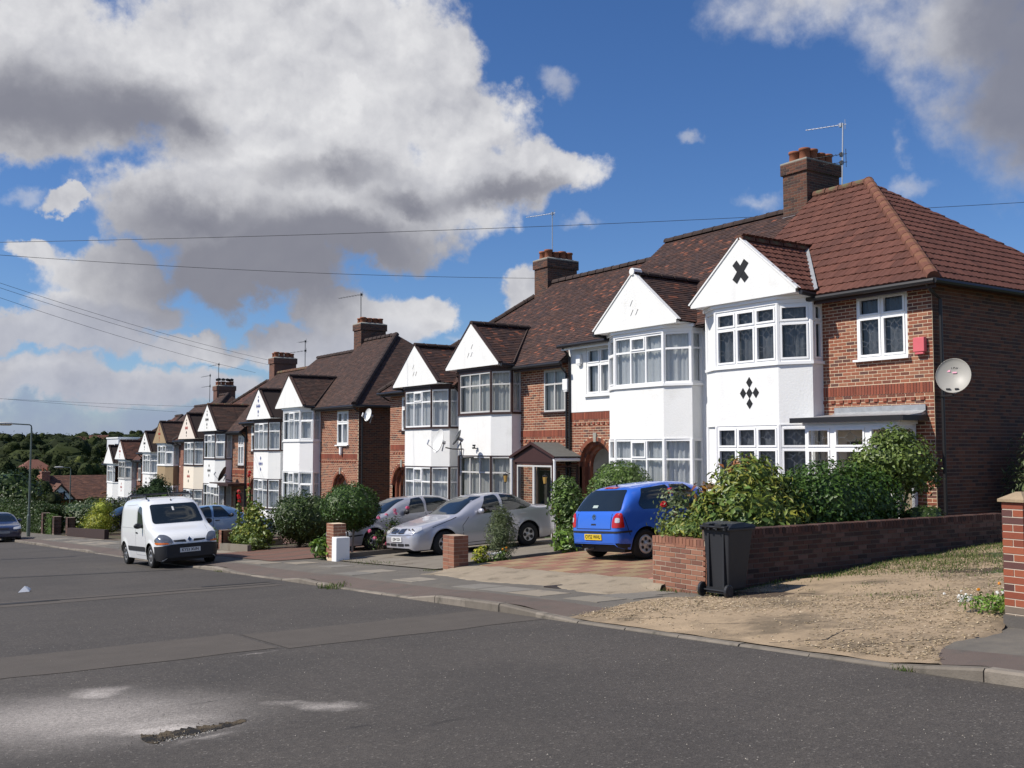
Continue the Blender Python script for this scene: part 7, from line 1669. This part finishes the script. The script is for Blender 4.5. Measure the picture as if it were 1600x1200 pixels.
# ------------------------------------------------------------------ far trees, houses and hill
TREES = [(13.4, 95, 5.6, 6.0, 'b'), (17.8, 104, 4.0, 3.5, 'd'), (18.2, 112, 5.2, 3.0, 'd'), (26.4, 150, 6.8, 3.4, 'd'), (29.5, 155, 7.3, 3.7, 'd'), (30.9, 150, 7.1, 4.0, 'd'), (34.8, 158, 7.0, 3.2, 'd'), (34.3, 150, 6.3, 2.4, 'd'), (26.0, 160, 6.5, 2.8, 'm'), (25.4, 170, 7.3, 3.4, 'm'), (22.5, 165, 8.1, 3.7, 'm'), (31.5, 200, 8.4, 2.9, 'l'), (35.0, 210, 8.3, 2.5, 'l'), (47.0, 240, 9.8, 3.2, 'l'), (44.7, 235, 9.0, 2.2, 'l'), (52.5, 250, 10.2, 4.0, 'm'), (53.9, 245, 9.5, 4.0, 'd'), (48.9, 270, 10.7, 4.7, 'd'), (47.8, 280, 11.1, 4.5, 'd'), (58.0, 290, 10.8, 3.5, 'd'), (44.1, 240, 9.5, 3.2, 'm'), (39.5, 260, 10.2, 4.5, 'm'), (35.4, 250, 10.6, 4.3, 'm'), (34.1, 255, 10.2, 3.7, 'd'), (39.0, 240, 9.7, 3.2, 'm'), (67.1, 300, 10.7, 3.6, 'd'), (59.4, 260, 9.3, 3.2, 'd'), (68.0, 500, 10.1, 11.3, 'd'), (76.0, 520, 11.2, 10.3, 'd'), (80.4, 510, 11.2, 10.2, 'd'), (87.0, 520, 10.1, 8.3, 'd'), (87.7, 500, 8.5, 7.3, 'd'), (58.9, 420, 10.4, 8.3, 'd'), (66.3, 430, 9.6, 9.7, 'd'), (73.2, 430, 8.7, 7.4, 'd'), (88.3, 470, 7.4, 5.6, 'd'), (89.5, 450, 8.0, 6.0, 'd'), (90.8, 430, 7.7, 5.2, 'd'), (101.0, 460, 7.7, 6.2, 'd'), (110.9, 480, 6.7, 5.8, 'd'), (163.3, 912.0, 8.9, 11.1, 'd'), (163.4, 881.0, 8.0, 11.4, 'd'), (174.8, 916.0, 7.7, 10.7, 'd'), (176.2, 902.0, 9.5, 8.9, 'd'), (179.2, 891.0, 11.3, 8.7, 'd'), (189.3, 912.0, 8.5, 8.6, 'd'), (186.9, 880.0, 8.7, 8.2, 'd'), (201.2, 919.0, 11.2, 9.0, 'd'), (203.2, 902.0, 10.6, 12.0, 'd'), (210.1, 908.0, 11.1, 12.0, 'd'), (213.2, 894.0, 8.0, 9.1, 'd'), (217.0, 892.0, 11.2, 8.1, 'd'), (222.8, 894.0, 11.9, 10.7, 'd'), (227.5, 893.0, 8.4, 9.9, 'd'), (239.6, 919.0, 9.4, 8.4, 'd'), (233.9, 881.0, 8.6, 11.3, 'd'), (239.6, 880.0, 10.3, 10.2, 'd')]
FARH = [(125, 686, 7.2), (140, 756, 7.4), (130, 688, 7.7), (143, 738, 9.0), (149, 754, 9.6), (151, 755, 8.7), (143, 701, 7.0), (145, 702, 7.4), (151, 717, 10.1), (158, 740, 9.9), (148, 680, 9.7), (163, 737, 9.5), (167, 742, 9.6), (146, 747, 6.9), (138, 673, 5.6)]
TM = {'d': L_far, 'm': L_far, 'l': L_far2, 'b': L_dark}
VT = {k: sorted([t for t in TREES if t[4] == k and 115 < t[1] < 380], key=lambda t: t[0] / t[1]) for k in 'dml'}
ORD = ('first', 'second', 'third', 'fourth', 'fifth', 'sixth', 'seventh', 'eighth', 'ninth', 'tenth', 'eleventh', 'twelfth', 'thirteenth', 'fourteenth')
def tree(i, x, y, h, w, k):
    z = terr(x, y) - .2; far = y > 380
    lab = {'b': 'big dark spreading tree behind the street lamp at left', 'l': 'pale yellow green tree in the valley', 'm': 'mid green tree in the valley beyond the hedges', 'd': 'dark green tree in the valley behind the bungalow'}[k]
    if y > 800: lab = 'small dark tree along the far skyline'
    elif far: lab = 'dark tree on the near side of the far hill'
    elif y < 115 and k == 'd': lab = ('dark tree left of the bungalow', 'dark tree touching the bungalow roof')[i % 2]
    grp = None if k == 'b' or y < 115 else 'trees along the far skyline' if y > 800 else 'trees on the far hill' if far else 'trees in the valley'
    if grp == 'trees in the valley': lab = {'d': 'dark', 'm': 'mid green', 'l': 'pale yellow green'}[k] + ' valley tree beyond the hedges, ' + ORD[VT[k].index((x, y, h, w, k))] + ' of its colour from the left'
    r = thing('tree', lab, 'tree', (x, y, z), 0, grp)
    rr = random.Random(i); B = []
    nb = 4 if far else 8
    for q in range(nb):
        a = rr.random() * 6.28; t = rr.random(); B.append((math.cos(a) * w * .25 * t, math.sin(a) * w * .25 * t, h * rr.uniform(.45, .78), w * rr.uniform(.24, .36), w * rr.uniform(.24, .36), h * rr.uniform(.16, .24)))
    B.append((0, 0, h * .55, w * .42, w * .42, h * .38)); B.append((0, 0, h * .35, w * .45, w * .45, h * .28))
    n = 260 if far else (5200 if k == 'b' else 1500); s = (.09 if far else .05 if k == 'b' else .075) * w + .05
    leaves('crown', TM[k], B, n, s, r, 900 + i, .6, shell=.6, bumpy=.2)
    core(r, B, TM[k], (0, 0, 0), .8, 'inner_crown')
    mb = MB(); mb.tube((0, 0, -.3), (0, 0, h * .6), .05 * w, 6, r2=.02 * w)
    if not far:
        for q in range(3): mb.tube((0, 0, h * .3), (B[q][0], B[q][1], B[q][2]), .02 * w, 5, r2=.008 * w)
    mb.build('trunk', m_bark, r)
for i, t in enumerate(TREES): tree(i, *t)
m_farroof = M('far_red_roof', (.15, .065, .045), .9, .25, 2); m_farwall = M('far_pale_wall', (.55, .48, .4), .9, .1, 1); m_farwin = M('far_window', (.05, .055, .06), .2, .1, 1)
for i, (x, y, z) in enumerate(FARH):
    r = thing('far_house', 'tiny red roofed pale house on the far hillside', 'house', (x, y, z - 3.5), (i * 37 % 50 - 25) * .01, 'houses scattered on the far hillside'); w, d, h = 4.5 + i % 3 * 1.2, 5, 4.3
    b = MB(); b.box(-w / 2, w / 2, -d / 2, d / 2, -6, h - 1.5); b.build('wall', m_farwall, r); b = MB(); b.prism([(-w / 2 - .3, -d / 2 - .3, h - 1.5), (-w / 2 - .3, 0, h + .9), (-w / 2 - .3, d / 2 + .3, h - 1.5)], (w + .6, 0, 0)); b.build('roof', m_farroof, r)
    for k in (-1, 1):
        b = MB(); b.box(k * w * .25 - .7, k * w * .25 + .7, -d / 2 - .03, -d / 2 + .02, 1.6, 2.9); b.build('window', m_farwin, r)
# bungalow across the end of the street
def bungalow():
    r = thing('bungalow', 'brown roofed bungalow with small half timbered gable', 'house', (18.2, 116, -5.9)); z = 5.9
    m_r = M('bungalow_tile', (.12, .06, .042), .9, .2, 1.2, isl=.2, pal=[(.12, .058, .04), (.1, .05, .037), (.14, .066, .044)])
    b = MB(); b.box(.6, 9.6, .6, 7.4, -.5, 2.45); b.build('wall', m_bricktex, r)
    b = MB(); e0, rg = 2.4, 4.75; b.add([(0, 0, e0), (10, 0, e0), (10, 8, e0), (0, 8, e0), (2.0, 4, rg), (10, 4, rg)], [(0, 1, 5, 4), (1, 2, 5), (2, 3, 4, 5), (3, 0, 4), (0, 3, 2, 1)]); ro = b.build('roof', m_under, r)
    k = math.hypot(4, rg - e0); V = (0, 4 / k, (rg - e0) / k); N_ = (0, -(rg - e0) / k, 4 / k); b = MB(); tile_rows(b, (0, 0, e0), (1, 0, 0), V, N_, 0, 10, k, .33, .2, .02, None, .01)
    hn = (Vector((2, 4, rg)) - Vector((0, 0, e0))).cross(Vector(N_)); hn = hn if hn.x < 0 else -hn; b.clips = [((0, 0, e0), hn.normalized())]; tag(b.build('roof_tiles', m_r, ro), kind='stuff')
    b = MB(); k2 = math.hypot(2, rg - e0); tile_rows(b, (0, 8, e0), (0, -1, 0), (2 / k2, 0, (rg - e0) / k2), (-(rg - e0) / k2, 0, 2 / k2), 0, 8, k2, .33, .2, .02, None, .01); b.clips = [((0, 0, e0), -hn.normalized())]; tag(b.build('roof_tiles', M('orange_brown_tile', (.2, .085, .05), .9, .2, 2), ro), kind='stuff')
    b = MB(); b.box(1.55, 2.35, 3.0, 4.2, 3.4, 5.15); b.box(1.5, 2.4, 2.95, 4.25, 5.15, 5.32); c = b.build('chimney', m_bricktex, r)
    for x in (1.75, 2.15):
        b = MB(); b.lathe([(.13, 0), (.11, .4)], (x, 3.6, 5.32), 8); b.build('chimney_pot', m_terracotta, c)
    gx, gw, gb, gt = 2.9, 1.35, 2.35, 3.85
    b = MB(); b.prism([(gx - gw, -.25, gb), (gx + gw, -.25, gb), (gx, -.25, gt)], (0, .1, 0)); g = b.build('gable', m_render, r)
    b = MB()
    for s in (-1, 1):
        b.prism([(gx + s * (gw + .3), -.45, gb - .25), (gx + s * (gw + .3), -.45, gb - .1), (gx, -.45, gt + .25), (gx, -.45, gt + .08)], (0, 3.2, 0))
    b.build('gable_roof', m_r, r)
    b = MB()
    def bar(p, q, w=.07):
        d = (Vector(q) - Vector(p)).normalized(); n = Vector((-d.y, d.x)) * w; P = [Vector(p) + n, Vector(p) - n, Vector(q) - n, Vector(q) + n]; b.prism([(v.x, -.275, v.y) for v in P], (0, .02, 0))
    bar((gx - gw, gb + .05), (gx + gw, gb + .05)); bar((gx - .32, gb), (gx - .32, gb + .95)); bar((gx + .32, gb), (gx + .32, gb + .95)); bar((gx - .6, gb + .78), (gx + .6, gb + .78), .05); bar((gx - .75, gb), (gx - .35, gb + .6), .05); bar((gx + .75, gb), (gx + .35, gb + .6), .05)
    b.build('timber', m_blackpaint, g); b = MB(); b.box(gx - .25, gx + .25, -.27, -.2, gb + .1, gb + .7); b.build('brick_panel', M('orange_brick_panel', (.3, .08, .04), .8), g)
    b = MB(); b.prism([(6.9, -.3, 2.9), (8.6, -.3, 3.35), (8.6, -.3, 3.5), (6.9, -.3, 3.05)], (0, .2, 0)); b.build('bargeboard', M('orange_board', (.3, .11, .05), .8), r)
bungalow()
def cottage():
    r = thing('far_house', 'small hipped brown roof among the valley trees', 'house', (28.3, 180, -3.5)); b = MB(); b.box(-1.6, 2.6, -2, 3, -5, 2.2); b.build('wall', m_farwall, r)
    b = MB(); b.add([(-2, -2.4, 2.2), (3, -2.4, 2.2), (3, 3.4, 2.2), (-2, 3.4, 2.2), (-.2, .5, 3.7), (1.0, .5, 3.7)], [(0, 1, 5, 4), (1, 2, 5), (2, 3, 4, 5), (3, 0, 4), (0, 3, 2, 1)]); b.build('roof', m_farroof, r)
cottage()
def office(label, x0, x1, y, z1, d=12):
    r = thing('flat_roofed_building', label, 'building', (x0, y, -8)); b = MB(); b.box(0, x1 - x0, 0, d, 0, z1 + 8); b.build('wall', M('office_white', (.62, .63, .65), .7, .05, 1), r); n = max(2, int((x1 - x0) / 2.2))
    for lv in range(2):
        for i in range(n):
            w = (x1 - x0) / n; bb = MB(); bb.box(i * w + .2, (i + 1) * w - .2, -.06, .05, z1 + 8 - 2.2 - lv * 2.6, z1 + 8 - .9 - lv * 2.6); bb.build('window', m_farwin, r)
    b = MB(); b.box(-.2, x1 - x0 + .2, -.2, d, z1 + 8.001, z1 + 8.35); b.build('parapet', m_upvc, r)
office('long white flat roofed block rising behind the last gable', 60.5, 74, 262, 4.6); office('lower white flat roofed wing at the left of the block', 58.2, 62.8, 255, 2.9, 6)
# woodland mass filling the valley and slope
def wood():
    rng = np.random.default_rng(3); B = []
    for i in range(420):
        y = rng.uniform(210, 880); x = y * rng.uniform(.06, .42); w = rng.uniform(4, 9); h = rng.uniform(3, 6); B.append((x, y, terr(x, y) + h * .5, w, w, h))
    B = [q for q in B if not (640 < q[1] < 780 and .2 < q[0] / q[1] < .27) and not (228 < q[1] < 275 and q[0] > 50)]
    o = leaves('far_wood', L_far, B, 30000, 1.5, None, 5, .6, shell=.75); tag(o, 'dark woodland covering the far valley and hillside', 'woodland', kind='stuff')
    core(o, B, L_far, (0, 0, 0), .9)
wood()
